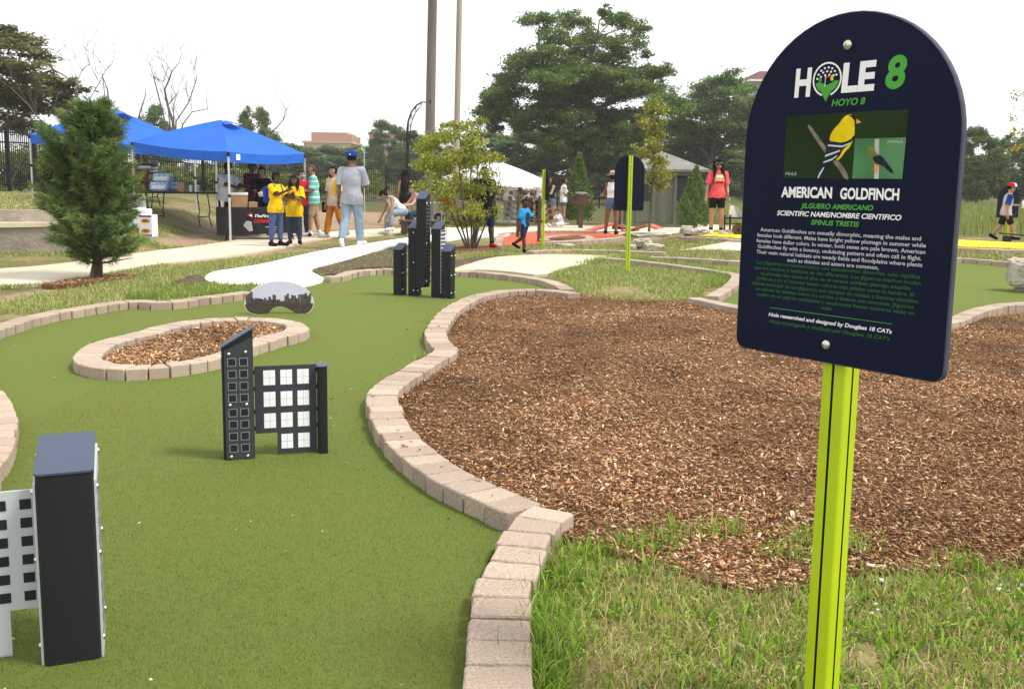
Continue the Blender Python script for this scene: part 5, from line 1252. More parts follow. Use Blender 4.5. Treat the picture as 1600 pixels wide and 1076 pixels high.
# conifers with upright scaly sprays
def conifer(label, base, Hh, r_, ci):
    t = thing('conifer', label, 'tree', base)
    n = 5200
    k = rng.beta(1.15, 1.6, n); a = rng.uniform(0, 2 * PI, n)
    prof = r_ * np.where(k < .3, .80 + .20 * (k / .3) ** .7, np.clip(1 - (k - .3) / .7, 0.02, 1) ** 1.05)
    lob = 1 + .16 * np.sin(a * 5 + k * 17) + .10 * np.sin(a * 9 - k * 31)
    rr = prof * lob * np.sqrt(rng.uniform(.25, 1, n))
    P = np.c_[rr * np.cos(a), rr * np.sin(a), .06 * Hh + k * Hh * .92]
    # each spray is a narrow blade pointing up and out
    u = np.c_[np.cos(a) * .5, np.sin(a) * .5, np.full(n, .9)] + rng.normal(0, .35, (n, 3)); u /= np.linalg.norm(u, axis=1)[:, None]
    s_ = np.cross(u, rng.normal(0, 1, (n, 3))); s_ /= np.linalg.norm(s_, axis=1)[:, None]
    ln = rng.uniform(.05, .11, n)[:, None] * Hh / 1.8
    V = np.stack([P, P + u * ln * .5 + s_ * ln * .2, P + u * ln, P + u * ln * .5 - s_ * ln * .2], 1)
    F = np.arange(n * 4).reshape(-1, 4)
    pal = np.array(ci); col = np.repeat(pal[rng.integers(0, len(pal), n)] * rng.uniform(.7, 1.25, (n, 1)), 4, 0)
    MB().tube([(0, 0, 0), (0, 0, Hh * .5), (0, 0, Hh * .95)], [.04, .025, .006], 6).build('trunk', 'bark', t)
    link('crown', fast_mesh('crown', V, F, col, 'needle'), t)
CONG = [(.12, .20, .055), (.15, .24, .065), (.085, .15, .045), (.19, .27, .085)]
x, y, z = L['@con1']; conifer('narrow green conifer behind the brown post bin', (x, y, z), 2.35, .47, CONG)
x, y, z = L['@con2']; conifer('narrow green conifer beside the hut and the woman in pink', (x, y, z), 1.95, .50, CONG)

# nearby white pine: whorled boughs with tufts of long needles
def pine():
    x, y, _ = L['@pine']; Hh = 2.42
    t = thing('pine_tree', 'bushy young pine tree with long needles at the left', 'tree', (x, y, 0))
    t.scale = (1.04, 1.04, .945)
    mb = MB(); tips = []
    trunk = [(0, 0, -.02), (.03, 0, .25), (.0, 0, .6), (-.06, 0, 1.1), (-.07, 0, 1.7), (.06, 0, 2.15)]
    mb.tube(trunk, [.085, .06, .05, .04, .025, .01], 9)
    r_ = random.Random(8)
    def at(z):
        for (a, b) in zip(trunk, trunk[1:]):
            if a[2] <= z <= b[2]: k = (z - a[2]) / (b[2] - a[2]); return Vector(a).lerp(Vector(b), k)
        return Vector(trunk[-1])
    zs = [.22, .30, .42, .52, .64, .76, .88, 1.0, 1.13, 1.26, 1.39, 1.52, 1.64, 1.76, 1.87, 1.97, 2.06, 2.13]
    for i, z0 in enumerate(zs):
        nb = 10 if z0 > .35 else 5
        for k in range(nb):
            a = 2 * PI * (k + r_.random() * .7) / nb + i * 1.1
            f = z0 / 2.15
            R_ = .52 * (1 - (max(0, f - .72) / .28) ** 1.25 * .76) if f > .3 else .48 + .04 * f / .3
            if f < .17: R_ *= r_.uniform(.7, 1.1)
            R_ *= r_.uniform(.62, 1.10) * (1 + .16 * math.sin(a * 2 + z0 * 7))
            b = at(z0); up = .16 + .22 * f
            p1 = b + Vector((math.cos(a), math.sin(a), .18 if f < .2 else .35)) * R_ * .5
            p2 = b + Vector((math.cos(a) * R_, math.sin(a) * R_, R_ * .16 + up * .45 * (0.15 if f < .2 else 1)))
            mb.tube([b, p1, p2], [.016 * (1.3 - f * .8), .010, .004], 5, cap=False)
            m_ = 8 if R_ > .45 else 6
            for j in range(m_):
                s = .38 + .62 * (j + 1) / m_
                if f < .13 and r_.random() < .66: continue
                c = (b.lerp(p1, s * 2) if s < .5 else p1.lerp(p2, s * 2 - 1))
                side = Vector((-math.sin(a), math.cos(a), 0)) * r_.uniform(-.2, .2) * (1.25 - s * .7)
                q = c + side + Vector((0, 0, r_.uniform(.0, .08)))
                if side.length > .06: mb.tube([c, q], [.004, .0025], 3, cap=False)
                dr = (Vector((math.cos(a), math.sin(a), .75)) + side * 2).normalized()
                tips.append((q, dr))
    for k in range(10): tips.append((Vector((.08 + r_.uniform(-.06, .06), r_.uniform(-.05, .05), 1.98 + .036 * k)), Vector((r_.uniform(-.3, .3), r_.uniform(-.3, .3), 1)).normalized()))
    mb.build('trunk', 'bark', t)
    Pn, Dn = np.array([p for p, _ in tips]), np.array([d for _, d in tips])
    K = 76; n = len(Pn)
    P = np.repeat(Pn, K, 0) + np.repeat(Dn, K, 0) * rng.uniform(-.10, .05, (n * K, 1))
    d = np.repeat(Dn, K, 0) * .75 + rng.normal(0, .50, (n * K, 3)); d /= np.linalg.norm(d, axis=1)[:, None]
    s_ = np.cross(d, rng.normal(0, 1, (n * K, 3))); s_ /= np.linalg.norm(s_, axis=1)[:, None]
    ln = rng.uniform(.06, .115, (n * K, 1)); w = .0034
    mid = P + d * ln * .55 + (0, 0, -.004); tip = P + d * ln + np.array((0, 0, -1)) * ln * .12
    V = np.stack([P - s_ * w * .6, mid + s_ * w, tip, mid - s_ * w], 1)
    F = np.arange(n * K * 4).reshape(-1, 4)
    pal = np.array([(.115, .19, .05), (.07, .125, .04), (.19, .28, .08), (.26, .35, .12)]); ct = rng.choice(4, n, p=[.35, .3, .22, .13])
    col = np.repeat(np.repeat(pal[ct], K, 0) * rng.uniform(.8, 1.2, (n * K, 1)), 4, 0)
    link('crown', fast_mesh('crown', V, F, col, 'needle'), t)
    print('pine tips', n)
pine()

# background trees: three crowns, each tree an object of its own
def crown_mesh(kind):
    cl = []
    r_ = random.Random({'a': 1, 'b': 2, 'c': 3}[kind])
    for i in range(64):
        z = r_.uniform(.10, .97)
        w = {'a': math.sin(PI * min(1, max(0, (z - .06) / .98))) ** .7, 'b': math.sin(PI * min(1, max(0, (z - .02) / 1.06))) ** .55, 'c': math.sin(PI * min(1, max(0, (z) / 1.10))) ** .85}[kind]
        a = r_.uniform(0, 2 * PI); q = math.sqrt(r_.uniform(.15, 1)) * .40 * w
        cl.append((q * math.cos(a), q * math.sin(a), z * .95, r_.uniform(.08, .13), r_.uniform(.045, .085)))
    P = clump_pts(cl, 42000, 1.0, sub=7)
    P = P[P[:, 2] > .03]
    pal = {'a': [(.075, .130, .044), (.098, .160, .052), (.058, .105, .040)], 'b': [(.090, .145, .050), (.115, .175, .058), (.068, .115, .044)], 'c': [(.065, .115, .046), (.085, .140, .052), (.052, .095, .040)]}[kind]
    V, F, col = leaf_quads(P, .034, pal, (3, 2, 2), .5, .55, .15)
    return fast_mesh('crown', V, F, col, 'leaf')
CR = {k: crown_mesh(k) for k in 'abc'}
tm = MB().tube([(0, 0, 0), (.01, 0, .25), (0, .01, .6)], [.03, .022, .008], 7).build('trunk', 'bark'); TRK = tm.data; bpy.data.objects.remove(tm)
TL = ['small rounded tree behind the rear blue canopy', 'grey-green rounded tree behind the front blue canopy peak', 'dark tree just right of the blue canopy corner', 'dark tree in front of the orange brick block', 'dark tree between the two orange brick blocks', 'tall tree in front of the right orange brick block', 'tree left of the wooden pole behind the arched lamp', 'tree behind the wooden pole and the tall shrub', 'tree behind the right side of the tall shrub', 'low tree left of the honey locust trunk', 'low dense tree between honey locust and hut', 'tree right of the young yellowing tree', 'dark tree behind the woman in pink', 'tall tree mostly hidden behind the left of the big sign', 'tree hidden behind the middle of the big sign', 'tree hidden behind the right of the big sign', 'rounded tree just right of the big sign', 'rounded tree behind the boy in the cap', 'tree at the right border beyond the meadow', 'dense tree under the honey locust crown', 'tree between the two rounded trees right of the sign', 'tree partly covered by the right edge of the big sign']
for lab, (k, x, y, z, hh, w) in zip(TL, L['trees']):
    t = thing('tree', lab, 'tree', (x, y, z), random.uniform(0, 6.28), group='trees beyond the fence')
    c = link('crown', CR[k], t); c.scale = (w / .88, w / .88, hh / .99)
    b = link('trunk', TRK, t); b.scale = (hh * .8, hh * .8, hh)
SM = fast_mesh('foliage', *leaf_quads(clump_pts([(random.uniform(-.32, .32), random.uniform(-.3, .3), random.uniform(.12, .85) * 1.0, .17, .12) for _ in range(34)], 5200, 1., sub=6), .055, [(.10, .15, .04), (.14, .19, .05), (.07, .11, .03), (.20, .22, .06)], (3, 3, 2, 1), .6, .5, .2), 'leaf')
SL = ['yellow-green shrub behind the fence under the left of the front canopy', 'shrub behind the fence left of the water bottles', 'shrub behind the fence above the black folding table', 'shrub behind the fence above the man in white', 'shrub behind the fence under the right of the front canopy', 'shrub behind the fence left of the woman in yellow', 'low shrub behind the fence beside the man in teal stripes', 'low shrub behind the fence left of the man in grey', 'dark shrub behind the gate at the left border', 'dark shrub behind the pine tree top', 'dark shrub behind the fence right of the gate', 'bright green bush right of the blue cap', 'low shrub behind the fence by the arched lamp', 'low shrub behind the fence left of the white canopy', 'dark shrub outside the left border behind the fence']
for lab, (x, y, z, hh, w) in zip(SL, L['shrubs']):
    t = thing('shrub', lab, 'shrub', (x, y, z), random.uniform(0, 6.28), group='shrubs behind the fence')
    c = link('foliage', SM, t); c.scale = (w / .8, w / .8, max(hh, .8))
    MB().tube([(0, 0, 0), (.02, 0, max(hh, .8) * .6)], [.04, .01], 5).build('stem', 'bark', t)
# the far wood beyond the park: one mass
def far_wood():
    cl = []
    for i in range(420):
        x = random.uniform(-150, 150); y = 150 + random.uniform(0, 25); top = 6.6 + 2.0 * noise.noise((x * .05, 0, 0)) + 1.2 * noise.noise((x * .21, 3, 0))
        cl.append((x, y, random.uniform(.5, max(1.5, top - 1.0)), random.uniform(1.6, 3.0), random.uniform(.9, 1.6)))
    P = clump_pts(cl, 34, 1.0, sub=6); P = P[P[:, 2] > -.2]
    V, F, col = leaf_quads(P, .9, [(.075, .115, .055), (.09, .135, .06), (.06, .10, .05)], (3, 2, 2), .5, .6, .1)
    setp(link('far_wood', fast_mesh('far_wood', V, F, col, 'leaf')), kind='stuff')
far_wood()
# bare trees
DL = dict(dead1='leafless tree with a crooked trunk between the two blue canopy peaks', dead2='thin leafless stem left of the crooked bare tree', dead3='leafless leaning branch right of the front canopy peak', dead4='tangle of leafless branches above the pine tree')
for k, lab in DL.items():
    ls = L[k]; bx, by, _ = ls[0][0]; gz = hz(bx, by)
    t = thing('bare_tree', lab, 'tree', (bx, by, gz))
    mb = MB(); r_ = random.Random(4)
    sc = .10 if k in ('dead1',) else .05
    first = [Vector(p) for p in ls[0]]
    mb.tube([(0, 0, 0), first[0] - Vector((bx, by, gz))], [sc * 1.5, sc], 6)
    def twig(p, d, ln, rr, dep):
        q = p + d * ln * .5 + Vector((r_.uniform(-.1, .1), 0, r_.uniform(-.05, .1))) * ln; e = q + (d + Vector((r_.uniform(-.4, .4), r_.uniform(-.3, .3), r_.uniform(-.1, .4)))).normalized() * ln * .5
        mb.tube([p, q, e], [rr, rr * .7, rr * .35], 4, cap=False)
        if dep:
            for s in (q, e):
                for _ in range(2): twig(s, (d + Vector((r_.uniform(-.9, .9), r_.uniform(-.6, .6), r_.uniform(-.3, .6)))).normalized(), ln * .62, rr * .5, dep - 1)
    for i, l_ in enumerate(ls):
        q = [Vector(p) - Vector((bx, by, gz)) for p in l_]
        if i and (min((q[0] - (f - Vector((bx, by, gz)))).length for f in first)) > .3: q = [Vector((0, 0, max(0, q[0].z * .3)))] + q
        mb.tube(q, list(np.linspace(sc * (1 if i == 0 else .55), sc * .25, len(q))), 5)
        for p in q[1:]: twig(p, Vector((r_.uniform(-.7, .7), r_.uniform(-.4, .4), .7)).normalized(), r_.uniform(.8, 1.6), sc * .22, 2)
    mb.build('branches', 'dead_bark', t)

# ================================================================== PEOPLE
def vcap(p0, p1, r0, r1, n=10):
    """closed tapered capsule"""
    p0, p1 = Vector(p0), Vector(p1); d = p1 - p0; ln = max(d.length, 1e-5); d = d / ln
    a = d.orthogonal().normalized(); b = d.cross(a)
    V, Fs = [], []
    prof = [(-r0 * math.cos(t), r0 * math.sin(t)) for t in (.15, .75, 1.3)] + [(0, r0), (ln * .5, (r0 + r1) / 2), (ln, r1)] + [(ln + r1 * math.cos(t), r1 * math.sin(t)) for t in (1.3, .75, .15)]
    for z, r_ in prof:
        for k in range(n):
            t = 2 * PI * k / n; V.append(p0 + d * z + (a * math.cos(t) + b * math.sin(t)) * r_)
    for i in range(len(prof) - 1):
        for k in range(n): Fs.append((i * n + k, i * n + (k + 1) % n, (i + 1) * n + (k + 1) % n, (i + 1) * n + k))
    Fs.append(tuple(range(n - 1, -1, -1))); Fs.append(tuple(range((len(prof) - 1) * n, len(prof) * n)))
    return V, Fs

def person(label, loc, face, Ht, skin, hair, top, bottom, shoes, pose=None, fem=False, heavy=1.0, mask=False, child=False, group=None, glasses=False, head_s=1.0, bib=None):
    """pose angles in degrees. arm = (forward, out, elbow, inward); leg = (forward, out, knee, toe-down)"""
    po = dict(lean=0, head=(0, 0), la=(2, 8, 12, 0), ra=(2, 8, 12, 0), ll=(0, 3, 2, 0), rl=(0, 3, 2, 0), side=0)
    po.update(pose or {})
    H = Ht
    X, Yf, Z = Vector((1, 0, 0)), Vector((0, -1, 0)), Vector((0, 0, 1))      # left, forward, up
    le = R(po['lean']); sd = R(po['side'])
    spine = (Z * math.cos(le) + Yf * math.sin(le) + X * math.sin(sd)).normalized()
    fw = (Yf * math.cos(le) - Z * math.sin(le)).normalized()
    leg_k = .93 if child else 1.0
    J = {'hip': Vector((0, 0, 0))}
    # legs
    for s, key in ((1, 'll'), (-1, 'rl')):
        f, o, k, td = (R(v) for v in po[key])
        hp = X * s * .050 * H
        d1 = (X * s * math.sin(o) + Yf * math.sin(f) - Z * math.cos(f) * math.cos(o)).normalized()
        kn = hp + d1 * .245 * H * leg_k
        d2 = (X * s * math.sin(o) * .4 + Yf * math.sin(f - k) - Z * math.cos(f - k)).normalized()
        an = kn + d2 * .235 * H * leg_k
        ft = (Yf * math.cos(td) - Z * math.sin(td) + X * s * .22).normalized()
        q = 'L' if s > 0 else 'R'
        J['hip' + q], J['kn' + q], J['an' + q], J['toe' + q] = hp, kn, an, an + ft * .105 * H - Z * .022 * H
        J['heel' + q] = an - ft * .022 * H - Z * .018 * H
    neck = spine * .325 * H
    sw = (.098 if fem else .112) * H * (.92 if child else 1)
    for s, key in ((1, 'la'), (-1, 'ra')):
        f, o, e, w = (R(v) for v in po[key])
        q = 'L' if s > 0 else 'R'
        sh = spine * .288 * H + X * s * sw
        d1 = (X * s * math.sin(o) + Yf * math.sin(f) * math.cos(o) - Z * math.cos(f) * math.cos(o)).normalized()
        el = sh + d1 * .172 * H
        d2 = (X * s * (math.sin(o) * .6 * math.cos(e) - math.sin(w)) + Yf * math.sin(f + e) * math.cos(w) - Z * math.cos(f + e) * math.cos(w)).normalized()
        wr = el + d2 * .150 * H
        J['sh' + q], J['el' + q], J['wr' + q] = sh, el, wr
        J['ha' + q] = wr + d2 * .052 * H; J['fd' + q] = d2
    hy, hp_ = R(po['head'][0]), R(po['head'][1])
    hf = (Yf * math.cos(hy) + X * math.sin(hy)); hf = (hf * math.cos(hp_ + le * .6) - Z * math.sin(hp_ + le * .6)).normalized()
    hsd = hf.cross(Z).normalized() * -1; hu = hsd.cross(hf).normalized() * -1
    if hu.z < 0: hu = -hu
    hs = H * head_s * (1.16 if child else 1.0)
    hc = neck + spine * .040 * H + hu * .052 * hs + hf * .012 * H
    J['neck'], J['head'] = neck, hc
    zmin = min(J[k].z for k in ('heelL', 'heelR', 'toeL', 'toeR')) - .018 * H
    off = Vector((0, 0, -zmin))
    for k in J:
        if k[:2] != 'fd': J[k] = J[k] + off
    hc = J['head']; B0 = J['hip']
    V, Fs = [], []
    def add(v, f):
        b = len(V); V.extend(v); Fs.extend([tuple(i + b for i in q) for q in f])
    m_ = heavy
    rows = [(-.055, .070, .058), (-.02, .092, .070), (.03, .094 if fem else .088, .070), (.11, .074 if fem else .082, .056), (.19, .084 if fem else .096, .066 if fem else .066), (.26, .092 if fem else .108, .056), (.30, .070, .046), (.325, .036, .036), (.345, .028, .030)]
    n = 16; tv = []
    for (z, w, d) in rows:
        mm = m_ if z < .25 else 1 + (m_ - 1) * .3
        for k in range(n):
            t = 2 * PI * k / n; tv.append(B0 + spine * z * H + X * math.cos(t) * w * H * mm + fw * math.sin(t) * d * H * mm)
    tf = [(i * n + k, i * n + (k + 1) % n, (i + 1) * n + (k + 1) % n, (i + 1) * n + k) for i in range(len(rows) - 1) for k in range(n)] + [tuple(range(n - 1, -1, -1)), tuple(range((len(rows) - 1) * n, len(rows) * n))]
    add(tv, tf)
    if fem and not child:
        for s in (1, -1): add(*vcap(B0 + spine * .195 * H + X * s * .042 * H + fw * .040 * H, B0 + spine * .19 * H + X * s * .044 * H + fw * .052 * H, .036 * H, .030 * H))
    for q in 'LR':
        add(*vcap(J['neck'] - spine * .012 * H, J['sh' + q] - spine * .004 * H, .030 * H, .029 * H))
        add(*vcap(J['hip' + q] - Vector((0, 0, .0)), J['kn' + q], .058 * H * (m_ * .5 + .5) * (1.06 if fem else 1), .037 * H))
        add(*vcap(J['kn' + q], J['kn' + q].lerp(J['an' + q], .35), .037 * H, .038 * H)); add(*vcap(J['kn' + q].lerp(J['an' + q], .3), J['an' + q], .038 * H, .023 * H))
        add(*vcap(J['heel' + q], J['toe' + q], .022 * H, .019 * H)); add(*vcap(J['an' + q], J['heel' + q], .023 * H, .024 * H))
        add(*vcap(J['sh' + q], J['el' + q], .032 * H * (.85 if fem else 1), .024 * H)); add(*vcap(J['el' + q], J['wr' + q], .025 * H, .016 * H))
        add(*vcap(J['wr' + q], J['ha' + q], .016 * H, .019 * H, 8))
    add(*vcap(J['neck'] - spine * .02 * H, hc - hu * .03 * hs - hf * .008 * H, .030 * H, .029 * H))
    rot = Matrix((hsd, hf, hu)).transposed()
    hd = MB(); hd.ell(hc + hu * .010 * hs, (.0475 * hs, .057 * hs, .058 * hs), 14, 10, rot); hd.ell(hc - hu * .030 * hs + hf * .014 * hs, (.036 * hs, .038 * hs, .036 * hs), 12, 8, rot)
    hd.ell(hc + hf * .058 * hs - hu * .006 * hs, (.008 * hs, .012 * hs, .014 * hs), 8, 6, rot)
    for s in (1, -1): hd.ell(hc + hsd * s * .048 * hs - hf * .004 * hs, (.006 * hs, .011 * hs, .016 * hs), 8, 6, rot)
    add(hd.v, hd.f)
    raw = bpy.data.meshes.new('raw'); raw.from_pydata([tuple(v) for v in V], [], Fs)
    ro = bpy.data.objects.new('raw', raw); C.objects.link(ro)
    rm = ro.modifiers.new('r', 'REMESH'); rm.mode = 'VOXEL'; rm.voxel_size = max(.0105, .0078 * H)
    smd = ro.modifiers.new('s', 'SMOOTH'); smd.factor = .5; smd.iterations = 3
    bpy.context.view_layer.update()
    me = bpy.data.meshes.new_from_object(ro.evaluated_get(bpy.context.evaluated_depsgraph_get()))
    bpy.data.objects.remove(ro); bpy.data.meshes.remove(raw)
    nv = len(me.vertices); co = np.zeros(nv * 3, np.float32); me.vertices.foreach_get('co', co); co = co.reshape(-1, 3)
    no = np.zeros(nv * 3, np.float32); me.vertices.foreach_get('normal', no); no = no.reshape(-1, 3)
    fc = [tuple(p.vertices) for p in me.polygons]
    bpy.data.meshes.remove(me)
    # which limb each vertex belongs to
    bones = [('spine', B0 - spine * .05 * H, J['neck'], .085 * H), ('head', J['neck'] + spine * .015 * H, hc + hu * .02 * hs, .055 * H)]
    for q in 'LR':
        bones += [('thigh' + q, J['hip' + q], J['kn' + q], .05 * H), ('shin' + q, J['kn' + q], J['an' + q], .032 * H), ('foot' + q, J['heel' + q], J['toe' + q], .025 * H), ('arm' + q, J['sh' + q], J['el' + q], .028 * H), ('fore' + q, J['el' + q], J['wr' + q], .02 * H), ('hand' + q, J['wr' + q], J['ha' + q], .022 * H)]
    best = np.full(nv, 1e9); bi = np.zeros(nv, int); bt = np.zeros(nv)
    for i, (nm, a, b, r_) in enumerate(bones):
        a, b = np.array(a), np.array(b); d = b - a; t = ((co - a) @ d) / (d @ d); tc = np.clip(t, 0, 1)
        ds = np.linalg.norm(co - (a + tc[:, None] * d), axis=1) / r_
        w = ds < best; best[w] = ds[w]; bi[w] = i; bt[w] = t[w]
    nm_i = np.array([b[0].rstrip('LR') for b in bones])[bi]
    root = thing('person', label, 'person', loc, R(face), group)
    fcn = np.array([list(f) if len(f) == 4 else list(f) + [f[-1]] for f in fc])
    def soften(o):
        o = np.array(o, float)
        for _ in range(10):
            m4 = o[fcn].mean(1); acc = np.zeros(nv); cnt = np.zeros(nv)
            for k in range(4): np.add.at(acc, fcn[:, k], m4); np.add.at(cnt, fcn[:, k], 1)
            o = acc / np.maximum(cnt, 1)
        return o
    def region(mask, offset, name, m, thick_z=None, smooth_it=0):
        keep = mask[fcn].all(1)
        ids = np.unique(fcn[keep]); mp = np.full(nv, -1); mp[ids] = np.arange(len(ids))
        if len(ids) == 0: return None
        ofs = offset[ids][:, None] if hasattr(offset, '__len__') else offset
        vv = co[ids] + no[ids] * ofs
        ff = [tuple(dict.fromkeys(mp[list(f)])) for f in fcn[keep]]
        me_ = bpy.data.meshes.new(name); me_.from_pydata([tuple(v) for v in vv], [], [tuple(int(i) for i in f) for f in ff if len(f) > 2]); me_.materials.append(M[m])
        me_.polygons.foreach_set('use_smooth', np.ones(len(me_.polygons), bool)); me_.update()
        return link(name, me_, root)
    # body with fingers, eyes and mouth
    mb = MB().use(skin); mb.add([tuple(v) for v in co], fc)
    for q, s in (('L', 1), ('R', -1)):
        fd = J['fd' + q]; pal = J['ha' + q]; across = fd.cross(X).normalized() if abs(fd.x) < .9 else fd.cross(Yf).normalized()
        curl = (X * -s * .8 + Yf * .2).normalized(); curl = (curl - fd * curl.dot(fd)).normalized()
        for k, lf in enumerate((.046, .052, .048, .038)):
            b = pal + across * (k - 1.5) * .0105 * H + fd * .006 * H
            m1 = b + fd * lf * H * .5 + curl * .006 * H; e = m1 + (fd + curl * .7).normalized() * lf * H * .45
            mb.tube([b, m1, e], [.0052 * H, .0047 * H, .0036 * H], 5)
        b = J['wr' + q] + fd * .018 * H + across * -.016 * H; m1 = b + (fd * .6 - across * .8).normalized() * .024 * H
        mb.tube([b, m1, m1 + (fd * .9 - across * .2 + curl * .3).normalized() * .022 * H], [.0062 * H, .0055 * H, .0042 * H], 5)
    mb.use('c_hairblack')
    for s in (1, -1):
        mb.ell(hc + hf * .052 * hs + hsd * s * .019 * hs + hu * .008 * hs, (.0085 * hs, .006 * hs, .0045 * hs), 7, 5, rot)
        mb.ell(hc + hf * .054 * hs + hsd * s * .020 * hs + hu * .021 * hs, (.012 * hs, .004 * hs, .0025 * hs), 6, 4, rot)
    mb.use('maroon'); mb.ell(hc + hf * .051 * hs - hu * .033 * hs, (.013 * hs, .005 * hs, .0035 * hs), 7, 5, rot)
    body = mb.build('body', None, root)
    for p in body.data.polygons: p.use_smooth = True
    # clothes follow the body
    wr_n = np.array([noise.noise(Vector(c) * (9 / H * 1.6)) for c in co]) * .009
    if bottom:
        end = bottom['leg']
        mk = ((nm_i == 'spine') & (bt < .36)) | ((nm_i == 'thigh') & (bt < end)) | ((nm_i == 'shin') & (bt < end - 1))
        off_ = .007 + .8 * bottom.get('loose', 0.0) * np.where(nm_i == 'spine', .3, np.clip(np.where(nm_i == 'shin', bt + 1, bt), .2, 2) * .7) + wr_n * bottom.get('wr', .6)
        region(mk, soften(off_), bottom.get('name', 'trousers' if end > 1.2 else 'shorts'), bottom['m'])
    if top:
        sl = top.get('sl', .6); hem = top.get('hem', .10)
        su = (co - np.array(B0)) @ np.array(spine) / H
        low = (top['low'] * .375 - .05) if 'low' in top else (-.035 - hem * .245 if hem > 0 else -.02)
        mk = ((nm_i == 'spine') & (su > low) & (bt < top.get('neck', .985))) | ((nm_i == 'arm') & (bt < sl)) | ((nm_i == 'fore') & (bt < sl - 1))
        if hem > 0: mk |= (nm_i == 'thigh') & (su > low)
        if sl <= 0: mk &= nm_i != 'arm'
        lo = top.get('loose', .012)
        off_ = .011 + .62 * lo * np.clip(1.2 - bt, .3, 1.2) * (nm_i != 'arm') + ((nm_i == 'arm') | (nm_i == 'fore')) * lo * (.35 + .75 * np.clip(bt, 0, 1)) + wr_n * top.get('wr', 1.0)
        region(mk, soften(off_), top.get('name', 'shirt'), top['m'])
    if shoes:
        lr = np.array([b[0][-1] for b in bones])[bi]
        for q in 'LR':
            region(((nm_i == 'foot') | ((nm_i == 'shin') & (bt > shoes.get('up', .93)))) & (lr == q), .010, 'shoe', shoes['m'])
            if shoes.get('sock'): region((nm_i == 'shin') & (bt > .82) & (bt < .99) & (lr == q), .005, 'sock', shoes['sock'])
    if bib: region((nm_i == 'spine') & (bt > .12) & (bt < .80) & (np.abs((co - np.array(B0)) @ np.array(X)) < .052 * H), .030, 'overall_bib', bib)
    # hair
    lc_ = (co - np.array(hc)) @ np.array([hsd, hf, hu]).T / hs
    hm = nm_i == 'head'
    if hair:
        st, hmn = hair
        if st == 'short': mk = hm & ((lc_[:, 2] > .030) & (lc_[:, 1] < .052) | (lc_[:, 1] < -.006) & (lc_[:, 2] > -.030)); of = .007 * H
        elif st == 'buzz': mk = hm & ((lc_[:, 2] > .030) & (lc_[:, 1] < .050) | (lc_[:, 1] < -.008) & (lc_[:, 2] > -.022)); of = .003 * H
        elif st == 'full': mk = hm & ((lc_[:, 2] > .030) & (lc_[:, 1] < .058) | (lc_[:, 1] < .006) & (lc_[:, 2] > -.055)); of = .013 * H
        else: mk = hm & ((lc_[:, 2] > .028) & (lc_[:, 1] < .054) | (lc_[:, 1] < .010) & (lc_[:, 2] > -.06)); of = .010 * H
        ho = region(mk, of, 'hair', hmn)
        hb = MB()
        if st == 'long':
            for s in (-1.1, -.5, .1, .6, 1.1):
                a = hc - hf * .028 * hs + hsd * s * .042 * hs
                e = a - Vector((0, 0, .150 * H)) - hf * (.034 if abs(s) < .9 else -.085) * H + hsd * s * .016 * H
                hb.tube([a + hu * .03 * hs, a - hu * .03 * hs, a.lerp(e, .6), e], [.026 * H, .030 * H, .026 * H, .008 * H], 8)
        elif st == 'tail':
            a = hc - hf * .058 * hs + hu * .02 * hs; hb.tube([a, a - hf * .05 * H + Z * .005 * H, a - hf * .055 * H - Z * .08 * H], [.016 * H, .024 * H, .008 * H], 8)
        elif st == 'bun':
            hb.ell(hc - hf * .03 * hs + hu * .075 * hs, .030 * H, 10, 7)
        if hb.v: hb.build('hair_lengths', hmn, ho if ho else root, smooth=True)
    if mask: region(hm & (lc_[:, 1] > .018) & (lc_[:, 2] < (-.004 if mask is True else -.030)) & (lc_[:, 2] > -.075), .006 * H, 'face_mask', 'c_mask')
    if glasses:
        gb = MB()
        for s in (1, -1): gb.ell(hc + hf * .059 * hs + hsd * s * .021 * hs + hu * .006 * hs, (.018 * hs, .006 * hs, .014 * hs), 10, 6, rot)
        for s in (1, -1): gb.tube([hc + hf * .058 * hs + hsd * s * .036 * hs + hu * .010 * hs, hc + hsd * s * .052 * hs + hu * .008 * hs], .003 * hs, 4)
        gb.build('sunglasses', 'c_hairblack', root)
    J['hf'], J['hu'], J['hs_'], J['hsd'], J['rot'] = hf, hu, hs, hsd, rot
    return root, J

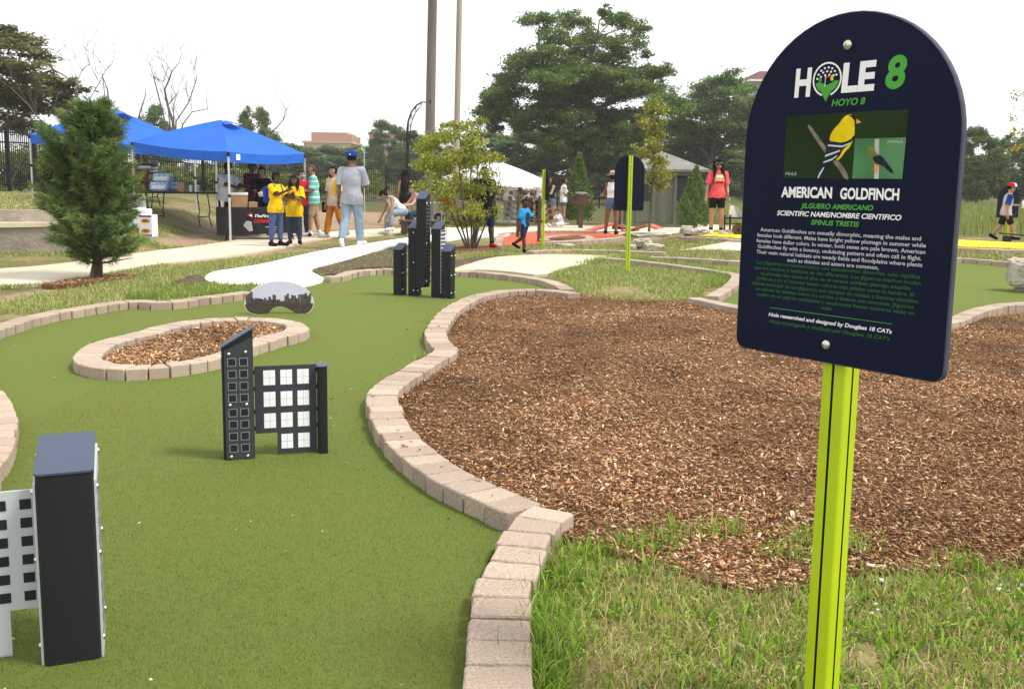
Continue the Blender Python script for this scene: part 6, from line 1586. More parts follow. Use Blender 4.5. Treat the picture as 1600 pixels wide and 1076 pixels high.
def cap(root, J, m, m2=None, front=None, back=False):
    hc, hf, hu, hs, sd = J['head'], J['hf'], J['hu'], J['hs_'], J['hsd']
    V = []; n = 16
    for i, (k, z) in enumerate(((1.0, .026), (1.02, .040), (.93, .060), (.70, .075), (.36, .083), (.05, .085))):
        for j in range(n):
            t = 2 * PI * j / n; V.append(hc + hu * z * hs + sd * math.cos(t) * .060 * k * hs + hf * (math.sin(t) * .070 * k) * hs)
    Fs = [(i * n + j, i * n + (j + 1) % n, (i + 1) * n + (j + 1) % n, (i + 1) * n + j) for i in range(5) for j in range(n)] + [tuple(range(5 * n, 6 * n))]
    mb = MB()
    if front:
        for i, f in enumerate(Fs):
            j = i % n; mb.use(front if (1 <= j <= 6 and i < 5 * n) else m); mb.add([V[q] for q in f], [tuple(range(len(f)))])
    else: mb.use(m).add(V, Fs)
    c = mb.build('cap', None, root, smooth=True)
    s = -1 if back else 1
    mb = MB(); V = []
    for j in range(9):
        t = PI * j / 8; V.append(hc + hu * .030 * hs + sd * math.cos(t) * .058 * hs + hf * s * (math.sin(t) * .066) * hs); V.append(hc + hu * .018 * hs + sd * math.cos(t) * .054 * hs + hf * s * (math.sin(t) * .075 + .045 * math.sin(t)) * hs)
    mb.add(V + [v - hu * .005 * hs for v in V], [(j * 2, j * 2 + 1, j * 2 + 3, j * 2 + 2) for j in range(8)] + [(j * 2 + 18, j * 2 + 20, j * 2 + 21, j * 2 + 19) for j in range(8)])
    mb.build('cap_brim', m2 or m, c)
    MB().ell(hc + hu * .086 * hs, .006 * hs, 6, 4).build('cap_button', m2 or m, c)
    return c
def brim_hat(root, J, m, band='c_hairblack'):
    hc, hf, hu, hs = J['head'], J['hf'], J['hu'], J['hs_']
    def ring(prof, n=18):
        V = [hc + hu * z * hs + (J['hsd'] * math.cos(2 * PI * k / n) + hf * math.sin(2 * PI * k / n)) * r_ * hs for r_, z in prof for k in range(n)]
        return V, [(i * n + k, i * n + (k + 1) % n, (i + 1) * n + (k + 1) % n, (i + 1) * n + k) for i in range(len(prof) - 1) for k in range(n)] + [tuple(range((len(prof) - 1) * n, len(prof) * n))]
    h = MB().add(*ring([(.060, .026), (.110, .022), (.112, .027), (.064, .036), (.060, .085), (.045, .096), (.01, .090)])).build('hat', m, root, smooth=True)
    MB().add(*ring([(.0655, .037), (.0650, .052)])).build('hat_band', band, h)

DG = lambda k, dx=0, dy=0: (L['@' + k][0] + dx, L['@' + k][1] + dy, hz(L['@' + k][0] + dx, L['@' + k][1] + dy) + .03)
# --- woman in yellow with backpack
r_, J = person('woman in a yellow shirt and blue jeans with a lowered mask and blue backpack', DG('w_yellow'), 62, 1.43, 'skin_dark', ('full', 'c_hairblack'), dict(m='c_yellow', sl=.85, hem=.12, loose=.022), dict(m='c_jeans', leg=1.82, loose=.004), dict(m='c_black', up=.90),
               dict(la=(38, 8, 70, 25), ra=(50, 6, 62, 10), ll=(2, 3, 0, 0), rl=(-3, 4, 0, 0), head=(0, 5)), fem=True, heavy=1.10, mask='chin')
b = MB().box(J['neck'] * .5 + J['hip'] * .5 + Vector((0, .16, .02)), (.26, .15, .34), None, .05).build('backpack', 'c_royal', r_)
for s in (-1, 1): MB().tube([J['neck'] + Vector((s * .09, .09, -.03)), J['neck'] + Vector((s * .10, -.06, -.02)), J['neck'] + Vector((s * .11, -.10, -.16)), J['hip'] + Vector((s * .13, .10, .12))], .014, 5).build('strap', 'c_royal', b)
# --- girl in yellow
r_, J = person('girl in a long yellow shirt and dark jeans holding cards beside the woman in yellow', DG('g_yellow'), 6, 1.38, 'skin_brown', ('long', 'c_hairblack'), dict(m='c_yellow', sl=.95, hem=.34, loose=.03), dict(m='c_darkjeans', leg=1.9, loose=.003), dict(m='c_black', sock=None),
               dict(la=(22, 8, 78, 40), ra=(22, 8, 82, 42), ll=(4, 4, 0, 0), rl=(-2, 4, 0, 0), head=(-4, 4)), fem=True, mask='chin')
MB().box((J['haL'] + J['haR']) / 2 + Vector((0, -.03, .04)), (.09, .02, .12), Matrix.Rotation(R(25), 3, 'X')).build('card', 'brown_metal', r_)
# --- man in teal stripes
r_, J = person('man in a teal striped shirt and khaki shorts behind the girl in yellow', DG('m_teal', .02), -75, 1.66, 'skin_tan', ('short', 'c_hairgrey'), dict(m='c_teal', sl=.9, hem=.18, loose=.03), dict(m='c_khaki', leg=.98, loose=.014), dict(m='c_shoewhite', sock='c_white'),
               dict(la=(12, 6, 74, 20), ra=(12, 6, 74, 20), ll=(10, 3, 6, 0), rl=(-8, 3, 4, 0), head=(0, 6)), heavy=1.12)
# --- half hidden person between them
person('person with dark hair half hidden between the two yellow shirts', (-4.95, 22.6, .03), 30, 1.52, 'skin_tan', ('short', 'c_hairbrown'), dict(m='c_red', sl=.8, hem=.1), dict(m='c_darkjeans', leg=1.9), dict(m='c_black'), dict(), mask=True)
# --- man in cream and orange
r_, J = person('bearded man in cream shirt and orange trousers with a yellow towel', DG('m_orange', -.06), -42, 1.62, 'skin_tan', ('short', 'c_hairblack'), dict(m='c_cream', sl=.9, hem=.12, loose=.026), dict(m='c_orange', leg=1.90, loose=.016), dict(m='grey_dish'),
               dict(la=(4, 8, 10, 0), ra=(-2, 10, 14, 0), ll=(-10, 3, 22, 10), rl=(12, 3, 2, 0), head=(-18, 2)))
MB().box(J['head'] + J['hf'] * .042 * 1.6 - J['hu'] * .056 * 1.6, (.066, .03, .03), J['rot'], .012).build('beard', 'c_hairblack', r_)
mb = MB(); s0 = J['shL']
V = []
for i, (dy, dz) in enumerate(((-.11, -.30), (-.115, -.14), (-.08, .03), (.0, .055), (.08, .03), (.10, -.12))):
    for dx in (-.075, -.02, .05): V.append((s0.x + dx - .02, s0.y + dy - .008 * math.sin(dx * 60), s0.z + dz))
mb.add(V, [(i * 3 + k, i * 3 + k + 1, i * 3 + 4 + k, i * 3 + 3 + k) for i in range(5) for k in range(2)]); mb.build('towel', 'c_yellow', r_)
mb = MB().box(J['wrR'] + Vector((-.05, .03, -.10)), (.07, .20, .24), None, .03); bg_ = mb.build('shoulder_bag', 'c_black', r_); MB().tube([J['wrR'] + Vector((-.05, .03, .02)), J['shR'] + Vector((-.03, 0, .05)), J['neck'] + Vector((-.06, -.06, -.02))], .012, 5).build('strap', 'c_black', bg_)
# --- man in grey walking away
r_, J = person('tall man in grey shirt and blue cap walking away on the white path', DG('m_gray', .03, 0), 170, 1.80, 'skin_brown', ('buzz', 'c_hairblack'), dict(m='c_grey', sl=.92, hem=.16, loose=.036), dict(m='c_lightjeans', leg=1.97, loose=.020), dict(m='c_shoewhite'),
               dict(la=(-4, 9, 12, 0), ra=(20, 9, 55, 15), ll=(-12, 2, 16, 30), rl=(12, 2, 4, 0), head=(4, 0)), heavy=1.06)
c = cap(r_, J, 'c_royal'); MB().ell(J['head'] - J['hf'] * .072 * 1.8 + J['hu'] * .040 * 1.8, (.018, .008, .010), 8, 5).build('white_patch', 'print_white', c)
# --- woman in pink
r_, J = person('woman with long dark hair, pink printed shirt and black shorts', DG('w_pink'), 4, 1.64, 'skin_tan', ('long', 'c_hairblack'), dict(m='c_pink', sl=.85, hem=.02, loose=.026), dict(m='c_black', leg=.72, loose=.004), dict(m='c_shoewhite', sock='c_black'),
               dict(la=(2, 10, 30, 5), ra=(2, 14, 10, 0), ll=(2, 3, 0, 0), rl=(0, 3, 0, 0), head=(-6, 14)), fem=True, glasses=True)
ch = J['neck'] * .66 + J['hip'] * .34
pr_ = MB().use('c_sand').flat([(ch.x - .10 + .20 * u, ch.z - .05 + v * .15) for u, v in ((0, 0), (1, 0), (1, .7), (.8, 1), (.2, 1), (0, .7))], ch.y - .148).use('c_white').flat([(ch.x - .08, ch.z + .03), (ch.x + .08, ch.z + .03), (ch.x + .06, ch.z + .085), (ch.x - .06, ch.z + .085)], ch.y - .150).use('c_black')
for k in range(4): pr_.flat([(ch.x - .075 + k * .04, ch.z - .09), (ch.x - .045 + k * .04, ch.z - .09), (ch.x - .045 + k * .04, ch.z - .062), (ch.x - .075 + k * .04, ch.z - .062)], ch.y - .148)
pr_.build('shirt_print', None, r_)
for s in (-1, 1): MB().tube([J['sh' + ('L' if s > 0 else 'R')] + Vector((-s * .05, -.02, .045)), J['sh' + ('L' if s > 0 else 'R')] + Vector((-s * .045, -.115, -.06)), J['sh' + ('L' if s > 0 else 'R')] + Vector((-s * .03, -.10, -.22))], .016, 5).build('backpack_strap', 'c_black', r_)
gx = thing('putter', 'golf putter held by the woman in pink', 'golf club', Vector(r_.location) + Matrix.Rotation(R(4), 3, 'Z') @ J['haL'] * 1.0)
hh_ = J['haL'].z
MB().tube([(0, -.01, .16), (.0, -.01, -.08)], .011, 6).build('grip', 'iron', gx); MB().tube([(0, -.01, -.08), (.03, -.05, -hh_ + .03)], .006, 6).build('shaft', 'steel', gx); MB().box((.05, -.05, -hh_ + .02), (.10, .025, .025), None, .005).build('head', 'steel', gx)
# --- boy with the tricolour cap
r_, J = person('boy in a red, white and blue cap and grey shirt running along the yellow turf', DG('boy_cap', .05), 78, 1.22, 'skin_tan', ('buzz', 'c_hairblack'), dict(m='c_greyheather', sl=0, hem=.06, loose=.022), dict(m='c_black', leg=.95, loose=.022), dict(m='c_black'),
               dict(la=(20, 5, 70, 5), ra=(-16, 10, 20, 0), ll=(-12, 2, 26, 25), rl=(24, 2, 16, 0), head=(0, 4), lean=6), child=True)
cap(r_, J, 'c_red', 'c_royal', front='c_white')
for q in 'LR': MB().tube([J['sh' + q] + Vector((0, 0, .02)), J['sh' + q].lerp(J['el' + q], .45), J['sh' + q].lerp(J['el' + q], .92)], [.062, .058, .056], 10, cap=False).build('sleeve', 'c_royal', r_)
bo = thing('drink_bottle', 'white bottle in the hand of the boy in the cap', 'bottle', Vector(r_.location) + Matrix.Rotation(R(78), 3, 'Z') @ J['haL']); MB().lathe((0, 0, -.06), [(.022, 0), (.026, .02), (.026, .13), (.012, .16)], 10).build('body', 'white_card', bo, smooth=True); MB().lathe((0, 0, .10), [(.013, 0), (.013, .022)], 10).build('lid', 'bottle_wrap', bo)
# --- little boy in blue walking
r_, J = person('small boy in a blue shirt and navy overalls walking behind the pale path', DG('boy'), 58, 1.02, 'skin_dark', ('buzz', 'c_hairblack'), dict(m='c_blue', sl=.9, hem=0, loose=.016), dict(m='c_navy', leg=.92, loose=.016), dict(m='c_black'),
               dict(la=(35, 12, 40, 5), ra=(-12, 8, 25, 0), ll=(-16, 2, 40, 30), rl=(8, 2, 2, 0), head=(10, 4)), child=True, bib='c_navy')
# --- pair by the ramp
r_, J = person('woman in a white sleeveless top, denim shorts and straw hat seen from behind', DG('w_white', -.02), 172, 1.62, 'skin_brown', ('full', 'c_hairblack'), dict(m='c_white', sl=0, hem=0, loose=.012, low=.30), dict(m='c_denim', leg=.42, loose=.010), dict(m='c_black'),
               dict(la=(18, 12, 50, 20), ra=(18, 16, 50, 20), ll=(2, 9, 0, 0), rl=(-2, 3, 2, 0), head=(0, 4)), fem=True, heavy=1.06)
brim_hat(r_, J, 'c_straw')
person('person in tan shorts half hidden by the navy sign near the straw hat', (3.12, 28.6, .03), 120, 1.70, 'skin_dark', ('full', 'c_hairblack'), dict(m='c_black', sl=.9, hem=.08), dict(m='c_sand', leg=.8, loose=.02), dict(m='c_black'), dict(ll=(14, 3, 10, 0), rl=(-14, 3, 4, 0), lean=8))
# --- sitting women on a low stone edge
r_, J = person('woman in a white top and blue jeans bent forward while sitting by the path', DG('w_sit', .12), -62, 1.58, 'skin_tan', ('tail', 'c_hairblack'), dict(m='c_white', sl=0, hem=0, loose=.012, low=.2), dict(m='c_lightjeans', leg=1.82, loose=.012), dict(m='c_shoewhite'),
               dict(lean=48, la=(8, 8, 14, 6), ra=(14, 8, 14, 6), ll=(84, 8, 88, 0), rl=(70, 8, 66, 0), head=(0, 30)), fem=True)
sz = J['hip'].z
person('woman in a pink top sitting close behind the bent-over woman', DG('w_sit2', .30, .35), -65, 1.62, 'skin_light', ('bun', 'c_hairbrown'), dict(m='c_palepink', sl=.2, hem=0, loose=.014), dict(m='c_darkjeans', leg=1.8, loose=.012), dict(m='c_shoewhite'),
       dict(lean=24, la=(40, 8, 40, 6), ra=(40, 8, 40, 6), ll=(84, 8, 88, 0), rl=(80, 8, 84, 0), head=(0, 16)), fem=True)
st_ = thing('garden_bench', 'low wooden bench under the two sitting women behind the black towers', 'bench', (DG('w_sit')[0] + .52, DG('w_sit')[1] + .25, .02), R(25))
MB().box((0, 0, .33), (1.0, .42, .05), None, .01).build('seat', 'brown_metal', st_)
for s in (-1, 1): MB().box((s * .4, 0, .155), (.08, .36, .31), None, .01).build('leg', 'brown_metal', st_)
r_, J = person('woman in a black dress and dark hat standing behind the sitting women', DG('w_black', -.05, -.2), 190, 1.60, 'skin_tan', ('long', 'c_hairbrown'), dict(m='c_black', sl=0, hem=.5, loose=.016, name='dress'), dict(m='c_black', leg=.6, loose=.01), dict(m='c_black'), dict(la=(4, 9, 20, 5), ra=(4, 9, 20, 5)), fem=True)
brim_hat(r_, J, 'c_black')
# --- behind the shrub and under the white canopy
r_, J = person('man in dark clothes and red and navy sneakers behind the tall shrub', DG('m_bush', .02, .55), 18, 1.62, 'skin_dark', ('buzz', 'c_hairblack'), dict(m='c_black', sl=.95, hem=.14, loose=.03), dict(m='c_navy', leg=1.05, loose=.03), dict(m='c_red', sock='c_black'), dict(ll=(6, 9, 2, 0), rl=(-4, 9, 2, 0)), heavy=1.18)
person('man in a white shirt and light jeans under the white canopy', DG('m_white'), 160, 1.62, 'skin_light', ('short', 'c_hairbrown'), dict(m='c_white', sl=.9, hem=.14, loose=.026), dict(m='c_lightjeans', leg=1.95, loose=.018), dict(m='c_shoewhite'), dict(), heavy=1.1)
person('person with curly dark hair and a white mask under the white canopy', DG('w_dark', -.02), 10, 1.56, 'skin_brown', ('full', 'c_hairblack'), dict(m='c_white', sl=.8, hem=.1), dict(m='c_black', leg=1.9), dict(m='c_black'), dict(la=(20, 8, 70, 25), ra=(20, 8, 70, 25)), fem=True, mask=True)
person('person in a white shirt and dark trousers behind the edge-on sign post', DG('p_x'), 0, 1.62, 'skin_tan', ('short', 'c_hairbrown'), dict(m='c_white', sl=.8, hem=.1), dict(m='c_black', leg=1.9), dict(m='c_black'), dict(), mask=True)
person('woman in a black top and denim shorts just right of the edge-on sign post', DG('w_short', .04), -60, 1.52, 'skin_tan', ('long', 'c_hairbrown'), dict(m='c_black', sl=0, hem=0, low=.25), dict(m='c_denim', leg=.4, loose=.01), dict(m='c_shoewhite'), dict(la=(30, 12, 70, 20), ra=(10, 8, 40, 10), ll=(-14, 3, 4, 0), rl=(10, 3, 2, 0)), fem=True)
person('woman in a white top with a hand on her hip beside the narrow conifer', (1.62, 31.4, .02), 100, 1.52, 'skin_tan', ('tail', 'c_hairbrown'), dict(m='c_white', sl=.2, hem=.05), dict(m='c_denim', leg=.5), dict(m='c_shoewhite'), dict(la=(-20, 40, 70, 60), ra=(-20, 40, 70, 60)), fem=True)
r_, J = person('small child in white sitting on the ground by the narrow conifer', (1.48, 29.4, -.02), -70, .98, 'skin_tan', ('short', 'c_hairbrown'), dict(m='c_white', sl=.9, hem=.05, loose=.015), dict(m='c_greyheather', leg=1.2), dict(m='c_shoewhite'), dict(lean=22, ll=(88, 14, 6, -40), rl=(86, 14, 20, -40), la=(40, 8, 20, 5), ra=(40, 8, 20, 5), head=(0, 12)), child=True)
# --- under the front canopy
r_, J = person('man in a white shirt and mask serving at the banner table under the canopy', (-6.68, 22.35, .08), 62, 1.62, 'skin_dark', ('full', 'c_hairblack'), dict(m='c_white', sl=.95, hem=.1, loose=.032), dict(m='c_black', leg=1.9), dict(m='c_black'), dict(la=(42, 8, 40, 10), ra=(46, 8, 36, 10), lean=10), heavy=1.15, mask=True)
person('woman in dark clothes with a red mask behind the banner table', (-5.85, 22.5, .05), 5, 1.55, 'skin_tan', ('full', 'c_hairblack'), dict(m='c_black', sl=1.8, hem=.1), dict(m='c_black', leg=1.9), dict(m='c_black'), dict(la=(30, 8, 60, 20), ra=(30, 8, 60, 20)), fem=True)
person('person with dark hair bending behind the man in white under the canopy', (-6.25, 23.0, .08), 40, 1.64, 'skin_brown', ('full', 'c_hairblack'), dict(m='c_plum', sl=.9, hem=.1), dict(m='c_darkjeans', leg=1.9), dict(m='c_black'), dict(la=(30, 8, 60, 20), ra=(30, 8, 60, 20), lean=8), fem=True)

# ================================================================== FENCE, POLES, BUILDINGS
def fence():
    P = L['fence']
    names = ['iron fence section outside the left border', 'iron fence gate section with a diagonal brace at the left border', 'iron fence section behind the pine tree', 'iron fence section under the left of the front blue canopy', 'iron fence section behind the tent with the man in white', 'iron fence section left of the girls in yellow', 'iron fence section behind the man in grey', 'short iron fence section by the arched lamp', 'iron fence section behind the wooden pole', 'iron fence section behind the white canopy', 'iron fence section behind the conifer and the hut', 'iron fence section between the hut and the big sign', 'iron fence section hidden behind the big sign']
    for i, lab in enumerate(names):
        a, b = Vector(P[i][:3]), Vector(P[i + 1][:3]); ta, tb = P[i][3] - P[i][2], P[i + 1][3] - P[i + 1][2]
        t = thing('iron_fence', lab, 'fence', a, group='iron fence sections')
        d = b - a; ln = math.hypot(d.x, d.y)
        npost = max(1, int(round(ln / 2.6)))
        for k in range(npost + (1 if i == len(names) - 1 else 0)):
            s = k / npost; c = d * s; hh = ta + (tb - ta) * s
            MB().box((c.x, c.y, c.z + hh / 2), (.085, .085, hh + .12)).build('post', 'iron', t)
        mb = MB(); n = int(ln / .105)
        for k in range(1, n):
            s = k / n; c = d * s; hh = ta + (tb - ta) * s - .02
            mb.box((c.x, c.y, c.z + hh / 2 + .05), (.022, .022, hh - .05))
        setp(mb.build('pickets', 'iron', t), kind='stuff')
        for fz in (.12, .80, .96):
            mb = MB().tube([(0, 0, ta * fz), (d.x, d.y, d.z + tb * fz)], .022, 4); mb.build('rail', 'iron', t)
        if i == 1:
            MB().tube([(0, 0, ta * .08), (d.x, d.y, d.z + tb * .95)], .02, 4).build('brace', 'iron', t)
fence()
def pole(label, cat, base, topx, r0, r1, zt, m):
    t = thing('utility_pole', label, cat, base)
    pts = [(0, 0, 0), (topx * .5, 0, zt * .5), (topx, 0, zt)]
    MB().tube(pts, [r0, (r0 + r1) / 2, r1], 14).build('shaft', m, t, smooth=True)
    return t
p = L['@pole1']; tp_ = L['#p1']
wp = pole('thick weathered wooden pole rising out of the top of the picture', 'pole', (p[0], p[1], p[2]), .15, .155, .13, 9.0, 'wood_pole')
MB().ell((.06, -.15, 3.72), (.04, .02, .06), 8, 5).build('knot', 'brown_metal', wp)
p = L['@pole2']; wp = pole('slimmer tan pole right of the thick wooden pole', 'pole', (p[0], p[1], p[2]), .12, .10, .082, 9.0, 'tan_pole')
MB().lathe((0, 0, 0), [(.16, 0), (.16, .06), (.11, .1)], 14).build('base_collar', 'tan_pole', wp)
def arched_lamp():
    x, y, z = L['@lamp']
    t = thing('street_lamp', 'black ornate lamp post with an arched arm behind the shrub', 'lamp', (x, y, z))
    MB().lathe((0, 0, 0), [(.14, 0), (.14, .5), (.09, .6), (.075, 1.2), (.06, 2.6)], 10).build('post', 'iron', t, smooth=True)
    arc = [(0, 0, 2.6), (-.02, 0, 3.0), (.02, 0, 3.35), (.13, 0, 3.68), (.32, 0, 3.93), (.52, 0, 4.05), (.68, 0, 4.05), (.80, 0, 3.95)]
    MB().tube(arc, [.045, .04, .035, .03, .03, .025, .022, .02], 7).build('arm', 'iron', t, smooth=True)
    inner = [(.06, 0, 2.75), (.10, 0, 3.10), (.17, 0, 3.40), (.30, 0, 3.68), (.50, 0, 3.88)]
    mb = MB().tube(inner, .014, 5)
    for a, b in zip(arc[1:6], inner): mb.tube([a, b], .011, 4); 
    for a, b in zip(arc[2:6], inner[:4]): mb.tube([a, b], .009, 4)
    mb.build('scrollwork', 'iron', t)
    MB().lathe((.80, 0, 3.5), [(.10, 0), (.13, .12), (.08, .32), (.03, .45)], 12).build('lamp_shade', 'iron', t, smooth=True)
arched_lamp()
gp = L['#gp']
t = thing('marker_pole', 'thin pale pole with a bright green knob behind the blue cap', 'pole', (gp[0], gp[1], hz(gp[0], gp[1])))
zz = gp[2] - hz(gp[0], gp[1])
MB().tube([(0, 0, 0), (0, 0, zz)], .014, 6).build('shaft', 'tent_leg', t); MB().ell((0, 0, zz), (.06, .06, .05), 8, 6).build('knob', 'green_knob', t, smooth=True)

def building(label, x0, x1, y, z1, dep, wall, roofm, rows, cols, extra=None):
    t = thing('brick_building', label, 'building', ((x0 + x1) / 2, y, 0))
    w = x1 - x0
    b = MB().box((0, dep / 2, z1 / 2), (w, dep, z1)).build('wall', wall, t)
    MB().box((0, dep / 2, z1 + .25), (w + .6, dep + .6, .5)).build('parapet', roofm, t)
    for r_ in range(rows):
        for c_ in range(cols):
            X = -w / 2 + (c_ + .5) * w / cols; Z = z1 - 2.6 - r_ * 3.2
            wi = MB().box((X, -.06, Z), (1.9, .12, 1.9)).build('window_frame', 'board_edge', t)
            for s in (-1, 1): MB().box((X + s * .46, -.13, Z), (.8, .06, 1.7)).build('pane', 'glass_far', wi)
    if extra:
        for (ex0, ex1, ez0, ez1, m) in extra: MB().box(((ex0 + ex1) / 2 - (x0 + x1) / 2, dep / 2, (ez0 + ez1) / 2), (ex1 - ex0, dep * .8, ez1 - ez0)).build('penthouse', m, t)
A0, A1, A2, A3 = L['#bldA0'], L['#bldA1'], L['#bldA2'], L['#bldA3']
building('orange brick block with a pale lower storey beyond the trees left of the blue cap', A0[0], A1[0], A0[1], A1[2] - 2.6, 16, 'brick_pale', 'brick_pale', 3, 4, [(A2[0], A3[0] + 1.5, A1[2] - 3, A2[2], 'brick_far'), (A3[0] + 1.5, A1[0], A1[2] - 2.8, A1[2] - .6, 'brick_far')])
B0, B1 = L['#bldB0'], L['#bldB1']
building('orange brick block half hidden by the tall tree left of the arched lamp', B0[0], B1[0], B0[1], B1[2], 16, 'brick_far', 'brick_dark', 3, 3)
C0, C1, C2 = L['#bldC0'], L['#bldC1'], L['#bldC2']
building('brown brick high-rise behind the upper left of the big sign', C0[0], C1[0], C0[1], C1[2], 20, 'brick_dark', 'white_card', 5, 6, [(C2[0], C1[0], C1[2], C2[2], 'brick_dark')])

# ================================================================== CANOPIES
def canopy(label, corners, peak, m, legz, vent=True, leg_m='tent_leg', val=.20):
    """four eave corners (x,y,z) in order round, peak above the middle"""
    cx, cy = np.mean([c[0] for c in corners]), np.mean([c[1] for c in corners])
    gz = hz(cx, cy)
    t = thing('canopy_tent', label, 'canopy', (cx, cy, gz)); o = Vector((cx, cy, gz))
    cs = [Vector(c) - o for c in corners]; pk = Vector(peak) - o
    mb = MB(); nseg = 8
    vb = pk.z - .22
    for i in range(4):
        a, b = cs[i], cs[(i + 1) % 4]
        V = []
        for r_ in range(nseg + 1):
            k = r_ / nseg
            for s in range(9):
                u = s / 8
                e = a.lerp(b, u)
                q = e.lerp(pk, k)
                rise = math.sin(PI * k) * .035 - .05 * math.sin(PI * u) * (1 - k) - .05 * math.sin(PI * u) * math.sin(PI * k)
                V.append(q + Vector((0, 0, rise)))
        Fs = [(r_ * 9 + s, r_ * 9 + s + 1, r_ * 9 + 10 + s, r_ * 9 + 9 + s) for r_ in range(nseg) for s in range(8)]
        mb.add(V, Fs)
    mb.build('roof', m, t, smooth=True)
    for i in range(4):
        a, b = cs[i], cs[(i + 1) % 4]
        mb = MB(); V = []
        d = (b - a).normalized(); nrm = Vector((d.y, -d.x, 0)) * .012
        for s in range(9):
            u = s / 8; e = a.lerp(b, u) + Vector((0, 0, -.05 * math.sin(PI * u))); 
            w = nrm * (1 if s % 2 else -.4)
            V += [e + nrm * .5 + Vector((0, 0, .004)), e + nrm + w + Vector((0, 0, -val))]
        mb.add(V, [(s * 2 + 1, s * 2 + 3, s * 2 + 2, s * 2) for s in range(8)]); mb.build('valance', m, t)
    if vent:
        # scoop vent on the face towards the right
        a, b = cs[0], cs[1]
        g = lambda u, k, up: a.lerp(b, u).lerp(pk, k) + Vector((0, 0, up))
        V = [g(.12, .70, .10), g(.5, .66, .17), g(.88, .70, .10), g(.92, .86, .04), g(.5, .90, .06), g(.08, .86, .04)]
        MB().add(V, [(0, 1, 4, 5), (1, 2, 3, 4)]).build('vent_flap', m, t)
    for c in cs:
        g_ = hz(c.x + cx, c.y + cy) - gz
        mb = MB().box((c.x, c.y, (c.z + g_) / 2), (.035, .035, c.z - g_), None); lg = mb.build('leg', leg_m, t)
        MB().box((c.x, c.y, g_ + (c.z - g_) * .52), (.05, .05, .06)).build('slider', 'iron', lg); MB().box((c.x, c.y, g_ + .01), (.09, .09, .02)).build('foot', leg_m, lg)
        MB().box((c.x, c.y, c.z - .05), (.055, .055, .09)).build('bracket', 'iron', lg)
    for i in range(4):
        a, b = cs[i].lerp(Vector((0, 0, cs[i].z)), .06) - Vector((0, 0, .12)), cs[(i + 1) % 4].lerp(Vector((0, 0, cs[(i + 1) % 4].z)), .06) - Vector((0, 0, .12)); m_ = (a + b) / 2
        MB().tube([a, m_ + Vector((0, 0, .02)), b - Vector((0, 0, .0))], .012, 4).build('truss_bar', leg_m, t)
    return t, o
F_, R_, L_ = L['#tent_f'], L['#tent_r'], L['#tent_l']
BK = tuple(np.array(L_) + np.array(R_) - np.array(F_))
up = lambda c, d=.14: (c[0], c[1], c[2] + d)
pk = L['#tent_peak']; cxm, cym = (L_[0] + R_[0]) / 2, (L_[1] + R_[1]) / 2
ft, fo = canopy('blue pop-up canopy over the black banner table, the front one of two', [up(F_), up(R_), up(BK), up(L_)], (cxm, cym, pk[2] - .02), 'tent_blue', 0)
q = Vector(F_) - fo
MB().add([(q.x + .10, q.y + .20, q.z + .10), (q.x + .14, q.y + .36, q.z + .10), (q.x + .14, q.y + .36, q.z - .02), (q.x + .10, q.y + .20, q.z - .02)], [(3, 2, 1, 0)]).build('white_tag', 'white_card', ft)
sh = np.array((-3.25, 2.0, .22)); mv = lambda c: tuple(np.array(c) + sh)
canopy('blue pop-up canopy half hidden by the pine tree, the rear one of two', [up(mv(F_)), up(mv(R_)), up(mv(BK)), up(mv(L_))], (cxm + sh[0], cym + sh[1], L['#t2_peak'][2] + .05), 'tent_blue', 0)
wr, wl_, wk = L['#wt_r'], L['#wt_l'], L['#wt_peak']
wc = [(-.75, 29.3, wl_[2]), (1.02, 30.9, wr[2]), (-.58, 32.5, wl_[2]), (-2.3, 30.9, wl_[2])]
canopy('white pop-up canopy behind the tall shrub', [up(c, .1) for c in wc], (-.62, 30.9, wk[2]), 'tent_white', 0, vent=False)

# ================================================================== TABLES AND SUPPLIES UNDER THE TENT
def fold_table(label, loc, rz, ln, wd, hh=.74, name='folding_table'):
    t = thing(name, label, 'table', loc, rz)
    MB().box((0, 0, hh - .02), (ln, wd, .04), None, .012).build('table_top', 'iron', t)
    for s in (-1, 1):
        for e in (-1, 1):
            x = s * (ln / 2 - .22); y = e * (wd / 2 - .09)
            MB().tube([(x, y, hh - .04), (x + s * .05, y, hh * .45), (x + s * .02, y, hh * .30), (x + s * .07, y + e * .03, 0)], .014, 6).build('leg', 'iron', t)
        x = s * (ln / 2 - .2); MB().tube([(x, -wd / 2 + .09, hh * .28), (x, wd / 2 - .09, hh * .28)], .012, 5).build('crossbar', 'iron', t)
    return t
ta = fold_table('black folding table stacked with water bottles under the front canopy', (-7.62, 22.1, hz(-7.62, 22.1) - .02), R(-8), 1.5, .7, .78)
zt_ = hz(-7.62, 22.1) - .02 + .78
def pack(label, loc, w=.40, d=.26, h=.20, rz=0):
    t = thing('water_bottle_pack', label, 'bottle pack', loc, rz)
    MB().box((0, 0, h / 2), (w, d, h * .9), None, .03).build('wrap', 'bottle_wrap', t)
    MB().box((0, -d / 2 - .003, h / 2), (w * .7, .006, h * .35)).build('wrap_label', 'white_card', t)
    for i in range(5):
        for j in range(3): MB().lathe((-w * .4 + i * w * .2, -d * .33 + j * d * .33, h * .93), [(.014, 0), (.014, .02)], 7).build('bottle_cap', 'white_card', t)
pack('upper blue shrink-wrapped pack of water bottles on the folding table', (-8.02, 22.15, zt_ + .2)); pack('left lower shrink-wrapped pack of water bottles on the folding table', (-8.06, 22.05, zt_)); pack('right lower shrink-wrapped pack of water bottles on the folding table', (-7.80, 22.45, zt_), w=.3)
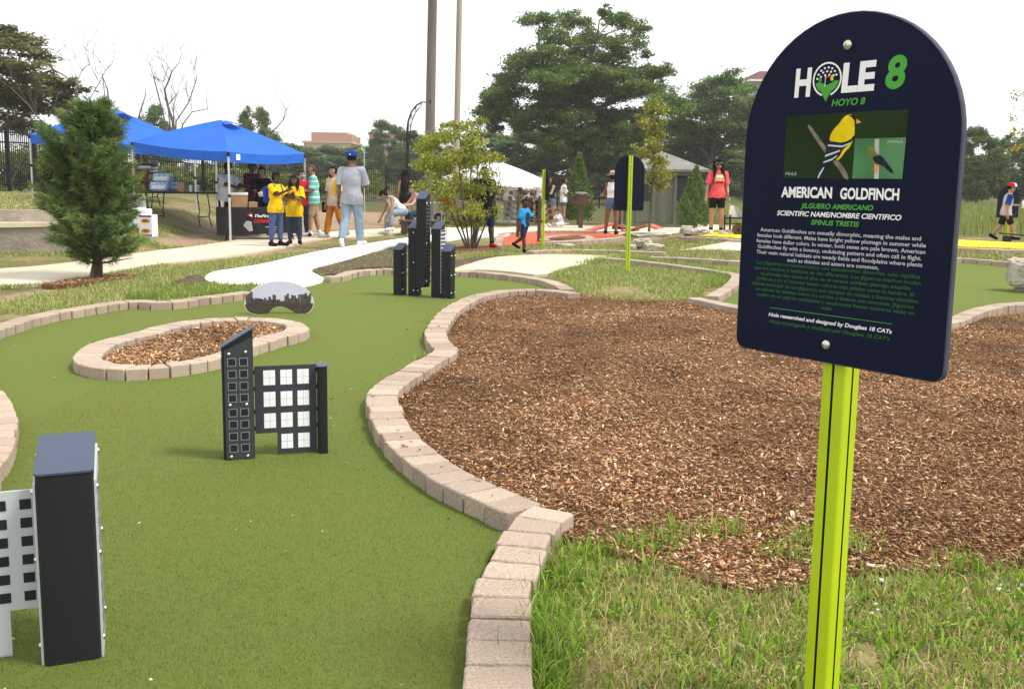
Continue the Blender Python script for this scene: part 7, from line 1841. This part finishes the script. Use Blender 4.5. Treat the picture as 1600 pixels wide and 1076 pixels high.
t = thing('carton', 'small brown carton beside the water bottles', 'carton', (-7.55, 22.0, zt_)); MB().box((0, 0, .09), (.16, .12, .18), None, .004).build('box', 'cardboard', t); MB().box((0, 0, .184), (.05, .121, .006)).build('tape', 'beige', t)
for lab, x, m in (('clear drinking cup with a blue sleeve on the folding table', -7.18, 'bottle_wrap'), ('pale paper cup on the folding table', -7.34, 'white_card')):
    t = thing('cup', lab, 'cup', (x, 22.0, zt_)); MB().lathe((0, 0, 0), [(.030, 0), (.040, .13), (.041, .135)], 12).build('body', m, t, smooth=True); MB().lathe((0, 0, .135), [(.044, 0), (.044, .012), (.03, .02)], 12).build('lid', 'white_card', t)
# second table at the left with flat cases
fold_table('dark table with flat grey cases behind the pine tree', (-8.9, 22.9, hz(-8.9, 22.9)), R(-8), 1.1, .7, .80)
zc = hz(-8.9, 22.9) + .80
for i, lab in enumerate(('grey flat case, lowest of the pile behind the pine', 'grey flat case in the middle of the pile behind the pine', 'black flat case on top of the pile behind the pine')):
    t = thing('flat_case', lab, 'case', (-8.85 + i * .03, 22.85, zc + i * .075), R(-8 + i * 5)); MB().box((0, 0, .035), (.7, .45, .066), None, .012).build('shell', 'grey_dish' if i < 2 else 'iron', t); MB().box((0, -.235, .035), (.12, .025, .02)).build('handle', 'iron', t)
def camp_chair():
    x, y = -8.62, 22.0; z = hz(x, y)
    t = thing('camp_chair', 'dark red folding camp chair left of the folding table', 'chair', (x, y, z), R(12))
    MB().plate([(-.24, .42), (.24, .42), (.27, .95), (-.27, .95)], .24, .27).build('backrest', 'maroon', t)
    MB().box((0, 0, .42), (.48, .46, .03), None, .01).build('seat', 'iron', t)
    for s in (-1, 1):
        MB().tube([(s * .24, -.24, 0), (s * .24, .24, .55), (s * .26, .27, .97)], .012, 6).build('leg', 'iron', t); MB().tube([(s * .24, .24, 0), (s * .24, -.24, .58)], .012, 6).build('leg', 'iron', t)
        MB().box((s * .27, 0, .60), (.05, .48, .02), None, .006).build('armrest', 'iron', t)
    MB().tube([(-.24, -.24, 0), (.24, .24, .05)], .01, 5).build('brace', 'iron', t)
camp_chair()
def print_box():
    x, y, z = L['@box']
    t = thing('drinks_box', 'tall white box with orange oval emblems and purple stripes right of the pine', 'box', (x - .10, y + .05, z), R(-10))
    MB().box((0, 0, .22), (.28, .22, .44), None, .004).build('carton', 'white_card', t)
    for zz in (.12, .32):
        MB().flat([(.10 * math.cos(a), zz + .045 * math.sin(a)) for a in np.linspace(0, 2 * PI, 17)[:-1]], -.113).build('emblem', 'orange_print', t)
        MB().flat([(-.05, zz - .012), (.05, zz - .012), (.05, zz + .012), (-.05, zz + .012)], -.1145).build('emblem_band', 'maroon', t)
    for zz in (.03, .41): MB().flat([(-.135, zz - .018), (.135, zz - .018), (.135, zz + .018), (-.135, zz + .018)], -.113).build('stripe', 'purple_print', t)
    t = thing('laptop', 'open grey laptop on a low white box right of the pine', 'laptop', (x - .5, y + .5, hz(x - .5, y + .5) + .40), R(20))
    MB().box((0, 0, .012), (.36, .25, .02), None, .005).build('base', 'white_card', t); MB().box((0, .15, .13), (.36, .014, .25), Matrix.Rotation(R(-18), 3, 'X'), .004).build('screen', 'grey_dish', t)
    t = thing('white_crate', 'low white box under the grey laptop', 'box', (x - .5, y + .5, hz(x - .5, y + .5))); MB().box((0, 0, .2), (.5, .36, .4), None, .01).build('carton', 'white_card', t); MB().box((0, -.182, .3), (.12, .006, .03)).build('hand_hole', 'iron', t)
print_box()
def banner_table():
    bx, by = -5.62, 21.35; z = hz(bx, by)
    t = fold_table('folding table under a black printed cloth in the front canopy', (bx, by, z), R(14), 1.75, .72, .70)
    zt2 = z + .70
    c = thing('tablecloth', 'black banner cloth with white and red lettering hanging off the tent table', 'tablecloth', (bx, by, z), R(14))
    mb = MB(); V = []; nx = 30
    for i in range(nx + 1):
        x = -.90 + 1.80 * i / nx
        for (yy, zz, amp) in ((.37, .715, 0), (-.37, .715, 0), (-.385, .70, .004), (-.39, .45, .012), (-.395, .14 + .03 * math.sin(x * 3), .03)):
            V.append((x, yy - amp * (1 + math.sin(x * 17 + 1)), zz))
    mb.add(V, [(i * 5 + k, i * 5 + k + 1, i * 5 + 6 + k, i * 5 + 5 + k) for i in range(nx) for k in range(4)])
    cl = mb.build('cloth', 'black_cloth', c, smooth=True)
    sd = MB(); V = []
    for j in range(9):
        y = .37 - .76 * j / 8
        for zz in (.712, .45, .34 + .05 * math.sin(j)): V.append((-.905 - .02 * math.sin(j * 2) * (.71 - zz), y, zz))
    sd.add(V, [(j * 3 + k, j * 3 + 3 + k, j * 3 + 4 + k, j * 3 + 1 + k) for j in range(8) for k in range(2)]); sd.build('side_drop', 'black_cloth', c)
    y_ = -.435
    lettering('white_lettering', [('TheFirehouse', -.10, .46, .51, .062, y_, dict(bold=.03, shear=.35))], 'print_white', cl)
    lettering('red_lettering', [('COMMUNITY', -.12, .46, .39, .075, y_, dict(bold=.05))], 'print_red', cl)
    for zz, a, b in ((.29, .12, .42), (.235, .22, .46), (.185, .24, .46)): MB().flat([(a, zz), (b, zz), (b, zz + .022), (a, zz + .022)], y_).build('small_print', 'line_gray', cl)
    MB().flat([(-.26, .56), (-.14, .50), (-.16, .62)], y_).build('red_mark', 'print_red', cl); MB().flat([(-.22, .545), (-.15, .52), (-.16, .57)], y_ - .002).build('white_mark', 'print_white', cl)
    MB().flat([(-.34, .33), (-.22, .20), (-.14, .22), (-.17, .42), (-.28, .43)], y_).build('photo_print', 'line_gray', cl)
    zt2 += .016
    ca, sa = math.cos(R(14)), math.sin(R(14))
    w = lambda x, y, zz=0: (bx + x * ca - y * sa, by + x * sa + y * ca, zt2 + zz)
    t = thing('carton', 'brown cardboard box with a white lid at the left of the banner table', 'carton', w(-.42, -.05), R(14)); MB().box((0, 0, .13), (.34, .28, .26), None, .004).build('box', 'cardboard', t); MB().box((0, 0, .29), (.36, .30, .06), None, .008).build('lid', 'white_card', t)
    t = thing('carton', 'small tan carton next to the wire racks on the banner table', 'carton', w(-.13, -.16), R(14)); MB().box((0, 0, .06), (.18, .14, .12), None, .004).build('box', 'cardboard', t); MB().box((0, 0, .123), (.05, .141, .005)).build('tape', 'beige', t)
    t = thing('cup', 'white paper cup at the left end of the banner table', 'cup', w(-.78, -.1)); MB().lathe((0, 0, 0), [(.032, 0), (.042, .11)], 12).build('body', 'white_card', t, smooth=True); MB().lathe((0, 0, .11), [(.045, 0), (.045, .012), (.03, .018)], 12).build('lid', 'white_card', t)
    for i, X in enumerate((.12, .44, .74)):
        t = thing('serving_rack', ('wire serving rack with a foil tray, left one on the banner table', 'wire serving rack with a foil tray, middle one on the banner table', 'wire serving rack with a foil tray, right one on the banner table')[i], 'rack', w(X, -.02), R(14))
        for sx in (-.13, .13):
            for sy in (-.15, .15): MB().tube([(sx, sy, 0), (sx, sy, .26)], .008, 5).build('leg', 'iron', t)
        for sy in (-.15, .15): MB().tube([(-.13, sy, .24), (.13, sy, .24)], .007, 5).build('rail', 'foil', t)
        MB().add([(-.15, -.18, .32), (.15, -.18, .32), (.15, .18, .32), (-.15, .18, .32), (-.12, -.15, .25), (.12, -.15, .25), (.12, .15, .25), (-.12, .15, .25)], [(4, 5, 6, 7), (0, 1, 5, 4), (1, 2, 6, 5), (2, 3, 7, 6), (3, 0, 4, 7), (0, 3, 2, 1)]).build('tray', 'foil', t)
        MB().box((0, 0, .328), (.24, .30, .012), None, .003).build('paper', 'white_card', t)
banner_table()

# ================================================================== OTHER HOLES AND FURNITURE
def mini_tree(label, loc, hh, rz):
    t = thing('metal_tree_obstacle', label, 'golf obstacle', loc, rz)
    MB().lathe((0, 0, 0), [(.045, 0), (.04, hh * .5), (.03, hh)], 8).build('post', 'brown_metal', t, smooth=True)
    for i in range(5):
        z = hh * (.40 + .125 * i)
        for s in (-1, 1):
            ln = (.27 - .022 * i)
            b = MB().tube([(0, 0, z), (s * ln * .6, 0, z + .06), (s * ln, 0, z + .13)], [.018, .015, .012], 5).build('branch', 'brown_metal', t)
            MB().ell((s * ln, 0, z + .15), (.058, .02, .058), 8, 5).build('leaf_disc', 'brown_metal', b)
x, y, z = L['@mini1']; mini_tree('brown metal tree figure left of the boy on the red turf', (x, y, z), 1.05, .2)
x, y, z = L['@mini2']; mini_tree('brown metal tree figure right behind the boy on the red turf', (x, y, z), 1.05, -.2)
def post_bin():
    x, y, z = L['@owl']
    t = thing('post_feeder', 'brown post with a square head, side discs and a grey dish top', 'feeder', (x, y, z))
    MB().box((0, 0, .36), (.13, .11, .72), None, .01).build('post', 'brown_metal', t)
    MB().box((0, 0, .86), (.32, .22, .32), None, .03).build('head', 'brown_metal', t)
    for s in (-1, 1): MB().ell((s * .19, -.02, .80), (.10, .05, .10), 10, 6).build('side_disc', 'brown_metal', t); MB().ell((s * .19, -.02, .97), (.09, .05, .08), 10, 6).build('side_disc', 'brown_metal', t)
    MB().lathe((0, 0, 1.01), [(.10, 0), (.19, .05), (.19, .08), (.02, .09)], 12).build('dish', 'grey_dish', t)
post_bin()
def ramp(label, loc, rz):
    t = thing('red_ramp', label, 'ramp', loc, rz)
    for s in (-1, 1):
        MB().add([(s * .0, -.25, .26), (s * .8, -.25, .02), (s * .8, .25, .02), (0, .25, .26), (0, -.25, .21), (s * .8, -.25, -.03), (s * .8, .25, -.03), (0, .25, .21)], [(0, 1, 2, 3), (7, 6, 5, 4), (0, 4, 5, 1), (1, 5, 6, 2), (2, 6, 7, 3), (3, 7, 4, 0)]).build('slope', 'ramp_red', t)
        MB().box((s * .25, -.2, .075), (.05, .05, .15)).build('leg', 'ramp_red', t)
ramp('red peaked ramp at the feet of the woman in the straw hat', (2.75, 27.0, .015), .25)
ramp('red peaked ramp right of the woman in the straw hat by the navy sign', (3.75, 26.6, .015), -.5)
def hut():
    x, y, z = L['@hut']
    t = thing('kiosk', 'grey-green wooden kiosk with screened windows and a pale hip roof', 'kiosk', (x - .05, y + 1.1, z), 0)
    w, d, e = 2.15, 2.0, 1.72
    MB().box((0, 0, .06), (w, d, .12)).build('plinth', 'hut_wood', t)
    for sx in (-1, -.33, .33, 1):
        MB().box((sx * (w / 2 - .05), -d / 2 + .05, e / 2 + .06), (.10, .10, e - .12)).build('corner_post', 'hut_wood', t)
    for sx in (-1, 1):
        MB().box((sx * (w / 2 - .05), d / 2 - .05, e / 2 + .06), (.10, .10, e - .12)).build('corner_post', 'hut_wood', t)
    for k, sx in enumerate((-.665, 0, .665)):
        X = sx * (w / 2 - .05)
        if k == 1: 
            MB().box((X, -d / 2 + .08, .85), (.58, .03, 1.46)).build('door', 'hut_wood', t)
        else:
            MB().box((X, -d / 2 + .06, .47), (.58, .04, .72)).build('wall_panel', 'hut_wood', t)
            MB().box((X, -d / 2 + .035, .47), (.44, .02, .56)).build('raised_panel', 'beige' if False else 'hut_wood', t)
            MB().box((X, -d / 2 + .07, 1.20), (.58, .02, .74)).build('screen', 'hut_screen', t)
    for sx in (-1, 1):
        MB().box((sx * (w / 2 - .06), 0, .47), (.04, d - .2, .72)).build('wall_panel', 'hut_wood', t); MB().box((sx * (w / 2 - .07), 0, 1.20), (.02, d - .2, .74)).build('screen', 'hut_screen', t)
    MB().box((0, d / 2 - .06, .9), (w - .2, .04, 1.5)).build('wall_panel', 'hut_wood', t)
    for yy in (-1, 1): MB().box((0, yy * (d / 2 - .05), e), (w + .02, .12, .14)).build('beam', 'hut_wood', t)
    o = .28; W2, D2 = w / 2 + o, d / 2 + o
    MB().add([(-W2, -D2, e + .06), (W2, -D2, e + .06), (W2, D2, e + .06), (-W2, D2, e + .06), (-W2, -D2, e + .13), (W2, -D2, e + .13), (W2, D2, e + .13), (-W2, D2, e + .13), (0, 0, e + .72)], [(3, 2, 1, 0), (0, 1, 5, 4), (1, 2, 6, 5), (2, 3, 7, 6), (3, 0, 4, 7), (4, 5, 8), (5, 6, 8), (6, 7, 8), (7, 4, 8)]).build('roof', 'hut_roof', t)
hut()
def beige_cart():
    x, y, z = L['@cart']
    t = thing('utility_cart', 'beige low utility cart with dark wheels behind the tall shrub', 'cart', (x + .05, y, z), .05)
    MB().box((0, 0, .42), (1.35, .7, .46), None, .04).build('body', 'beige', t); MB().box((.15, 0, .67), (1.0, .66, .05), None, .01).build('lid', 'beige', t)
    MB().box((.52, -.1, .80), (.28, .4, .34), None, .03).build('seat', 'iron', t)
    for sx in (-.45, .45):
        for sy in (-.33, .33):
            w_ = MB().tube([(sx, sy - .05, .15), (sx, sy + .05, .15)], .15, 14).build('wheel', 'iron', t); MB().tube([(sx, sy - .055, .15), (sx, sy + .055, .15)], .06, 10).build('hub', 'grey_dish', w_)
    MB().tube([(-.67, 0, .5), (-.95, 0, .85), (-.95, .2, .88)], .018, 6).build('handle', 'iron', t)
beige_cart()
# ------------------------------------------------------------------ rocks
def rock(label, loc, dims, seed, group=None, m='rock'):
    bm = bmesh.new(); bmesh.ops.create_icosphere(bm, subdivisions=4, radius=1)
    for v in bm.verts:
        p = v.co.normalized()
        q = Vector([math.copysign(abs(c) ** .55, c) for c in p])
        k = .80 + .22 * noise.noise(p * 1.3 + Vector((seed, 0, 0))) + .12 * noise.noise(p * 3.1 + Vector((0, seed, 0))) + .05 * noise.noise(p * 8 + Vector((0, 0, seed)))
        st = math.floor((q.z * k) * 4 + noise.noise(p * 2 + Vector((seed, seed, 0))) * .8) * .03
        v.co = Vector((q.x * (k + st) * dims[0] / 2, q.y * (k + st) * dims[1] / 2, (q.z * k * .5 + .42) * dims[2]))
    me = bpy.data.meshes.new('rock'); bm.to_mesh(me); bm.free(); me.materials.append(M[m])
    o = link('limestone_rock', me, None, loc); o.rotation_euler = (0, 0, seed)
    return setp(o, label, 'rock', group)
x, y, z = L['@rock']; rock('big pale limestone boulder at the right border of the green', (x + .20, y + .15, -.02), (.62, .5, .58), 2.3)
for lab, dx, dy, dz, dm, sd in (('long flat limestone slab on top of the rock pile', .15, .9, .22, (1.5, .5, .14), .4), ('pale block under the flat slab in the rock pile', -.05, .15, .05, (.5, .4, .24), 1.2), ('dark-bottomed boulder lowest in the rock pile', .12, -.1, -.03, (.5, .4, .22), 3.1), ('small block at the left foot of the rock pile', -.32, -.05, -.02, (.3, .26, .18), 4.4), ('low grey rock at the right end of the flat slab', 1.15, 1.1, .16, (.9, .4, .16), 5.2)):
    x, y, z = L['@rocks']; rock(lab, (x + dx, y + dy, dz + hz(x + dx, y + dy) * .6), dm, sd, group='rocks of the pile by the yellow turf')
rock('small pale flat stone in the grass behind the pale path', (1.15, 20.6, -.02), (.7, .4, .09), 1.9); rock('pale stone at the foot of the conifer by the hut', (5.15, 28.6, .0), (.45, .3, .2), 2.9)
# ------------------------------------------------------------------ obstacle with wheels and sail by the woman in pink
def wheel_cart():
    t = thing('wheeled_obstacle', 'black railed obstacle with wheels and white shells right of the woman in pink', 'golf obstacle', (5.05, 21.2, .28), R(-8))
    for z in (.36,): MB().tube([(-.42, 0, z), (.75, 0, z)], .022, 6).build('rail', 'iron', t)
    MB().tube([(-.42, 0, .24), (.75, 0, .22)], .014, 6).build('rail', 'iron', t)
    for X in (-.40, -.28, .24, .55): MB().tube([(X, 0, .0 if X > 0 else .1), (X, 0, .42)], .022, 6).build('rail_post', 'iron', t)
    for X in (-.10, .10):
        w_ = MB().tube([(X, -.05, .10), (X, .05, .10)], .13, 14).build('wheel', 'brown_metal', t); MB().tube([(X, -.06, .10), (X, .06, .10)], .04, 8).build('hub', 'iron', w_)
    MB().plate([(-.32, .36), (.02, .36), (-.05, .50), (-.17, .62), (-.28, .64)], .10, .13).build('white_shell', 'white_card', t)
    MB().plate([(-.10, .36), (.06, .36), (-.12, .60), (-.20, .63)], .06, .09).build('grey_fin', 'grey_dish', t)
    MB().plate([(.35, .36), (.70, .36), (.66, .46), (.50, .50), (.38, .46)], .10, .13).build('white_shell', 'white_card', t)
wheel_cart()
def board_obstacle():
    t = thing('plank_obstacle', 'dark plank with a grey disc and red brick at the right border', 'golf obstacle', (10.55, 20.1, .27), R(4))
    MB().box((.05, 0, .14), (.80, .3, .03), Matrix.Rotation(R(4), 3, 'Y'), .008).build('plank', 'iron', t)
    MB().tube([(.45, -.02, .36), (.45, .03, .36)], .13, 16).build('disc', 'grey_dish', t)
    MB().box((.52, 0, .20), (.3, .24, .12), Matrix.Rotation(R(-14), 3, 'Y'), .01).build('red_brick', 'ramp_red', t)
    for X in (-.25, .3): MB().box((X, 0, .06), (.08, .2, .12)).build('foot', 'iron', t)
    MB().add([(.62, -.2, 0), (.95, -.2, 0), (.95, .2, 0), (.62, .2, 0), (.75, -.2, .34), (.95, -.2, .42), (.95, .2, .42), (.75, .2, .34)], [(0, 1, 5, 4), (1, 2, 6, 5), (2, 3, 7, 6), (3, 0, 4, 7), (4, 5, 6, 7), (3, 2, 1, 0)]).build('yellow_wedge', 'turf_yellow', t)
board_obstacle()

# ================================================================== THE AIR
hm = bpy.data.materials.new('haze'); hm.use_nodes = True
hn = hm.node_tree.nodes; hn.remove(hn['Principled BSDF'])
pv = hn.new('ShaderNodeVolumePrincipled'); pv.inputs['Density'].default_value = .0006; pv.inputs['Color'].default_value = (1, .985, .95, 1); pv.inputs['Anisotropy'].default_value = .2
hm.node_tree.links.new(pv.outputs['Volume'], hn['Material Output'].inputs['Volume'])
M['haze'] = hm
setp(MB().box((0, 445, 11), (860, 930, 24)).build('haze', 'haze'), kind='stuff')
